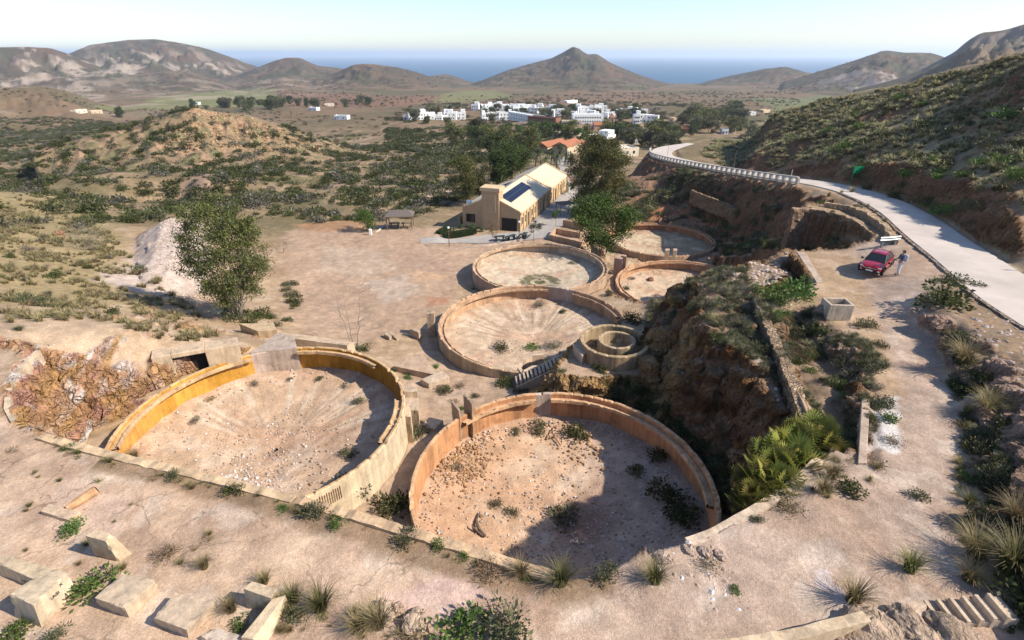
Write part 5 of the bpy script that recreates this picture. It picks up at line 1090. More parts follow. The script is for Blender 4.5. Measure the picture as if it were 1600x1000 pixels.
# ---- hand placed shrubs and tufts: (px, py, radius m, kind, label)
HAND = [
 (875, 912, .60, 'Tgreen', 'largest tall grass tussock leaning over the broken end of the terrace wall'), (1022, 908, .55, 'Tgreen', 'dense straw tipped tussock beside the crumbling rubble edge'), (945, 900, .45, 'olive', 'sparse olive bush between the two big wall edge tussocks'), (765, 893, .5, 'rust', 'brown dry bush against the chipped orange tan wall'),
 (812, 897, .42, 'Tstraw', 'drooping straw tussock on the last stretch of chipped wall'), (821, 905, .2, 'bright', 'tiny blue green plant under the drooping straw tussock'), (724, 872, .2, 'bright', 'tiny bright green plant below the chipped wall'), (635, 845, .45, 'olive', 'olive bush growing along the wall foot in the middle'), (684, 853, .28, 'bright', 'small leafy green shrub hanging on the wall'),
 (495, 803, .50, 'olive', 'grey olive bush hiding the wall joint below the tank gap'), (524, 819, .3, 'bright', 'small bright green shrub right of the wall joint'), (441, 797, .22, 'bright', 'small bright green weed at the foot of the kerb wall'), (362, 770, .38, 'dark', 'dark round bush on the kerb wall by the white stones'), (268, 745, .30, 'olive', 'small olive bush on the kerb wall'), (212, 726, .48, 'Tstraw', 'wispy straw tussock where the kerb meets the ochre tank'), (158, 712, .35, 'olive', 'low olive bush beside the wispy straw tussock'), (103, 702, .28, 'bright', 'low green cushion plant below the orange rock cut'),
 (114, 828, .42, 'bright', 'green plant on the slab above the wedge block'), (252, 870, .40, 'rust', 'reddish brown bush standing alone on the pale terrace'), (318, 888, .36, 'Tstraw', 'flat dry brown patch plant on the pale terrace'), (150, 917, .65, 'bright', 'leafy green bush behind the broad flat topped block'), (58, 908, .3, 'dark', 'dark green sprig on the long low block'), (360, 955, .42, 'Tstraw', 'straw brown tuft left of the hollow frame'), (372, 978, .28, 'bright', 'grey green tuft at the mouth of the hollow frame'), (412, 912, .35, 'Tstraw', 'straw tuft behind the hollow frame'), (458, 940, .45, 'Tgreen', 'fresh green tuft right of the hollow frame'), (452, 968, .35, 'olive', 'yellowish plant below the fresh green tuft'), (500, 952, .6, 'Tgreen', 'round green and brown tussock alone in the terrace middle'), (15, 998, .5, 'bright', 'yellow flowering plant at the picture corner by the graffiti block'), (86, 996, .35, 'olive', 'olive plant below the graffiti block'),
 (560, 985, .5, 'Tstraw', 'tall thin rust brown tussock at the bottom edge'), (592, 978, .6, 'Tstraw', 'broad rust brown tussock beside the pale boulders'), (715, 990, .95, 'bright', 'big bright green bush at the bottom edge'), (785, 985, .85, 'olive', 'feathery olive bush at the bottom edge'), (640, 995, .5, 'rust', 'brown scrub under the pale boulders'),
 (1100, 882, .35, 'rust', 'small brown bush among white stones on the terrace'), (1145, 922, .2, 'bright', 'smallest green cushion on the stony crack'), (1330, 938, .62, 'Tstraw', 'large golden tussock at the curved wall by the steps'), (1418, 890, .55, 'Tgreen', 'lone green bushy tussock in the gravel above the steps'), (1428, 776, .38, 'olive', 'isolated round olive bush in the middle of the gravel'), (1505, 748, .35, 'bright', 'flat green plant at the shadow edge of the track'), (1520, 865, .8, 'Tstraw', 'tall straw tussock at the slope foot on the gravel edge'), (1575, 890, 1.0, 'Tgreen', 'huge dark tussock with pale plumes at the slope foot'), (1508, 905, .5, 'Tstraw', 'smaller straw tussock in front of the huge plumed one'), (1510, 785, .4, 'Tgreen', 'green tuft by orange dry grass at the track edge'), (1540, 812, .55, 'olive', 'mid sized olive bush below the dark slope'), (1585, 950, .8, 'dark', 'dark leafy bush beyond the pale steps'),
 (1296, 745, .55, 'Tstraw', 'tall straw tussock above the fan palms'), (1258, 736, .45, 'olive', 'low olive bush at the terrace corner above the palms'), (1282, 768, .5, 'Tstraw', 'golden cushion tussock on the terrace near the palms'), (1232, 792, .5, 'rust', 'brown bush on the terrace edge by the pale wall'), (1330, 768, .5, 'dark', 'dark olive cushion beside the golden tussock'), (1365, 725, .4, 'rust', 'brown bush at the foot of the short straight wall'), (1184, 812, .25, 'olive', 'tiny tuft on the pale wall edge'),
 (1390, 655, .42, 'bright', 'green weed strip beside the white patch'), (1395, 690, .4, 'rust', 'rusty weed beside the white patch'), (1378, 628, .5, 'olive', 'olive weed at the top of the white patch'), (1350, 510, .6, 'olive', 'bush below the rubble filled basin'), (1372, 540, .4, 'olive', 'small bush at the middle of the dirt track'), (1345, 415, .3, 'bright', 'small green weed left of the red car') ,
 (1465, 472, 1.5, 'dark', 'large dark rounded shrub on the bank beside the road'), (1490, 440, .8, 'olive', 'flat shrub on the bank top at the road edge'), (1525, 448, .45, 'olive', 'small tuft on the bank top near the road'), (1232, 462, 1.6, 'bright', 'large spreading green shrub under the tapering concrete wall'), (1205, 470, 1.0, 'bright', 'green shrub at the head of the stone wall'),
 (545, 712, .55, 'olive', 'olive bush casting shade inside the ochre tank'), (330, 632, .32, 'rust', 'small dry tuft at the back of the ochre tank floor'), (398, 608, .35, 'grey', 'grey tuft near the back of the ochre tank floor'), (498, 600, .32, 'olive', 'small green tuft by the inner wall of the ochre tank'), (537, 610, .3, 'grey', 'small grey tuft right of the green one in the ochre tank'), (562, 632, .38, 'olive', 'flat green tuft at the shadow edge in the ochre tank'), (305, 662, .4, 'grey', 'dark grey tuft on the left of the ochre tank floor'), (450, 600, .25, 'grey', 'faint grey tuft under the back wall of the ochre tank'),
 (840, 677, .65, 'olive', 'grey green shrub next to the bent rod in the terracotta tank'), (897, 684, .75, 'dark', 'dark shrub at the shadow edge in the terracotta tank'), (877, 800, .95, 'olive', 'broad low shrub in the dark centre of the terracotta tank'), (772, 787, .4, 'olive', 'green tuft in the sunlit half of the terracotta tank'), (797, 797, .4, 'olive', 'flat tuft right of the green one in the terracotta tank'), (712, 737, .42, 'grey', 'grey cushion near the sunlit wall of the terracotta tank'), (805, 682, .35, 'olive', 'small tuft upper left on the terracotta tank floor'), (993, 740, .55, 'dark', 'dark shrub in the shaded half of the terracotta tank'), (1030, 725, .8, 'dark', 'larger dark shrub in the deep shade of the terracotta tank'), (1035, 785, 1.1, 'dark', 'wide dark thicket in the deep shade of the terracotta tank'), (1065, 815, .9, 'dark', 'dark thicket against the shaded terracotta wall'),
 (842, 482, .75, 'grey', 'grey shrub high on the rayed floor'), (778, 545, .85, 'olive', 'rounded green shrub low on the rayed floor'), (830, 542, 1.1, 'Dbright', 'flat bright green circle of plants at the centre of the rayed floor'), (712, 500, .6, 'grey', 'grey shrub on the sunny side of the rayed floor'), (878, 492, .4, 'dark', 'small dark tuft on the right of the rayed floor'), (865, 540, .9, 'grey', 'large grey shrub at the shaded edge of the rayed floor'),
 (985, 440, .4, 'grey', 'low grey twigs on the floor of the half hidden tank'),
 (693, 612, .65, 'olive', 'green shrub on the ledge between three tanks'), (675, 575, .4, 'bright', 'bright green tuft on the flat slab between tanks'), (715, 605, .4, 'rust', 'brown tuft on the ledge between three tanks'), (650, 680, .8, 'olive', 'olive shrub in the gap left of the terracotta tank'), (612, 725, .7, 'olive', 'shrub low in the gap between the two big tanks'), (615, 795, 1.0, 'dark', 'dark bush against the outside of the terracotta tank'), (545, 780, .95, 'olive', 'large olive bush under the pale outer wall of the ochre tank'), (575, 770, .6, 'olive', 'smaller olive bush right of the large one under the ochre tank'), (700, 682, .5, 'dark', 'dark tuft under the thin concrete plates'),
 (565, 548, .7, 'dark', 'dark green shrub at the foot of the bare tree'), (785, 600, .7, 'dark', 'dark shrub left of the narrow staircase'), (810, 612, .6, 'olive', 'olive shrub below the first steps'), (905, 460, .5, 'bright', 'green plant on the tank rim gap'), (950, 462, .6, 'olive', 'shrub between the rayed tank and the half hidden tank'), (975, 455, .5, 'olive', 'second shrub between the rayed tank and the half hidden tank'), (850, 570, .6, 'dark', 'dark shrub inside the curved wall'), (880, 560, .7, 'dark', 'dark leafy shrub above the narrow staircase'), (920, 545, .35, 'olive', 'small shrub inside the outer ring'), (940, 555, .35, 'olive', 'second small shrub inside the outer ring'), (1010, 535, .7, 'dark', 'dark shrub beside the ringed tank'), (985, 500, .8, 'dark', 'dark shrub behind the ringed tank'),
 (455, 483, .3, 'olive', 'tuft at the edge of the plaza'), (738, 452, .25, 'bright', 'small green plant near the pale floored tank')]
KL = {'olive': 'shrub', 'dark': 'shrub', 'grey': 'shrub', 'bright': 'shrub', 'rust': 'shrub'}
def near_floor(x, y, z):
    for k, (cx, cy, zr, R_) in TANKS.items():
        q = math.hypot(x - cx, y - cy)
        if q < R_ - .3: return k
    return None
def gpt(px, py):
    """visible point, tank floors included"""
    for k in 'ABDCEF':
        cx, cy, zr, R_ = TANKS[k]; H = TSPEC[k]['H'] + .45; p = at(px, py, zr - H)
        if math.hypot(p[0] - cx, p[1] - cy) < R_ - .4:
            q = math.hypot(p[0] - cx, p[1] - cy) / (R_ - .25); g = gpx(px, py)
            rim = at(px, py, zr); 
            if math.hypot(g[0] - cx, g[1] - cy) < R_ + .5 or g[1] > cy: return Vector((p[0], p[1], zr - TSPEC[k]['H'] - (.95 if k in 'AB' else .7) * (1 - q ** 1.15)))
    return gpx(px, py)
for px, py, s, k, lab in HAND:
    p = gpt(px, py)
    if k[0] == 'T': put(rnd.choice(TU[k[1:]]), p.x, p.y, s * 1.5, 'grass_tussock', lab, 'grass', None, p.z)
    elif k[0] == 'D': put(SH['bright'][0], p.x, p.y, s, 'shrub', lab, 'shrub', None, p.z, .45)
    else: put(rnd.choice(SH[k]), p.x, p.y, s * 1.3, 'shrub', lab, 'shrub', None, p.z, rnd.uniform(.85, 1.1))
# ---- scattered individuals by place: polygon in the photograph, how many, sizes, kinds, label, group
def visible(p):
    c = cP * p[1] - sP * p[2]
    if c < 1: return False
    u = 800 + FPX * p[0] / c; v = 500 - FPX * (p[1] * sP + p[2] * cP) / c
    return -30 < u < 1630 and 0 < v < 1040
def sample_zone(px, n, seed, spacing=0.0, near_bias=0.0):
    z = zone(px)[:, :2]; lo = z.min(0); hi = z.max(0); rs = np.random.RandomState(seed); out = []; tries = 0
    while len(out) < n and tries < n * 60:
        tries += 1; x, y = lo + rs.rand(2) * (hi - lo)
        if sdf(z, np.array([x]), np.array([y]))[0] < 0: continue
        if near_bias and rs.rand() > (30.0 / max(math.hypot(x, y), 30.0)) ** near_bias: continue
        if near_floor(x, y, 0): continue
        if spacing and any((x - a) ** 2 + (y - b_) ** 2 < spacing ** 2 for a, b_ in out): continue
        out.append((x, y))
    return out
ADJ = {'dark': 'dark green', 'olive': 'olive', 'grey': 'bare grey', 'bright': 'bright green', 'rust': 'dry brown', 'Tgreen': 'green', 'Tstraw': 'straw coloured', 'Tgrey': 'grey green'}
def scatter(px, n, smin, smax, kinds, where, seed, spacing=.5, sz=1.0, nb=0.0, marks=()):
    mk = [(ph, gpx(a, b)) for ph, a, b in marks]; mid = (smin + smax) / 2
    for x, y in sample_zone(px, n, seed, spacing, nb):
        k = rnd.choice(kinds); s = rnd.uniform(smin, smax) * rnd.uniform(.8, 1.15); z = drop(x, y)
        sw = 'small' if s < mid * .85 else ('large' if s > mid * 1.12 else 'middling'); nr = (' nearest ' + min(mk, key=lambda t: (t[1].x - x) ** 2 + (t[1].y - y) ** 2)[0]) if mk else ''
        if k[0] == 'T': put(rnd.choice(TU[k[1:]]), x, y, s, 'grass_tussock', sw + ' ' + ADJ[k] + ' grass tussock ' + where + nr, 'grass', 'grass tussocks ' + where, z, 1, .06)
        else: put(rnd.choice(SH[k]), x, y, s, {16: 'valley_bush', 14: 'hillside_bush', 15: 'hillside_bush'}.get(seed, 'shrub'), sw + ' ' + ADJ[k] + ' shrub ' + where + nr, 'shrub', 'shrubs ' + where, z, sz * rnd.uniform(.85, 1.1), .06)
scatter([(1000, 470), (1060, 428), (1160, 425), (1200, 470), (1225, 570), (1150, 560), (1040, 520)], 28, .5, 1.05, ['olive', 'olive', 'grey', 'dark', 'Tgreen', 'Tgrey', 'Tstraw'], 'on the rock mound', 1, .6, marks=[('the stone wall', 1200, 520), ('the broken stone heap', 1160, 430), ('the ringed tank', 1010, 500), ('the half hidden tank', 1050, 440), ('the cliff edge', 1130, 560)])
scatter([(1000, 600), (1060, 640), (1140, 700), (1160, 760), (1130, 790), (1110, 720), (1060, 670), (1000, 630), (930, 605), (960, 590)], 16, .7, 1.25, ['dark', 'dark', 'olive'], 'in the dark gully', 2, .6, .9, marks=[('the fan palms', 1150, 770), ('the terracotta tank rim', 1060, 670), ('the ringed tank', 970, 600), ('the cliff foot', 1090, 680)])
scatter([(1000, 500), (1040, 470), (1100, 560), (1130, 640), (1060, 640), (1000, 560)], 10, .5, .9, ['dark', 'olive', 'grey'], 'on the shaded rock face', 3, .7, marks=[('the ringed tank', 1010, 540), ('the gully', 1070, 640), ('the mound top', 1060, 500)])
scatter([(1200, 490), (1290, 480), (1345, 560), (1400, 600), (1340, 620), (1335, 700), (1290, 690), (1260, 600), (1225, 540)], 20, .5, .95, ['olive', 'olive', 'bright', 'grey', 'rust', 'dark'], 'on the weedy slope', 4, .5, marks=[('the stone wall', 1240, 580), ('the rubble filled basin', 1290, 490), ('the dirt track', 1390, 590), ('the short straight wall', 1335, 650), ('the fan palms', 1290, 690), ('the slope middle', 1300, 560)])
scatter([(1480, 520), (1530, 560), (1610, 700), (1640, 960), (1580, 880), (1530, 720)], 18, .55, 1.2, ['dark', 'olive', 'olive', 'Tgreen', 'rust', 'Tstraw'], 'on the shaded slope', 5, .45, marks=[('the pale steps', 1560, 940), ('the pinkish rock bank', 1570, 580), ('the track bend', 1520, 700), ('the huge plumed tussock', 1580, 860)])
scatter([(1140, 350), (1230, 345), (1330, 375), (1330, 385), (1230, 395), (1130, 400)], 16, .8, 1.5, ['dark', 'dark', 'olive', 'bright'], 'in the gorge', 6, .8, marks=[('the curved stone wall', 1300, 370), ('the farthest tank', 1130, 390), ('the tapering concrete wall', 1235, 395), ('the road', 1200, 340)])
scatter([(980, 300), (1060, 265), (1200, 295), (1230, 320), (1150, 350), (1080, 340), (1000, 320)], 20, .8, 1.5, ['olive', 'olive', 'dark', 'grey', 'rust'], 'on the red bank', 7, 1.0, marks=[('the balustrade', 1120, 275), ('the farthest tank', 1050, 340), ('the tall eucalyptus', 985, 310), ('the broken stone wall', 1110, 315), ('the stone wall', 1230, 325)])
scatter([(0, 330), (130, 330), (220, 420), (300, 480), (340, 530), (180, 500), (0, 470)], 34, .5, 1.1, ['Tstraw', 'Tstraw', 'olive', 'Tgrey', 'Tgrey', 'grey', 'dark'], 'on the dry slope', 8, .9, marks=[('the spoil heap', 220, 420), ('the bare branched bush', 140, 390), ('the orange rock pile', 90, 370), ('the bare sapling', 190, 430), ('the eucalyptus', 330, 510), ('the sandy shelf', 100, 480)])
scatter([(0, 470), (150, 490), (340, 530), (340, 545), (200, 530), (0, 530)], 16, .35, .65, ['Tstraw', 'olive', 'Tgrey', 'rust'], 'on the sandy shelf', 9, .5, marks=[('the orange rock cut', 130, 530), ('the culvert', 270, 540), ('the dry slope', 100, 480)])
scatter([(330, 490), (360, 480), (420, 490), (445, 500), (440, 440), (455, 430), (462, 510), (380, 520)], 16, .7, 1.4, ['dark', 'olive', 'olive'], 'around the eucalyptus foot', 10, .7, marks=[('the spoil heap', 330, 480), ('the plaza', 450, 450), ('the thick concrete block', 420, 510)])
scatter([(780, 590), (850, 590), (1000, 590), (980, 605), (860, 605), (790, 612)], 14, .4, .8, ['olive', 'dark', 'bright'], 'along the ledge foot', 11, .4, marks=[('the narrow staircase', 800, 600), ('the grey wall panel', 850, 605), ('the gully', 990, 600)])
scatter([(1230, 330), (1330, 300), (1420, 370), (1390, 372), (1340, 330), (1280, 316)], 10, .4, .9, ['olive', 'Tgrey', 'Tstraw'], 'on the road verge', 12, .7, marks=[('the low tan wall', 1350, 335), ('the balustrade end', 1240, 290), ('the guardrail', 1390, 370)])
scatter([(570, 548), (720, 590), (780, 620), (640, 670), (620, 600)], 10, .3, .55, ['olive', 'rust', 'bright'], 'on the ground between tanks', 13, .6, marks=[('the flat sandy slab', 650, 570), ('the concrete plinth', 670, 660), ('the rayed floor tank', 720, 590)])
scatter([(1345, 296), (1440, 330), (1560, 330), (1600, 270), (1600, 230), (1480, 240), (1380, 270)], 22, .9, 1.8, ['dark', 'olive', 'bright', 'bright', 'Tgrey'], 'on the near hillside spur', 14, 1.0, marks=[('the green sign', 1345, 290), ('the road', 1450, 335), ('the upper slope', 1500, 240), ('the dry roadside', 1580, 320)])
scatter([(1150, 235), (1260, 190), (1400, 145), (1500, 120), (1600, 110), (1600, 225), (1480, 235), (1350, 262)], 26, 1.2, 2.4, ['bright', 'bright', 'dark', 'olive'], 'on the green hillside', 15, 3.0, .8, marks=[('the crest', 1450, 130), ('the road bend', 1180, 230), ('the green sign', 1340, 260), ('the picture corner', 1590, 120)])
VZ = [(-40, 368), (-40, 225), (180, 200), (330, 250), (520, 240), (640, 235), (730, 250), (740, 300), (640, 340), (430, 340), (300, 338), (150, 350)]
scatter(VZ, 60, 1.6, 3.0, ['dark', 'dark', 'dark', 'olive', 'grey', 'grey'], 'in the valley scrub', 16, 2.0, .85, .8, marks=[('the picnic shelter', 620, 335), ('the larger pink clearing', 690, 300), ('the smaller pink clearing', 620, 262), ('the stony knoll', 330, 250), ('the spoil heap', 290, 320), ('the slim eucalyptus', 725, 290), ('the plaza edge', 480, 340), ('the dry slope', 80, 325)])
# ---- masses made of instances
def mass(name, pts, meshes, label, cat, smin, smax, seed, kind='stuff', sz=1.0):
    rs = np.random.RandomState(seed); lib = bpy.data.collections.new(name + '_sources')
    for me in meshes: lib.objects.link(bpy.data.objects.new('source_' + name, me))
    me = bpy.data.meshes.new(name); P = np.array(pts); me.vertices.add(len(P)); me.vertices.foreach_set('co', P.astype(np.float32).ravel())
    s = smin + (smax - smin) * rs.rand(len(P)) ** 1.5
    for nm, ty, a in (('siz', 'FLOAT', s), ('rot', 'FLOAT', rs.rand(len(P)) * 6.283), ('pick', 'INT', rs.randint(len(meshes), size=len(P)))):
        t = me.attributes.new(nm, ty, 'POINT'); t.data.foreach_set('value', a.astype(np.float32 if ty == 'FLOAT' else np.int32))
    o = link(name, me); tag(o, label, cat, None, kind)
    g = bpy.data.node_groups.new(name, 'GeometryNodeTree'); g.interface.new_socket('Geometry', in_out='INPUT', socket_type='NodeSocketGeometry'); g.interface.new_socket('Geometry', in_out='OUTPUT', socket_type='NodeSocketGeometry')
    gi = g.nodes.new('NodeGroupInput'); go = g.nodes.new('NodeGroupOutput'); iop = g.nodes.new('GeometryNodeInstanceOnPoints'); ci = g.nodes.new('GeometryNodeCollectionInfo'); ci.inputs[0].default_value = lib; ci.inputs[1].default_value = True; ci.inputs[2].default_value = True
    def na(nm, ty):
        x = g.nodes.new('GeometryNodeInputNamedAttribute'); x.data_type = ty; x.inputs[0].default_value = nm; return x.outputs[0]
    iop.inputs['Pick Instance'].default_value = True
    cx = g.nodes.new('ShaderNodeCombineXYZ'); g.links.new(na('rot', 'FLOAT'), cx.inputs[2]); sx_ = g.nodes.new('ShaderNodeCombineXYZ'); a = na('siz', 'FLOAT')
    mz = g.nodes.new('ShaderNodeMath'); mz.operation = 'MULTIPLY'; mz.inputs[1].default_value = sz; g.links.new(a, mz.inputs[0])
    g.links.new(a, sx_.inputs[0]); g.links.new(a, sx_.inputs[1]); g.links.new(mz.outputs[0], sx_.inputs[2])
    g.links.new(gi.outputs[0], iop.inputs['Points']); g.links.new(ci.outputs[0], iop.inputs['Instance']); g.links.new(na('pick', 'INT'), iop.inputs['Instance Index']); g.links.new(cx.outputs[0], iop.inputs['Rotation']); g.links.new(sx_.outputs[0], iop.inputs['Scale']); g.links.new(iop.outputs[0], go.inputs[0])
    md = o.modifiers.new('scatter', 'NODES'); md.node_group = g; return o
def spread(px, n, seed, dens=None, spacing=0):
    z = zone(px)[:, :2]; lo = z.min(0); hi = z.max(0); rs = np.random.RandomState(seed); out = np.zeros((0, 2)); k = 0
    while len(out) < n and k < 40:
        k += 1; q = lo + rs.rand(n * 2, 2) * (hi - lo); m = sdf(z, q[:, 0], q[:, 1]) > 0
        if dens is not None: m &= rs.rand(len(q)) < dens(q[:, 0], q[:, 1])
        for t in TANKS.values(): m &= np.hypot(q[:, 0] - t[0], q[:, 1] - t[1]) > t[3] + .1
        out = np.vstack([out, q[m]])
    out = out[:n]; return [(x, y, drop(x, y) - .05) for x, y in out]
HZ = [(1092, 240), (1180, 199), (1250, 168), (1400, 135), (1500, 111), (1640, 74), (1690, 300), (1600, 335), (1480, 318), (1345, 285), (1240, 255)]
mass('hillside_tussocks', spread(HZ, 11000, 3, lambda x, y: sst(-.6, .3, fbm(x, y, 5, 3, 4.1))), LOWT, 'thick cover of grey green grass tussocks on the hillside', 'grass', .45, 1.1, 3)
mass('hillside_bushes', spread(HZ, 1300, 4, lambda x, y: sst(-.3, .5, fbm(x, y, 7, 3, 9.1))), LOWS['olive'] + LOWS['dark'][:1], 'low dark bushes among the hillside tussocks', 'bushes', .4, 1.0, 4)
mass('dry_grass', spread([(-120, 300), (130, 325), (225, 420), (300, 480), (345, 535), (150, 520), (-120, 520)], 3000, 5, lambda x, y: sst(-.3, .4, fbm(x, y, 4, 3, 6.1))), DRYT, 'dry straw grass on the slope around the spoil heap', 'grass', .3, .9, 5)
VD = lambda x, y: sst(-.35, .35, fbm(x, y, 26, 4, 3.7)) * .75 + .25
mass('valley_scrub', spread([(-200, 378), (-200, 185), (170, 190), (330, 240), (560, 225), (740, 245), (745, 305), (640, 343), (430, 346), (310, 338), (160, 352)], 8200, 6, VD), LOWS['dark'] * 2 + LOWS['olive'] + LOWS['grey'] + SH['dark'], 'endless low scrub covering the valley floor', 'bushes', .6, 2.9, 6, sz=.85)
mass('valley_grass', spread([(-200, 378), (-200, 200), (170, 200), (330, 240), (560, 225), (740, 245), (745, 305), (640, 343), (430, 346), (310, 338), (160, 352)], 5200, 7), LOWT, 'thin grass between the valley bushes', 'grass', .4, 1.0, 7)
mass('far_scrub', spread([(-300, 205), (-300, 160), (180, 172), (420, 172), (600, 185), (700, 240), (560, 232), (330, 238), (170, 200)], 3000, 8, lambda x, y: sst(-.2, .5, fbm(x, y, 70, 4, 2.7)) + .1), LOWS['dark'] + LOWS['olive'] + LOWS['brown'], 'far scrub dotting the plain', 'bushes', .8, 2.6, 8, sz=.8)
mass('knoll_scrub', spread([(180, 205), (300, 168), (370, 181), (460, 208), (540, 245), (400, 245), (250, 245)], 1500, 9), LOWS['olive'] + LOWS['brown'], 'low scrub over the stony knoll', 'bushes', .4, 1.2, 9, sz=.7)
mass('bank_scrub', spread([(960, 290), (1060, 262), (1200, 290), (1235, 330), (1150, 400), (1110, 380), (1080, 345), (960, 340)], 1500, 10, lambda x, y: sst(-.2, .5, fbm(x, y, 5, 3, 7.1))), LOWS['olive'] + LOWT + SH['olive'], 'sparse low scrub on the red bank', 'bushes', .3, 1.2, 10)
mass('mound_scrub', spread([(1005, 480), (1060, 428), (1160, 420), (1200, 470), (1235, 600), (1160, 570), (1040, 530)], 900, 11), SH['olive'] + TU['grey'] + SH['grey'], 'low ground scrub on the rock mound', 'bushes', .3, .75, 11)
mass('track_weeds', spread([(1200, 485), (1300, 480), (1405, 600), (1345, 715), (1280, 680)], 420, 12, lambda x, y: sst(-.2, .5, fbm(x, y, 2, 3, 5.1))), SH['olive'] + TU['grey'] + SH['rust'] + SH['dark'][:1], 'low weeds on the slope beside the dirt track', 'weeds', .2, .6, 12)
mass('terrace_weeds', spread([(60, 690), (200, 726), (455, 788), (720, 866), (860, 910), (855, 918), (715, 878), (450, 800), (195, 738), (55, 700)], 60, 51) + spread([(1490, 690), (1530, 690), (1570, 880), (1540, 930), (1490, 860)], 90, 52) + spread([(1250, 735), (1345, 725), (1385, 720), (1380, 770), (1240, 800)], 34, 53) + spread([(420, 920), (660, 960), (640, 1000), (430, 1000)], 24, 54) + spread([(0, 690), (300, 800), (420, 960), (0, 1000)], 26, 55), TU['straw'] + TU['green'] + SH['rust'] + DRYT, 'small weeds and dry tufts along walls and path edges', 'weeds', .12, .34, 51)
mass('slope_weeds', spread([(1480, 500), (1540, 560), (1640, 700), (1640, 1000), (1570, 900), (1520, 720)], 420, 13, lambda x, y: sst(-.2, .5, fbm(x, y, 2, 3, 8.1))), SH['olive'] + TU['grey'] + SH['rust'] + SH['dark'], 'low weeds on the shaded slope', 'weeds', .2, .7, 13)
mass('gully_thicket', spread([(1000, 600), (1060, 640), (1140, 700), (1160, 760), (1130, 795), (1105, 735), (1060, 675), (1000, 635), (930, 605)], 150, 21) + spread([(1140, 350), (1330, 378), (1330, 388), (1230, 398), (1120, 402)], 160, 22), SH['dark'] + SH['olive'], 'dense dark undergrowth filling the gully', 'thicket', .4, 1.0, 21)
mass('grove', spread([(600, 232), (600, 198), (660, 206), (830, 206), (870, 214), (860, 226), (835, 240), (830, 255), (740, 255), (690, 250)], 1000, 14, lambda x, y: sst(-.4, .3, fbm(x, y, 40, 3, 5.5))), LOWS['dark'] * 2 + LOWS['olive'], 'dense green grove in the valley before the white village', 'grove', 1.6, 3.6, 14)
mass('far_trees', spread([(590, 196), (640, 164), (760, 158), (960, 158), (1150, 165), (1260, 165), (1170, 200), (1060, 215), (930, 212), (760, 200)], 900, 15, lambda x, y: sst(-.2, .4, fbm(x, y, 60, 3, 1.5))), LOWS['dark'] + LOWS['brown'], 'trees around the far white village', 'trees', 2.0, 4.6, 15)
mass('orchard', spread([(640, 205), (690, 196), (900, 192), (900, 200), (760, 206)], 300, 16), LOWS['olive'], 'rows of small orchard trees before the village', 'orchard', 1.2, 2.0, 16)
mass('plain_dots', spread([(430, 165), (430, 140), (560, 146), (700, 150), (1000, 145), (1250, 135), (1290, 155), (1100, 162), (640, 165)], 1500, 17), LOWS['dark'] + LOWS['brown'], 'small bushes dotting the far fields', 'bushes', 1.2, 3.6, 17)
mass('hill_scrub', [(GX[i, j], GY[i, j], GZ[i, j] - .3) for i, j in zip(np.random.RandomState(3).randint(180, 700, 5000), np.random.RandomState(4).randint(NR - 110, NR - 2, 5000)) if slope[i * NR + j] > .12 and GZ[i, j] > -145], LOWS['dark'][:1] + LOWS['brown'], 'tiny scrub dots on the far hills', 'bushes', 1.5, 4.0, 18)
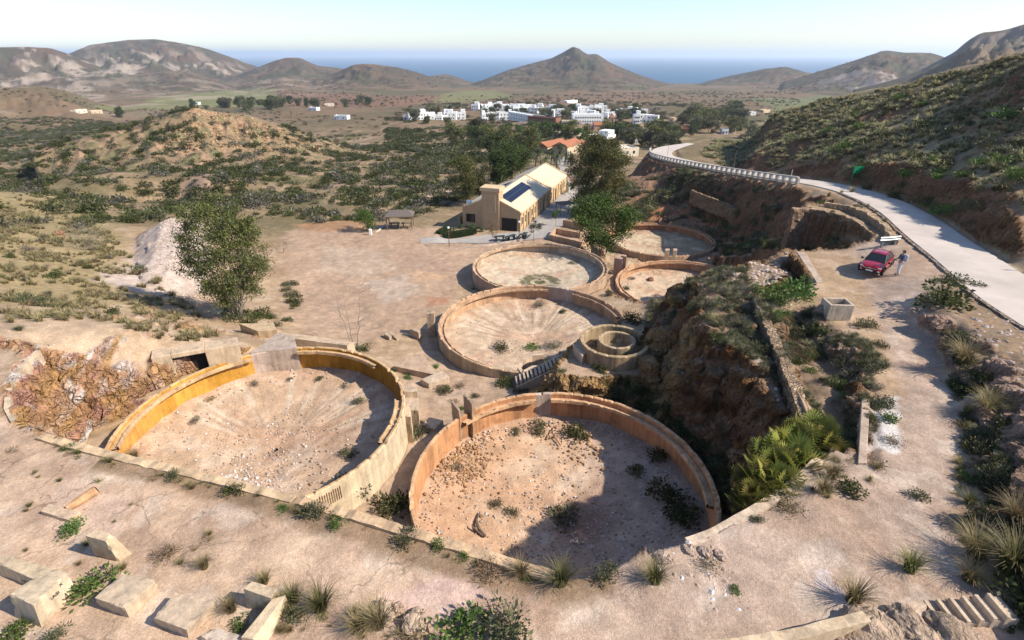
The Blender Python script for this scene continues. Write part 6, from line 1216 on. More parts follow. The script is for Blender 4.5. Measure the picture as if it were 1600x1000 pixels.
# ---------------------------------------------------------------- trees
def tree_parts(name, seed, H, spread, trunks, lean, leafn, lsize, cols, base_frac=.25, shape='cone', bark=M_BARK, width=.35, droop=.0, levels=2, nb=12, rad=.012, clump=.55, bare=False):
    """trunk mesh and crown mesh: branches grown from each trunk, leaves clustered round the branch ends"""
    rs = np.random.RandomState(seed); m = MB(); ends = []
    for t in range(trunks):
        a = 6.283 * t / trunks + rs.rand() * .8; le = lean * (.35 + .75 * rs.rand()); top = np.array((math.cos(a) * le * H, math.sin(a) * le * H, H * (.78 + .2 * rs.rand()) if trunks > 1 else H * .95))
        b0 = np.array((math.cos(a), math.sin(a), 0)) * (.02 * H if trunks > 1 else 0); n = 9; pts = []
        for k in range(n + 1):
            f = k / n; p = b0 + (top - b0) * np.array((f ** .8, f ** .8, f)) + rs.randn(3) * H * .010 * (f > 0); pts.append(p)
        m.tube(pts, [H * rad * (1 - .86 * k / n) / (trunks ** .35) for k in range(n + 1)], 6)
        for k in range(nb):
            f = base_frac + (1 - base_frac) * (k + rs.rand()) / nb; i = min(int(f * n), n - 1); p = pts[i] + (pts[i + 1] - pts[i]) * (f * n - i)
            if shape == 'cone': w = spread * H * (1.08 - f) ** .75 * min(1, (f - base_frac) * 5 + .45)
            elif shape == 'egg': g = (f - base_frac) / (1 - base_frac); w = spread * H * (1.15 - g) ** .8 * (.55 + 1.6 * min(g, .3))
            elif shape == 'column': w = spread * H * (min(1, (f - base_frac) * 5 + .35)) * (1 if f < .75 else (1.06 - f) / .31)
            else: w = spread * H * math.sqrt(max(.06, 1 - ((f - base_frac) / (1 - base_frac) * 2 - 1) ** 2 * .9))
            b = rs.rand() * 6.283 if trunks == 1 else a + rs.randn() * 1.1; w *= .55 + .6 * rs.rand(); up = .25 + .5 * rs.rand(); q = [p]
            d = np.array((math.cos(b), math.sin(b), up))
            for g in range(3): q.append(q[-1] + d * w / 3 + rs.randn(3) * w * .06); d = d + np.array((0, 0, .12 - droop * .3))
            m.tube(q, [H * rad * .32 * (1 - f * .6), H * rad * .22, H * rad * .14, H * rad * .05], 4, None, False); ends += [q[2], q[3], q[3]]
            if bare:
                for g in range(5):
                    s0 = q[1 + rs.randint(3)]; e = s0 + (np.array((math.cos(b), math.sin(b), .8)) + rs.randn(3) * .6) * w * .35; m.tube([s0, (s0 + e) / 2 + rs.randn(3) * w * .03, e], [H * rad * .10, H * rad * .07, H * rad * .03], 3, None, False)
        ends += [pts[-1], pts[-1], pts[-2]]
    tm = m.mesh('trunk', bark, True)
    if bare and leafn == 0: return tm, None
    E_ = np.array(ends); k = rs.randint(len(E_), size=leafn); off = rs.randn(leafn, 3) * np.array((1, 1, .75)) * clump * spread * H * .38; P = E_[k] + off; P[:, 2] = np.maximum(P[:, 2], .04 * H)
    dr = unit(rs.randn(leafn, 3) + np.array((0, 0, -droop * 1.6 + .1))); V_, F = quads(P, dr, lsize, width, rs)
    tint = (.72 + .6 * rs.rand(len(E_)))[k][:, None]; C = np.repeat(cols_for(leafn, cols, rs, k + rs.randint(2, size=leafn)) * tint, 4, 0)
    return tm, raw_leaf('crown', V_, F, np.clip(C, .004, .5))
def plant_tree(parts, p, name, lab, cat='tree', group=None, s=1.0, rz=None):
    t = thing(name, lab, cat, (p[0], p[1], p[2] - .1), rnd.uniform(0, 6.28) if rz is None else rz, group); t.scale = (s, s, s)
    link('trunk', parts[0], t)
    if parts[1] is not None: link('crown', parts[1], t)
    return t
EUC = [(.105, .115, .028), (.125, .135, .036), (.085, .095, .024), (.145, .13, .048)]; EUC2 = [(.05, .07, .022), (.07, .075, .03), (.10, .085, .04)]; PINE = [(.05, .068, .016), (.065, .082, .02), (.04, .055, .014)]; LEAFY = [(.065, .105, .018), (.08, .125, .024), (.05, .082, .016)]
def top_h(px, py, p):   # height above ground point p of a pixel, at p's distance
    d = ray(px, py); r = math.hypot(p[0], p[1]); return d[2] / math.hypot(d[0], d[1]) * r - p[2]
p = gpx(372, 496); plant_tree(tree_parts('eucalyptus', 1, top_h(380, 300, p), .25, 13, .19, 32000, .20, EUC + EUC2[:1] + [(.10, .10, .04)], .17, 'egg', M_BARK, .38, .3, 2, 12, .0135, .28), p, 'eucalyptus', 'big multi-stemmed eucalyptus with pale trunks beside the spoil heap', rz=3.0)
p = gpx(932, 338); plant_tree(tree_parts('eucalyptus', 2, top_h(935, 207, p), .29, 3, .08, 52000, .30, EUC, .05, 'column', M_BARK, .40, .3, 2, 21, .011, .38), p, 'eucalyptus', 'tallest slender eucalyptus beyond the ruined walls', rz=.4)
p = gpx(940, 400); plant_tree(tree_parts('leafy_tree', 3, top_h(938, 316, p), .40, 3, .20, 20000, .24, LEAFY, .25, 'round', M_BARKD, .55, .0, 2, 9, .016, .55), p, 'leafy_tree', 'fresh green leafy tree between the pale floored tank and the farthest tank')
p = gpx(727, 322); plant_tree(tree_parts('eucalyptus', 4, top_h(726, 246, p), .24, 2, .08, 13000, .30, EUC, .2, 'column', M_BARK, .35, .3, 2, 14, .013, .7), p, 'eucalyptus', 'slim eucalyptus left of the ochre building')
p = gpx(797, 283); plant_tree(tree_parts('pine_tree', 5, top_h(795, 222, p), .38, 2, .10, 26000, .38, PINE + LEAFY[:1], .18, 'round', M_BARKD, .45, 0, 2, 14, .016, .6), p, 'pine_tree', 'broad dark pine behind the ochre building'); 
p = gpx(748, 318); plant_tree(tree_parts('pine_tree', 6, top_h(748, 268, p), .40, 1, .05, 8000, .3, EUC2, .2, 'round', M_BARKD, .45, 0, 2, 10, .016, .6), p, 'pine_tree', 'smaller greyish tree between slim eucalyptus and ochre building')
p = gpx(780, 300); plant_tree(tree_parts('pine_tree', 7, top_h(772, 240, p), .34, 1, .05, 14000, .36, PINE, .2, 'round', M_BARKD, .45, 0, 2, 11, .016, .6), p, 'pine_tree', 'dark pine just left of the broad one')
p = gpx(672, 290); plant_tree(tree_parts('pale_tree', 8, top_h(672, 250, p), .42, 2, .12, 1700, .4, OLIVE, .3, 'round', M_BARK, .35, 0, 2, 8, .014, .6), p, 'pale_tree', 'thin open crowned tree beside the pink clearing')
p = gpx(553, 545); plant_tree(tree_parts('bare_tree', 9, top_h(548, 445, p), .26, 3, .24, 0, .1, EUC, .3, 'round', plain('dead_wood', (.30, .245, .20), .9, .2, .15, 5, 0), .3, 0, 2, 9, .0125, .5, True), p, 'bare_tree', 'leafless young tree behind the ochre tank')
tp, cr = tree_parts('bare_bush', 10, 3.0, .5, 9, .55, 1500, .16, GREY + STRAW, .2, 'round', M_BARK, .25, 0, 2, 7, .012, .7, True); p = gpx(146, 392); plant_tree((tp, cr), p, 'bare_bush', 'wide bare branched bush with pale twigs on the dry slope', 'bush')
p = gpx(192, 432); plant_tree(tree_parts('bare_sapling', 11, 2.2, .2, 1, .02, 0, .1, EUC, .2, 'round', M_BARK, .3, 0, 2, 5, .01, .5, True), p, 'bare_sapling', 'thin bare sapling beside the spoil heap', 'sapling')
p = gpx(767, 381); plant_tree(tree_parts('young_tree', 12, 2.7, .38, 1, .03, 260, .2, RUST_ + OLIVE, .5, 'round', M_BARKD, .4, 0, 2, 8, .018, .6, True), p, 'young_tree', 'nearly bare young tree in front of the square tower')
p = gpx(832, 376); plant_tree(tree_parts('young_tree', 13, 2.6, .34, 1, .03, 900, .18, OLIVE, .55, 'round', M_BARKD, .4, 0, 2, 8, .018, .5), p, 'young_tree', 'round-headed young tree by the street corner')
p = gpx(573, 362); plant_tree(tree_parts('young_tree', 14, 3.2, .45, 2, .1, 2200, .24, LEAFY, .15, 'round', M_BARKD, .5, 0, 2, 9, .018, .6), p, 'young_tree', 'bright bushy tree by the squat white post')
for px, py, lab in [(866, 352, 'thin street sapling by the small canopy'), (889, 306, 'thin street sapling farther along the building street')]:
    p = gpx(px, py); plant_tree(tree_parts('young_tree', 15, 2.4, .26, 1, .03, 600, .2, LEAFY, .6, 'round', M_BARKD, .5, 0, 2, 6, .015, .6), p, 'young_tree', lab)
p = gpx(440, 395); plant_tree(tree_parts('bare_bush', 16, 1.6, .4, 3, .3, 140, .14, RUST_, .2, 'round', M_BARKD, .4, 0, 2, 6, .012, .6, True), p, 'bare_bush', 'small reddish bare bush at the far plaza edge', 'bush')
# date palms and small palms
def palm_parts(seed, H, nf, L, cols, rad=.22):
    rs = np.random.RandomState(seed); m = MB(); m.tube([(0, 0, 0), (.05 * H, 0, H * .5), (.06 * H, .02 * H, H)], [rad, rad * .8, rad * .75], 8); V_ = []; F = []; C = []
    c0 = np.array((.06 * H, .02 * H, H))
    for k in range(nf):
        a = 6.283 * k / nf * 2.4 + rs.rand() * .4; e0 = 1.2 - 1.7 * (k / nf) + rs.randn() * .12; p = c0.copy(); col = np.array(cols[rs.randint(len(cols))]) * (.75 + .5 * rs.rand())
        n = 7; pts = [p.copy()]
        for i in range(n):
            e = e0 - i * .26; p = p + np.array((math.cos(a) * math.cos(e), math.sin(a) * math.cos(e), math.sin(e))) * L / n; pts.append(p.copy())
        s = np.array((-math.sin(a), math.cos(a), 0))
        for i in range(n):
            for j in range(3):
                f = j / 3; b0 = pts[i] * (1 - f) + pts[i + 1] * f; t = unit((pts[i + 1] - pts[i])[None])[0]; ll = L * .24 * (1 - abs((i + f) / n - .4))
                for sg in (-1, 1):
                    e = b0 + (s * sg * .8 + t * .55 + np.array((0, 0, -.25))) * ll; b = len(V_); V_ += [b0, b0 + t * .05 * L / 2, e, b0 - t * .02 * L]; F.append((b, b + 1, b + 2, b + 3)); C += [col] * 4
    return m.mesh('trunk', M_BARKD, True), raw_leaf('crown', np.array(V_), np.array(F), np.array(C))
PAL = palm_parts(1, 3.6, 26, 2.4, [(.05, .07, .025), (.07, .085, .03), (.10, .09, .04)]); PAL2 = palm_parts(2, 5.0, 30, 2.6, [(.05, .07, .025), (.065, .08, .03)])
for i, (px, py, k, s) in enumerate([(848, 268, 0, 1), (858, 262, 1, .9), (868, 266, 0, 1.1), (880, 258, 0, .9), (842, 258, 1, .9), (892, 254, 0, .8), (834, 262, 0, .9), (875, 248, 1, 1.0), (1105, 205, 1, 1.2), (1040, 205, 1, 1.1)]):
    p = gpx(px, py); plant_tree((PAL, PAL2)[k], p, 'date_palm', 'date palm among the cluster behind the ochre building' if i < 8 else ('single tall palm by the village above the road bend' if i == 8 else 'second single palm by the pale village roofs'), 'palm tree', 'date palms behind the ochre building' if i < 8 else None, s)
SPAL = palm_parts(3, .7, 18, .9, [(.05, .08, .025), (.06, .09, .03)], .1)
for px, py, lab in [(719, 357, 'small palm nearest the left corner of the ochre building'), (737, 359, 'small palm under the barred window'), (707, 362, 'small palm behind the long clipped hedge'), (751, 362, 'tiny palm at the foot of the square tower')]:
    plant_tree(SPAL, gpx(px, py), 'small_palm', lab, 'palm tree', None, rnd.uniform(.8, 1.2))
# clipped hedges
def hedge(a, b_, h, w_, lab):
    a = gpx(*a); b_ = gpx(*b_); d = b_ - a; L = d.xy.length; rs = np.random.RandomState(int(L * 100)); n = int(900 * L * h * w_) + 900
    P = (rs.rand(n, 3) - .5) * np.array((L, w_, h)); f = rs.randint(3, size=n); sg = rs.choice([-.5, .5], n); P[np.arange(n), f] = sg * np.array((L, w_, h))[f] * (.9 + .12 * rs.rand(n)); P[:, 2] += h / 2
    V_, F = quads(P, unit(rs.randn(n, 3)), .12, .5, rs); C = np.repeat(cols_for(n, [(.035, .06, .018), (.045, .07, .02)], rs), 4, 0)
    m = MB().box((0, 0, h / 2), (L * .95, w_ * .88, h * .93)); o = m.obj('hedge', plain('hedge_core', (.012, .02, .007), .9, .1, .1, 3, 0)); o.location = (a + b_) / 2; o.rotation_euler = (0, 0, math.atan2(d.y, d.x)); tag(o, lab, 'hedge'); link('leaves', raw_leaf('leaves', V_, F, C), o)
hedge((691, 371), (741, 366), .8, .9, 'long clipped green hedge in front of the ochre building'); hedge((683, 366), (699, 361), .7, .9, 'short clipped hedge at the end of the long one')
# fan palms under the terrace wall
def fan_palm(seed, nf=46):
    rs = np.random.RandomState(seed); V_ = []; F = []; C = []
    for k in range(nf):
        a = rs.rand() * 6.283; e = .15 + 1.15 * rs.rand(); st = .45 + .5 * rs.rand(); d = np.array((math.cos(a) * math.cos(e), math.sin(a) * math.cos(e), math.sin(e))); c0 = rs.randn(3) * .14; c0[2] = abs(c0[2]); h = c0 + d * st; s = unit(np.cross(d, (0, 0, 1.))[None])[0]; n_ = np.cross(s, d)
        col = np.array([(.19, .185, .035), (.14, .155, .028), (.10, .12, .024), (.24, .21, .05)][rs.randint(4)]) * (.7 + .5 * rs.rand()); b = len(V_); w = s * .008; V_ += [c0 - w, c0 + w, h + w, h - w]; F.append((b, b + 1, b + 2, b + 3)); C += [col * .8] * 4; R_ = .40 + .18 * rs.rand()
        for j in range(13):
            t = -1.75 + 3.5 * j / 12; u = d * math.cos(t) + s * math.sin(t) + n_ * (.18 - .25 * abs(t) / 1.75); q = d * math.cos(t + .11) + s * math.sin(t + .11) + n_ * .16; q2 = d * math.cos(t - .11) + s * math.sin(t - .11) + n_ * .16
            b = len(V_); V_ += [h, h + q * R_ * .6, h + u * R_, h + q2 * R_ * .6]; F.append((b, b + 1, b + 2, b + 3)); C += [col * .85, col, col * 1.25, col]
    return raw_leaf('fan_palm', np.array(V_), np.array(F), np.clip(np.array(C), .005, .5))
FP = [fan_palm(i) for i in range(3)]
for i, (px, py, h, s) in enumerate([(1262, 690, 1.0, 1.05), (1240, 700, .9, 1.0), (1285, 700, .6, .9), (1225, 725, .8, 1.1), (1205, 740, .6, 1.0), (1245, 735, .5, 1.0), (1185, 765, .4, .95), (1215, 765, .3, 1.0), (1175, 785, .1, .8), (1270, 670, .9, .8), (1230, 680, .8, .7), (1195, 720, .7, .8)]):
    q = at(px, py + 12, -14.6 - h * .35); put(FP[i % 3], q[0], q[1] + .15, s, 'fan_palm', ['highest', 'broad yellow green', 'outermost', 'middle', 'deep set', 'lower middle', 'lowest but one', 'overhanging', 'lowest', 'small topmost', 'small shaded', 'small rock side'][i] + ' fan palm in the thicket between rock face and terrace wall', 'palm', 'fan palms below the gravel terrace', q[2])
# ---------------------------------------------------------------- mid valley trees: single ones
VT = [tree_parts('valley_tree', 60 + i, 5.0, .42, 2, .10, 2800, .42, [PINE, EUC, LEAFY, OLIVE][i], .12, 'round', M_BARKD, .5, 0, 2, 8, .016, .6) for i in range(4)]
TREES = [((740, 250), (860, 250), (960, 235), (930, 215), (760, 205), (690, 215), 46, .9, 1.9, [0, 1, 2], 'in the grove', 21), ((960, 238), (1020, 228), (1100, 225), (1060, 205), (960, 205), (930, 215), 34, .9, 2.0, [0, 1, 3], 'among the pale roofs', 22),
         ((1080, 222), (1170, 196), (1250, 168), (1150, 165), (1060, 190), (1040, 205), 50, 1.0, 2.2, [1, 3, 3, 0], 'by the scattered houses', 23), ((620, 196), (760, 196), (900, 190), (1000, 190), (1000, 176), (760, 172), (640, 176), 40, 1.0, 2.0, [0, 0, 3], 'between white houses', 24), ((100, 185), (380, 176), (560, 168), (620, 166), (560, 160), (380, 163), (100, 176), 40, 1.2, 2.4, [0, 3], 'in the far tree line', 25)]
TM = [(ph, gpx(a, b)) for ph, a, b in [('the larger pink clearing', 690, 296), ('the orange roofs', 880, 238), ('the ochre building', 800, 290), ('the white flats', 820, 192), ('the church', 946, 203), ('the road bend', 1035, 238), ('the single palm', 1105, 205), ('the utility pole', 1056, 205), ('the hillside crest', 1180, 195), ('the ochre house', 1195, 178), ('the long shed', 530, 187), ('the outlying row', 680, 185), ('the stony knoll', 300, 172), ('the sandy barn', 150, 178)]]
for *poly, n_, a_, b_, ks, where, sd0 in TREES:
    for x, y in sample_zone(poly, n_, sd0, 3.0):
        zz = drop(x, y); vv = cP * y - sP * zz; uu = 800 + FPX * x / vv; ww_ = 500 - FPX * (y * sP + zz * cP) / vv
        if 838 < uu < 960 and 224 < ww_ < 290: continue
        k = rnd.choice(ks); s = rnd.uniform(a_, b_); sw = 'low' if s < a_ + (b_ - a_) * .3 else ('tall' if s > a_ + (b_ - a_) * .7 else 'middling'); mk = min(TM, key=lambda t: (t[1].x - x) ** 2 + (t[1].y - y) ** 2)[0]; plant_tree(VT[k], (x, y, drop(x, y)), 'valley_tree', sw + ' ' + ['dark green', 'grey green', 'fresh green', 'olive'][k] + ' tree ' + where + ' nearest ' + mk, 'tree', 'trees ' + where, s)
# ---------------------------------------------------------------- houses of the valley
WIN = MB().box((0, 0, 0), (.9, .12, 1.1)).mesh('window', M_GLASS); DOOR = MB().box((0, 0, 0), (1.0, .12, 2.0)).mesh('door', plain('faded_blue_door', (.10, .16, .24), .6, .3, .1, 3, 0))
M_OCH = plain('sand_render', (.52, .40, .27), .85, .2, .08, 1, .1, .01); M_TERRA = plain('terracotta_tiles', (.40, .16, .085), .85, .2, .2, 4, .4, .03); M_BRICKY = plain('raw_brick', (.26, .12, .08), .9, .2, .15, 3, .2, .02); M_PALE = plain('cream_render', (.62, .54, .42), .85, .2, .08, 1, .1, .01)
def house(p, rz, w, d, h, lab, m=M_WHITE, roof=None, upper=0.0, nwin=3, group=None, name='house', parapet=True):
    t = thing(name, lab, 'house', (p[0], p[1], p[2] - .4), rz, group); h += .4
    MB().box((0, 0, h / 2), (w, d, h)).obj('wall', m, t)
    if roof:
        mm = MB(); e = .4; mm.add([(-w / 2 - e, -d / 2 - e, h), (w / 2 + e, -d / 2 - e, h), (w / 2 + e, d / 2 + e, h), (-w / 2 - e, d / 2 + e, h), (-w / 2 - e, 0, h + d * .26), (w / 2 + e, 0, h + d * .26)], [(0, 1, 5, 4), (2, 3, 4, 5), (1, 2, 5), (3, 0, 4), (3, 2, 1, 0)]); mm.obj('roof', roof, t)
    elif parapet:
        mm = MB(); [mm.box((s * (w / 2 - .12), 0, h + .3), (.24, d, .6)) for s in (-1, 1)]; [mm.box((0, s * (d / 2 - .12), h + .3), (w - .48, .24, .6)) for s in (-1, 1)]; mm.obj('parapet', m, t)
    if upper: MB().box((w * .18 * (1 if upper > 0 else -1), d * .1, h + 1.4), (w * .5, d * .7, 2.8)).obj('upper_room', m, t)
    for i in range(nwin):
        x = (i + .5) / nwin * w * .86 - w * .43
        for z in ([1.9] if h < 4.5 else [1.9, 4.7]):
            o = link('window', WIN, t); o.location = (x, -d / 2 - .03, z)
    if nwin > 1: o = link('door', DOOR, t); o.location = (-w * .5 + w / nwin * .08 + .7, -d / 2 - .03, 1.4)
    for s in (-1, 1): o = link('window', WIN, t); o.location = (s * (w / 2 + .03), 0, 1.9); o.rotation_euler = (0, 0, math.pi / 2)
    return t
ROWS = [((632, 186), (722, 186), 13, 'in the left outlying row of the white village'), ((738, 172), (825, 171), 17, 'in the back row of the white village'), ((828, 174), (842, 173), 2, 'at the end of the back row of the white village'), ((752, 188), (795, 185), 9, 'in the middle row of the white village'), ((846, 183), (878, 181), 4, 'behind the raw brick block'), ((892, 176), (940, 175), 10, 'in the upper right cluster of the white village'), ((890, 186), (962, 186), 13, 'in the front right cluster of the white village'), ((988, 192), (1022, 193), 6, 'in the small group right of the church tower'), ((960, 180), (1005, 182), 5, 'in the row behind the church tower'), ((800, 177), (870, 176), 12, 'between back and front rows of the white village')]
for (a, b_, n_, where) in ROWS:
    for i in range(n_):
        f = (i + .5) / n_; p = gpx(a[0] + (b_[0] - a[0]) * f + rnd.uniform(-1, 1), a[1] + (b_[1] - a[1]) * f + rnd.uniform(-1.2, 1.2)); r = math.hypot(p.x, p.y); sc = r / 560
        od = ['first', 'second', 'third', 'fourth', 'fifth', 'sixth', 'seventh', 'eighth', 'ninth', 'tenth', 'eleventh', 'twelfth', 'thirteenth', 'fourteenth', 'fifteenth', 'sixteenth', 'seventeenth'][i]
        house(p, rnd.uniform(-.25, .25) - math.atan2(p.x, p.y), 7.5 * sc * rnd.uniform(.8, 1.3), 6.5, rnd.choice([3.2, 5.4, 6.0]), od + ' white house ' + where, M_WHITE, None, rnd.choice([0, 1, -1]), rnd.choice([2, 3]), 'white houses ' + where)
def row_house(px0, px1, py, h, m, lab, nwin, roof=None, upper=0, d=7, name='house'):
    a = gpx(px0, py); b_ = gpx(px1, py); v = b_ - a; return house((a + b_) / 2 + Vector((-v.y, v.x, 0)).normalized() * d * .5, math.atan2(v.y, v.x), v.xy.length, d, h, lab, m, roof, upper, nwin, None, name)
row_house(792, 848, 191, 5.6, M_WHITE, 'long white terrace of flats with rows of dark windows, front of the village', 12)
row_house(822, 866, 195, 5.0, M_BRICKY, 'unfinished raw brick block with dark openings before the white flats', 10)
row_house(892, 940, 193, 6.0, M_WHITE, 'long white arcaded block at the right front of the village', 11)
row_house(875, 905, 196, 2.6, M_PALE, 'low pale colonnade beside the raw brick block', 8)
row_house(853, 884, 239, 3.4, M_OCH, 'left orange roofed house behind the date palms', 3, M_TERRA); row_house(884, 906, 241, 4.0, M_OCH, 'middle orange roofed house with pale gable', 3, M_TERRA); row_house(902, 914, 238, 3.4, M_OCH, 'right orange roofed house next to the white hotel', 2, M_TERRA)
row_house(915, 945, 232, 5.6, M_WHITE, 'white two storey building with a small rooftop room above the eucalyptus', 6, None, 1, 10)
for x0, x1, y, lab in [(868, 920, 214, 'long cream wall like building beside the white two storey one'), (829, 866, 212, 'low cream shed at the grove edge'), (985, 1015, 216, 'flat cream roof nearest the church'), (1010, 1040, 221, 'flat cream roof in front of the cream group'), (1022, 1048, 214, 'flat cream roof at the back of the cream group'), (990, 1012, 224, 'low cream building by the road bend'), (968, 990, 219, 'small cream building left of the cream group'), (960, 995, 244, 'tan walled yard building above the street')]:
    row_house(x0, x1, y, 2.8, M_PALE, lab, 3, None, 0, 9)
for x0, x1, y, m_, rf, lab in [(1050, 1062, 192, M_OCH, None, 'sandy house before the hillside, left of a utility pole'), (1078, 1090, 194, M_PALE, None, 'pale house among brown trees'), (1125, 1135, 210, M_WHITE, None, 'small white house peeking over the hillside crest'), (1138, 1147, 208, M_PALE, None, 'tiny cream house beside the small white one at the crest'), (1060, 1080, 208, M_BRICKY, M_TERRA, 'brown roofed house by the single palm'), (1190, 1200, 176, M_OCH, None, 'yellow ochre house far beyond the hillside'), (1165, 1178, 180, M_WHITE, None, 'far pale house left of the yellow ochre one'), (1110, 1120, 184, M_PALE, None, 'far sandy house with trees round it'), (1018, 1030, 172, M_OCH, None, 'sandy farmhouse above the village'), (884, 900, 161, M_WHITE, None, 'lone white farmhouse below the conical peak'), (294, 307, 164, M_WHITE, None, 'white hut on top of the stony knoll'), (116, 134, 177, M_PALE, None, 'pale farmhouse in the left tree line'), (140, 158, 178, M_OCH, None, 'sandy barn in the left tree line'), (480, 492, 173, M_WHITE, None, 'small white shed in the middle tree line'), (520, 540, 187, M_WHITE, None, 'long low white shed left of the village'), (505, 520, 166, M_PALE, None, 'tiny pale farmhouse in the far tree line')]:
    row_house(x0, x1, y, 3.0, m_, lab, 2, rf, 0, 6)
# church with tower
p = gpx(946, 203); t = thing('church', 'pink rendered church with a square tower and red pyramid roof', 'church', p, -math.atan2(p.x, p.y) + .2); M_PINK = plain('pink_render', (.50, .30, .22), .85, .2, .08, 1, .1, .01)
MB().box((3, 0, 3.6), (3.2, 3.2, 9.2)).obj('tower', M_PINK, t); m = MB().add([(1.1, -1.9, 8.2), (4.9, -1.9, 8.2), (4.9, 1.9, 8.2), (1.1, 1.9, 8.2), (3, 0, 11)], [(0, 1, 4), (1, 2, 4), (2, 3, 4), (3, 0, 4), (3, 2, 1, 0)]); m.obj('tower_roof', M_TERRA, t)
MB().box((-4.2, 0, 1.6), (11, 6, 4.0)).obj('nave', M_PINK, t); MB().add([(-10, -3.4, 3.6), (1.3, -3.4, 3.6), (1.3, 3.4, 3.6), (-10, 3.4, 3.6), (-10, 0, 5.4), (1.3, 0, 5.4)], [(0, 1, 5, 4), (2, 3, 4, 5), (1, 2, 5), (3, 0, 4), (3, 2, 1, 0)]).obj('nave_roof', M_TERRA, t); o = link('window', WIN, t); o.location = (3, -1.63, 6.6)
# ---------------------------------------------------------------- loose stones
def stone_mesh(seed, col, name='stone', sub=1):
    bm = bmesh.new(); bmesh.ops.create_icosphere(bm, subdivisions=sub, radius=1); rs = np.random.RandomState(seed); sc = .7 + .5 * rs.rand(3); sc[2] *= .7
    for v in bm.verts: v.co = Vector([c * k for c, k in zip(v.co, sc)]) * (1 + .28 * rs.randn() * .6)
    me = bpy.data.meshes.new(name); bm.to_mesh(me); bm.free(); t = me.color_attributes.new('soil', 'FLOAT_COLOR', 'POINT'); t.data.foreach_set('color', np.tile(np.r_[col, 1], len(me.vertices)).astype(np.float32)); me.materials.append(CM); return me
STN = [stone_mesh(i, c) for i, c in enumerate([(.44, .33, .25), (.50, .40, .33), (.34, .24, .17), (.58, .52, .48), (.40, .28, .20)])]
WST = [stone_mesh(20 + i, c) for i, c in enumerate([(.62, .57, .55), (.56, .50, .48), (.50, .42, .37)])]
GST = [stone_mesh(30 + i, c) for i, c in enumerate([(.36, .29, .24), (.44, .36, .31), (.28, .21, .17)])]
OST = [stone_mesh(40 + i, c) for i, c in enumerate([(.40, .25, .13), (.46, .31, .18), (.30, .17, .09)])]
def tank_pts(k, n, seed, cx=0, cy=0, sg=3.0, rim=0.0):
    rs = np.random.RandomState(seed); t = TANKS[k]; R_ = t[3] - .4; out = []
    while len(out) < n:
        if rs.rand() < rim: a = rs.rand() * 6.283; q = R_ * (.86 + .14 * rs.rand()); x, y = q * math.cos(a), q * math.sin(a)
        else: x, y = cx + rs.randn() * sg, cy + rs.randn() * sg
        q = math.hypot(x, y)
        if q > R_: continue
        H = TSPEC[k]['H']; dz = .95 if k in 'AB' else .7; z = t[2] - H - dz * (1 - (q / R_) ** 1.15) + max(0, q / R_ - .9) ** 2 * 7; out.append((t[0] + x, t[1] + y, z + .01))
    return out
mass('rubble', tank_pts('A', 1500, 1, -.3, -1.6, 2.6, .15) + tank_pts('B', 2600, 2, .8, -1.5, 3.4, .3) + tank_pts('D', 350, 3, 0, 0, 4) + tank_pts('C', 220, 4, 0, 0, 4, .5) + tank_pts('E', 500, 5, -1, 0, 4, .6) + tank_pts('F', 500, 6, 0, 2, 4, .6), STN + GST[:1], 'small rubble strewn over the tank floors', 'rubble', .018, .085, 31)
mass('pale_rubble', tank_pts('A', 1000, 7, -.6, -4.6, 1.1), WST, 'whitish rubble heap at the front of the ochre tank floor', 'rubble', .03, .10, 32)
mass('wall_debris', tank_pts('B', 500, 8, -5.5, 3.4, 1.0) + tank_pts('B', 160, 9, 1.5, 5.2, 1.0), OST, 'broken wall pieces along the sunny side of the terracotta tank', 'debris', .04, .13, 33)
heap = [(x, y, drop(x, y)) for x, y, z in spread([(225, 440), (240, 400), (262, 340), (290, 340), (308, 360), (310, 420), (318, 475), (240, 470)], 2600, 34)]
mass('spoil_stones', heap, [stone_mesh(50 + i, c) for i, c in enumerate([(.48, .39, .33), (.54, .45, .39), (.40, .31, .25)])], 'pale broken stone covering the spoil heap', 'stones', .03, .16, 34)
mass('rock_rubble', spread([(1090, 430), (1150, 420), (1240, 394), (1250, 420), (1200, 450), (1110, 448)], 1100, 35), GST + STN[:2], 'heap of broken stone on top of the rock mound', 'rubble', .07, .24, 35)
gp_ = spread([(-50, 690), (60, 692), (455, 790), (720, 868), (860, 912), (1000, 880), (1110, 850), (1300, 720), (1345, 740), (1400, 620), (1330, 400), (1420, 420), (1470, 560), (1500, 700), (1510, 900), (1450, 1000), (-50, 1010)], 12000, 36)
mass('pebbles', gp_, STN + GST + WST[:1], 'scattered pebbles on the gravel terrace', 'pebbles', .006, .034, 36)
mass('edge_rubble', spread([(1000, 860), (1110, 842), (1130, 870), (1160, 910), (1180, 960), (1120, 960), (1060, 900), (1005, 890)], 420, 37), WST + STN, 'broken rock along the crumbled terrace edge', 'rubble', .02, .12, 37)
mass('track_stones', spread([(1340, 470), (1460, 470), (1500, 640), (1480, 660), (1400, 580)], 420, 38) + spread([(1480, 345), (1600, 350), (1640, 450), (1600, 440)], 300, 39), STN, 'loose stones on the dirt track and roadside', 'stones', .02, .09, 38)
mass('cliff_stones', spread([(1000, 480), (1060, 430), (1230, 400), (1240, 600), (1255, 680), (1160, 760), (1050, 640)], 1500, 40) + spread([(960, 280), (1060, 262), (1200, 290), (1235, 330), (1150, 400), (1110, 380), (1080, 345), (960, 340)], 1400, 41) + spread([(1500, 480), (1620, 480), (1640, 700), (1560, 640)], 300, 42), GST + OST[2:], 'loose stones on the rock slopes', 'stones', .04, .2, 40)
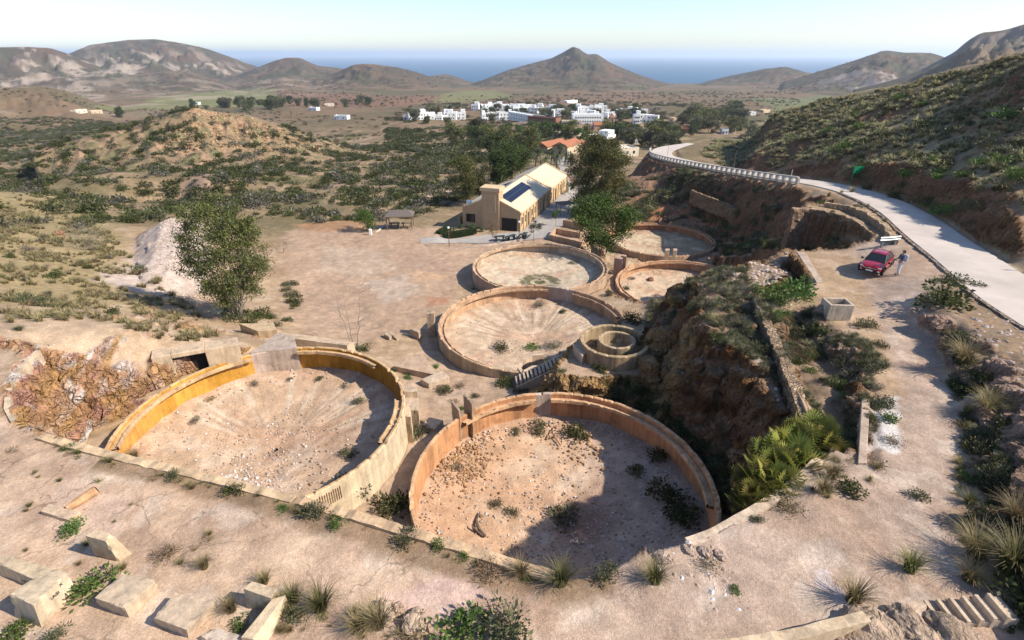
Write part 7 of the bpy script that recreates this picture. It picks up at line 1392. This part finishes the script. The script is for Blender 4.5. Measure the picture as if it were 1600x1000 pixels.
mass('plaza_stones', spread([(450, 375), (560, 355), (720, 385), (730, 430), (600, 520), (480, 500)], 900, 43) + spread([(0, 480), (180, 490), (330, 530), (60, 540), (0, 545)], 700, 44), STN + WST[:1], 'loose stones on plaza and sandy shelf', 'stones', .015, .08, 43)
mass('knoll_rocks', spread([(235, 240), (300, 170), (375, 180), (440, 205), (520, 238), (400, 240)], 1300, 45), OST, 'orange rocks over the stony knoll', 'rocks', .15, .7, 45)
def boulder(lab, px, py, s, seed, col, sz=.7, z=None):
    p = gpt(px, py); bm = bmesh.new(); bmesh.ops.create_icosphere(bm, subdivisions=4, radius=1); P = np.array([v.co for v in bm.verts]); me = bpy.data.meshes.new('boulder'); bm.to_mesh(me); bm.free()
    q = P * 1.4 + seed * 3.7; d = .34 * pn3(q[:, 0], q[:, 1], q[:, 2]) - .22 * np.abs(pn3(q[:, 0] * 1.6, q[:, 1] * 1.6, q[:, 2] * 1.6)) + .10 * np.abs(pn3(q[:, 0] * 5, q[:, 1] * 5, q[:, 2] * 5)) + .04 * pn3(q[:, 0] * 13, q[:, 1] * 13, q[:, 2] * 13)
    me.vertices.foreach_set('co', (P * (1 + d)[:, None]).astype(np.float32).ravel()); n1 = pn3(q[:, 0] * 1.7, q[:, 1] * 1.7, q[:, 2] * 3)
    C = np.clip(np.array(col)[None] * (1 + .45 * n1)[:, None], .03, .7); t = me.color_attributes.new('soil', 'FLOAT_COLOR', 'POINT'); t.data.foreach_set('color', np.c_[C, np.ones(len(C))].astype(np.float32).ravel()); a = me.attributes.new('rock', 'FLOAT', 'POINT'); a.data.foreach_set('value', np.full(len(C), .6, np.float32)); me.materials.append(GM); me.update()
    o = link('boulder', me); o.location = p + Vector((0, 0, s * .1)); o.scale = (s, s * .85, s * sz); o.rotation_euler = (0, 0, seed); return tag(o, lab, 'boulder')
boulder('rounded pale boulder at the bottom edge beside the rust brown tussocks', 596, 962, .42, 61, (.46, .34, .25)); boulder('ripple marked tan boulder at the bottom edge', 645, 975, .40, 62, (.47, .35, .25)); boulder('narrow upright stone between the two bottom edge boulders', 620, 955, .22, 63, (.48, .34, .25), 1.1)
boulder('reddish boulder lying on the half hidden tank floor', 1014, 440, .42, 64, (.24, .12, .08)); boulder('pile of orange rock on the dry slope by the bare branched bush', 88, 368, .8, 65, (.30, .16, .09), .6); boulder('jagged brown rock under the rubble filled basin', 1282, 490, .6, 66, (.33, .24, .18), .9)
for i, (px, py, s, lab) in enumerate([(1350, 992, .9, 'largest grey brown rock below the pale steps'), (1420, 985, .7, 'broken rock directly under the pale steps'), (1310, 1000, .5, 'rock at the bottom edge beside the curving low wall'), (1480, 995, .7, 'rock at the bottom edge right under the steps'), (1100, 862, .24, 'pinkish rock on the crumbled terrace edge'), (1035, 872, .28, 'orange rock at the tussock on the crumbled edge'), (1075, 858, .22, 'white veined rock on the crumbled edge'), (1125, 868, .22, 'small tan rock on the gravel near the crumbled edge')]):
    boulder(lab, px, py, s, 70 + i, (.36, .265, .19) if i < 4 else (.42, .31, .24), .45)
m = MB(); p = gpt(757, 840); m.tube([(0, 0, .1), (-.35, .35, .25), (-.5, .9, .15), (-.35, 1.5, .12)], [.09, .08, .06, .03], 6, (.10, .075, .055)); m.tube([(-.1, 0, .1), (-.65, .4, .3), (-.7, .55, .3)], [.06, .05, .02], 5, (.10, .075, .055)); o = m.obj('dead_branch', M_BARKD); o.location = p; tag(o, 'dark dead forked branch at the sunny edge of the terracotta tank floor', 'branch')
m = MB(); p = gpt(865, 690); m.tube([(.3, -.6, .05), (.05, -.1, .12), (-.15, .3, .25), (-.1, .8, .2), (.3, 1.3, .08)], .035, 6); o = m.obj('bent_rod', M_RUST); o.location = p; tag(o, 'bent rusty rod on the terracotta tank floor', 'rod')
m = MB(); t = TO['A']
for k in range(16):
    a = ang('A', 470 + k * 4.2, 776 - k * 1.2); q = (TANKS['A'][3] + .03); m.tube([(q * math.cos(a), q * math.sin(a), -.25 - .03 * (k % 3)), (q * math.cos(a), q * math.sin(a), -1.0)], .014, 4)
for z in (-.4, -.7):
    m.tube([((TANKS['A'][3] + .04) * math.cos(ang('A', 470 + k * 9, 776 - k * 2.6)), (TANKS['A'][3] + .04) * math.sin(ang('A', 470 + k * 9, 776 - k * 2.6)), z) for k in range(8)], .012, 4)
m.obj('rebar_mesh', M_RUST, t)
# ---------------------------------------------------------------- the red car
def paint():
    m, n, b = mat('red_car_paint'); b.inputs['Base Color'].default_value = (.33, .006, .022, 1); b.inputs['Roughness'].default_value = .35; b.inputs['Metallic'].default_value = .25; b.inputs['Coat Weight'].default_value = 1; b.inputs['Coat Roughness'].default_value = .04; return m
M_CAR = paint(); M_BLACK = plain('black_plastic', (.012, .012, .013), .5, .4, .1, 3, 0); M_TYRE = plain('tyre_rubber', (.02, .02, .02), .85, .2, .1, 5, 0); M_RIM = plain('alloy', (.45, .45, .46), .3, .5, .05, 5, 0, .01, .9); M_LENS = plain('lamp_lens', (.75, .74, .68), .1, .6, .03, 5, 0); M_CHROME = plain('chrome', (.6, .6, .62), .12, .5, .02, 5, 0, .01, 1)
fl = Vector(at(1344, 433, -13.98)); frr = Vector(at(1377, 440, -13.98)); rr_c = Vector(at(1390, 418, -13.98)); hd = (frr - rr_c); hd.z = 0; hd.normalize(); hd = Vector((-.72, -.694, 0)).normalized()
cc_ = (fl + frr) / 2 - hd * 1.75; car = thing('red_car', 'shiny red crossover car parked on the dirt terrace by the road', 'car', (cc_.x, cc_.y, drop(cc_.x, cc_.y)), math.atan2(hd.y, hd.x))
# body: x forward, cross sections (x, half width, bottom, shoulder height, top height)
secs = [(-2.05, .70, .42, .80, .86), (-1.95, .80, .30, .88, .98), (-1.4, .88, .26, .92, 1.02), (-.5, .89, .25, .92, 1.0), (.4, .89, .25, .90, .98), (.95, .88, .25, .88, .96), (1.5, .86, .26, .82, .90), (1.9, .78, .28, .72, .80), (2.06, .62, .34, .62, .68)]
m = MB(); ring = []
for x, w_, b0, s0, t0 in secs: ring += [(x, -w_ * .92, b0), (x, -w_, b0 + .15), (x, -w_ * 1.0, s0 - .12), (x, -w_ * .95, s0), (x, -w_ * .72, t0), (x, 0, t0 + .02), (x, w_ * .72, t0), (x, w_ * .95, s0), (x, w_ * 1.0, s0 - .12), (x, w_, b0 + .15), (x, w_ * .92, b0)]
k = 11; m.add(ring, [(i * k + j, (i + 1) * k + j, (i + 1) * k + (j + 1) % k, i * k + (j + 1) % k) for i in range(len(secs) - 1) for j in range(k)] + [tuple(range(k)), tuple((len(secs) - 1) * k + j for j in range(k))[::-1]]); body = m.obj('body', M_CAR, car, True)
car.location.x -= .42; car.location.y += .05; car.scale = (.83, .83, .83); sb = body.modifiers.new('round', 'SUBSURF'); sb.levels = sb.render_levels = 2
# cabin
cab = [(-1.75, .62, .96, .30), (-1.35, .70, 1.36, .55), (-.6, .72, 1.50, .62), (.15, .70, 1.50, .60), (.95, .74, .96, .5)]
P0 = [(-1.85, .74, .94), (-1.2, .80, .96), (-.2, .81, .97), (1.05, .77, .94)]; P1 = [(-1.45, .55, 1.36), (-1.0, .60, 1.46), (-.2, .62, 1.50), (.25, .58, 1.45)]
m = MB(); vs = []
for (x, w_, z), (x2, w2, z2) in zip(P0, P1): vs += [(x, -w_, z), (x2, -w2, z2), (x2, w2, z2), (x, w_, z)]
m.add(vs, [(i * 4 + a, (i + 1) * 4 + a, (i + 1) * 4 + a + 1, i * 4 + a + 1) for i in range(3) for a in range(3)] + [(0, 1, 2, 3), (15, 14, 13, 12)]); m.obj('pillars', M_BLACK, car, bevel=.03)
m = MB(); vs = []
for x, w_, z in [(-1.5, .54, 1.365), (-1.02, .61, 1.475), (-.2, .63, 1.515), (.27, .59, 1.46)]: vs += [(x, -w_, z), (x, 0, z + .035), (x, w_, z), (x, w_ * .98, z - .07), (x, -w_ * .98, z - .07)]
m.add(vs, [(i * 5 + j, (i + 1) * 5 + j, (i + 1) * 5 + (j + 1) % 5, i * 5 + (j + 1) % 5) for i in range(3) for j in range(5)] + [(0, 1, 2, 3, 4), (19, 18, 17, 16, 15)]); m.obj('roof_panel', M_CAR, car, True, bevel=.02)
def panel(name, q, m_, off=.012):
    q = [Vector(p) for p in q]; n_ = (q[1] - q[0]).cross(q[2] - q[0]).normalized(); c = sum(q, Vector()) / len(q)
    if n_.dot(c - Vector((-.3, 0, .9))) < 0: n_ = -n_
    MB().add([p + n_ * off for p in q] + [p - n_ * .01 for p in q], [tuple(range(len(q))), tuple(range(len(q), 2 * len(q)))[::-1]] + [(i, (i + 1) % len(q), (i + 1) % len(q) + len(q), i + len(q)) for i in range(len(q))]).obj(name, m_, car)
panel('windscreen', [(1.0, -.70, .965), (1.0, .70, .965), (.30, .54, 1.425), (.30, -.54, 1.425)], M_GLASS); panel('rear_window', [(-1.82, .66, .99), (-1.82, -.66, .99), (-1.5, -.5, 1.33), (-1.5, .5, 1.33)], M_GLASS)
for s in (-1, 1):
    panel('side_window', [(.85, s * .775, .97), (.02, s * .80, .99), (.05, s * .635, 1.42), (.22, s * .605, 1.40)], M_GLASS); panel('side_window', [(-.06, s * .80, .99), (-.95, s * .795, 1.0), (-.9, s * .62, 1.40), (-.03, s * .635, 1.43)], M_GLASS)
    m = MB(); m.box((.78, s * .99, 1.0), (.16, .20, .14)); m.obj('mirror', M_BLACK, car, bevel=.03)
    m = MB(); m.box((0, s * .895, .36), (2.4, .03, .16)); m.obj('sill_trim', M_BLACK, car, bevel=.01); m = MB(); m.box((-.5, s * .56, 1.545), (1.25, .045, .035)); m.obj('roof_rail', M_BLACK, car)
    for x in (-1.28, 1.28):
        wh = MB(); wh.lathe([(.20, -.1), (.31, -.1), (.335, -.06), (.335, .06), (.31, .1), (.20, .1)], 20); wo = wh.obj('wheel', M_TYRE, car, True); wo.location = (x, s * .80, .335); wo.rotation_euler = (math.pi / 2, 0, 0)
        MB().lathe([(.001, .0), (.06, .03), (.10, .0), (.2, .03), (.21, .06)], 20, (0, 0, .04)).obj('rim', M_RIM, wo); MB().lathe([(.001, .0), (.06, -.03), (.10, .0), (.2, -.03), (.21, -.06)], 20, (0, 0, -.04)).obj('rim', M_RIM, wo)
        ar = MB(); pts = [(x + .40 * math.cos(a), s * .895, .335 + .40 * math.sin(a)) for a in np.linspace(-.1, math.pi + .1, 12)]; ar.tube(pts, .045, 5); ar.obj('wheel_arch', M_BLACK, car)
    panel('headlight', [(1.98, s * .52, .66), (1.90, s * .78, .68), (1.84, s * .80, .77), (1.96, s * .55, .73)], M_LENS, .03); panel('tail_light', [(-2.03, s * .45, .82), (-1.98, s * .78, .84), (-1.96, s * .78, .92), (-2.0, s * .45, .90)], plain('tail_lens', (.4, .01, .01), .2, .5, .05, 3, 0), .03)
m = MB(); m.box((2.06, 0, .55), (.06, 1.1, .10)); m.obj('grille', M_BLACK, car, bevel=.01); m = MB(); m.box((2.05, 0, .36), (.08, 1.35, .13)); m.obj('bumper_intake', M_BLACK, car, bevel=.02); m = MB(); m.box((2.075, 0, .635), (.03, 1.0, .025)); m.obj('chrome_strip', M_CHROME, car); m = MB(); m.box((2.095, 0, .46), (.02, .5, .11)); m.obj('number_plate', M_WHITE, car); m = MB(); m.box((2.09, 0, .66), (.02, .12, .07)); m.obj('badge', M_CHROME, car)
for s in (-1, 1):
    m = MB(); m.box((1.98, s * .62, .42), (.1, .16, .09)); m.obj('fog_light', M_LENS, car, bevel=.02)
# ---------------------------------------------------------------- person beside the car
pp_ = gpx(1398, 429); yaw = math.radians(178)
per = thing('person', 'person in grey shirt and white trousers with a pale backpack, standing by the red car', 'person', pp_, yaw)
def skin(name, J, E_, m_, parent, sub=2, root=0):
    me = bpy.data.meshes.new(name); me.from_pydata([j[:3] for j in J], E_, []); o = link(name, me, parent); s = o.modifiers.new('skin', 'SKIN'); s.use_smooth_shade = True
    for v, j in zip(me.skin_vertices[0].data, J): v.radius = (j[3], j[4] if len(j) > 4 else j[3])
    me.skin_vertices[0].data[root].use_root = True; sb = o.modifiers.new('sub', 'SUBSURF'); sb.levels = sb.render_levels = sub; me.materials.append(m_); return o
M_SKIN = plain('skin', (.42, .25, .18), .6, .3, .05, 6, 0); M_SHIRT = plain('grey_violet_shirt', (.20, .19, .27), .85, .2, .1, 8, 0); M_TROU = plain('white_trousers', (.74, .72, .70), .85, .2, .06, 6, 0); M_HAIR = plain('brown_hair', (.07, .04, .025), .7, .3, .15, 12, 0); M_BAG = plain('pale_grey_pack', (.42, .45, .48), .8, .2, .1, 8, 0); M_SHOE = plain('tan_shoes', (.30, .22, .16), .8, .2, .1, 6, 0)
# x is forward
body_j = [(0, 0, .95, .12, .15), (0, 0, 1.15, .11, .135), (.01, 0, 1.34, .115, .17), (.01, 0, 1.46, .06, .07), (.03, 0, 1.53, .05, .05), (.05, 0, 1.62, .085, .08), (.05, 0, 1.70, .075, .07),
  (.02, .19, 1.41, .055), (.06, .24, 1.16, .042), (.28, .17, 1.08, .033), (.36, .15, 1.09, .03), (.02, -.19, 1.41, .055), (.06, -.24, 1.16, .042), (.28, -.15, 1.10, .033), (.36, -.12, 1.12, .03),
  (.01, .09, .88, .095), (.05, .10, .50, .062), (-.02, .11, .10, .045), (.10, .12, .04, .036), (-.02, -.09, .88, .095), (-.02, -.10, .50, .062), (-.12, -.11, .10, .045), (.0, -.12, .04, .036)]
be = [(0, 1), (1, 2), (2, 3), (3, 4), (4, 5), (5, 6), (2, 7), (7, 8), (8, 9), (9, 10), (2, 11), (11, 12), (12, 13), (13, 14), (0, 15), (15, 16), (16, 17), (17, 18), (0, 19), (19, 20), (20, 21), (21, 22)]
skin('body', body_j, be, M_SKIN, per)
skin('shirt', [(0, 0, .90, .14, .175), (0, 0, 1.15, .125, .15), (.01, 0, 1.36, .13, .185), (.01, 0, 1.455, .08, .10), (.02, .195, 1.42, .068), (.06, .245, 1.16, .055), (.18, .21, 1.11, .05), (.02, -.195, 1.42, .068), (.06, -.245, 1.16, .055), (.18, -.20, 1.12, .05)], [(0, 1), (1, 2), (2, 3), (2, 4), (4, 5), (5, 6), (2, 7), (7, 8), (8, 9)], M_SHIRT, per)
skin('trousers', [(0, 0, .96, .13, .16), (.01, .09, .86, .11), (.05, .10, .50, .078), (-.02, .11, .11, .062), (-.02, -.09, .86, .11), (-.02, -.10, .50, .078), (-.12, -.11, .11, .062)], [(0, 1), (1, 2), (2, 3), (0, 4), (4, 5), (5, 6)], M_TROU, per)
skin('hair', [(.02, 0, 1.66, .09, .088), (.04, 0, 1.74, .075, .075), (-.02, 0, 1.58, .06, .07)], [(0, 1), (0, 2)], M_HAIR, per)
for s, x in ((1, -.0), (-1, -.10)):
    MB().box((x + .05, s * .115, .045), (.27, .10, .09)).obj('shoe', M_SHOE, per, bevel=.03)
    a = [(.36, s * .14, 1.10, .03), (.42, s * .12, 1.10, .028), (.46, s * .10, 1.09, .010), (.43, s * .09, 1.12, .010)]
    for f in range(4): MB().tube([(.41, s * (.15 - .02 * f), 1.105), (.455, s * (.145 - .02 * f), 1.10), (.47, s * (.135 - .02 * f), 1.075)], [.010, .009, .007], 5).obj('finger', M_SKIN, per, True)
    MB().tube([(.39, s * .10, 1.11), (.42, s * .075, 1.125), (.45, s * .07, 1.12)], [.011, .010, .008], 5).obj('thumb', M_SKIN, per, True)
MB().box((.135, 0, 1.63), (.03, .025, .04)).obj('nose', M_SKIN, per, bevel=.008)
o = MB().box((.47, 0, 1.11), (.10, .22, .05)).obj('camera_bag', M_BLACK, None, bevel=.015); o.matrix_world = Matrix.Translation(pp_) @ Matrix.Rotation(yaw, 4, 'Z'); tag(o, 'small black pouch held in front by the person at the red car', 'pouch')
bp = MB(); bp.box((-.22, 0, 1.22), (.20, .32, .46)); bo = bp.obj('backpack', M_BAG, None, bevel=.06); bo.matrix_world = o.matrix_world.copy(); tag(bo, 'pale grey backpack on the back of the person by the red car', 'backpack')
for s in (-1, 1): MB().tube([(-.13, s * .11, 1.42), (.02, s * .12, 1.49), (.14, s * .12, 1.36), (.12, s * .13, 1.12)], .022, 5).obj('strap', M_BLACK, bo)
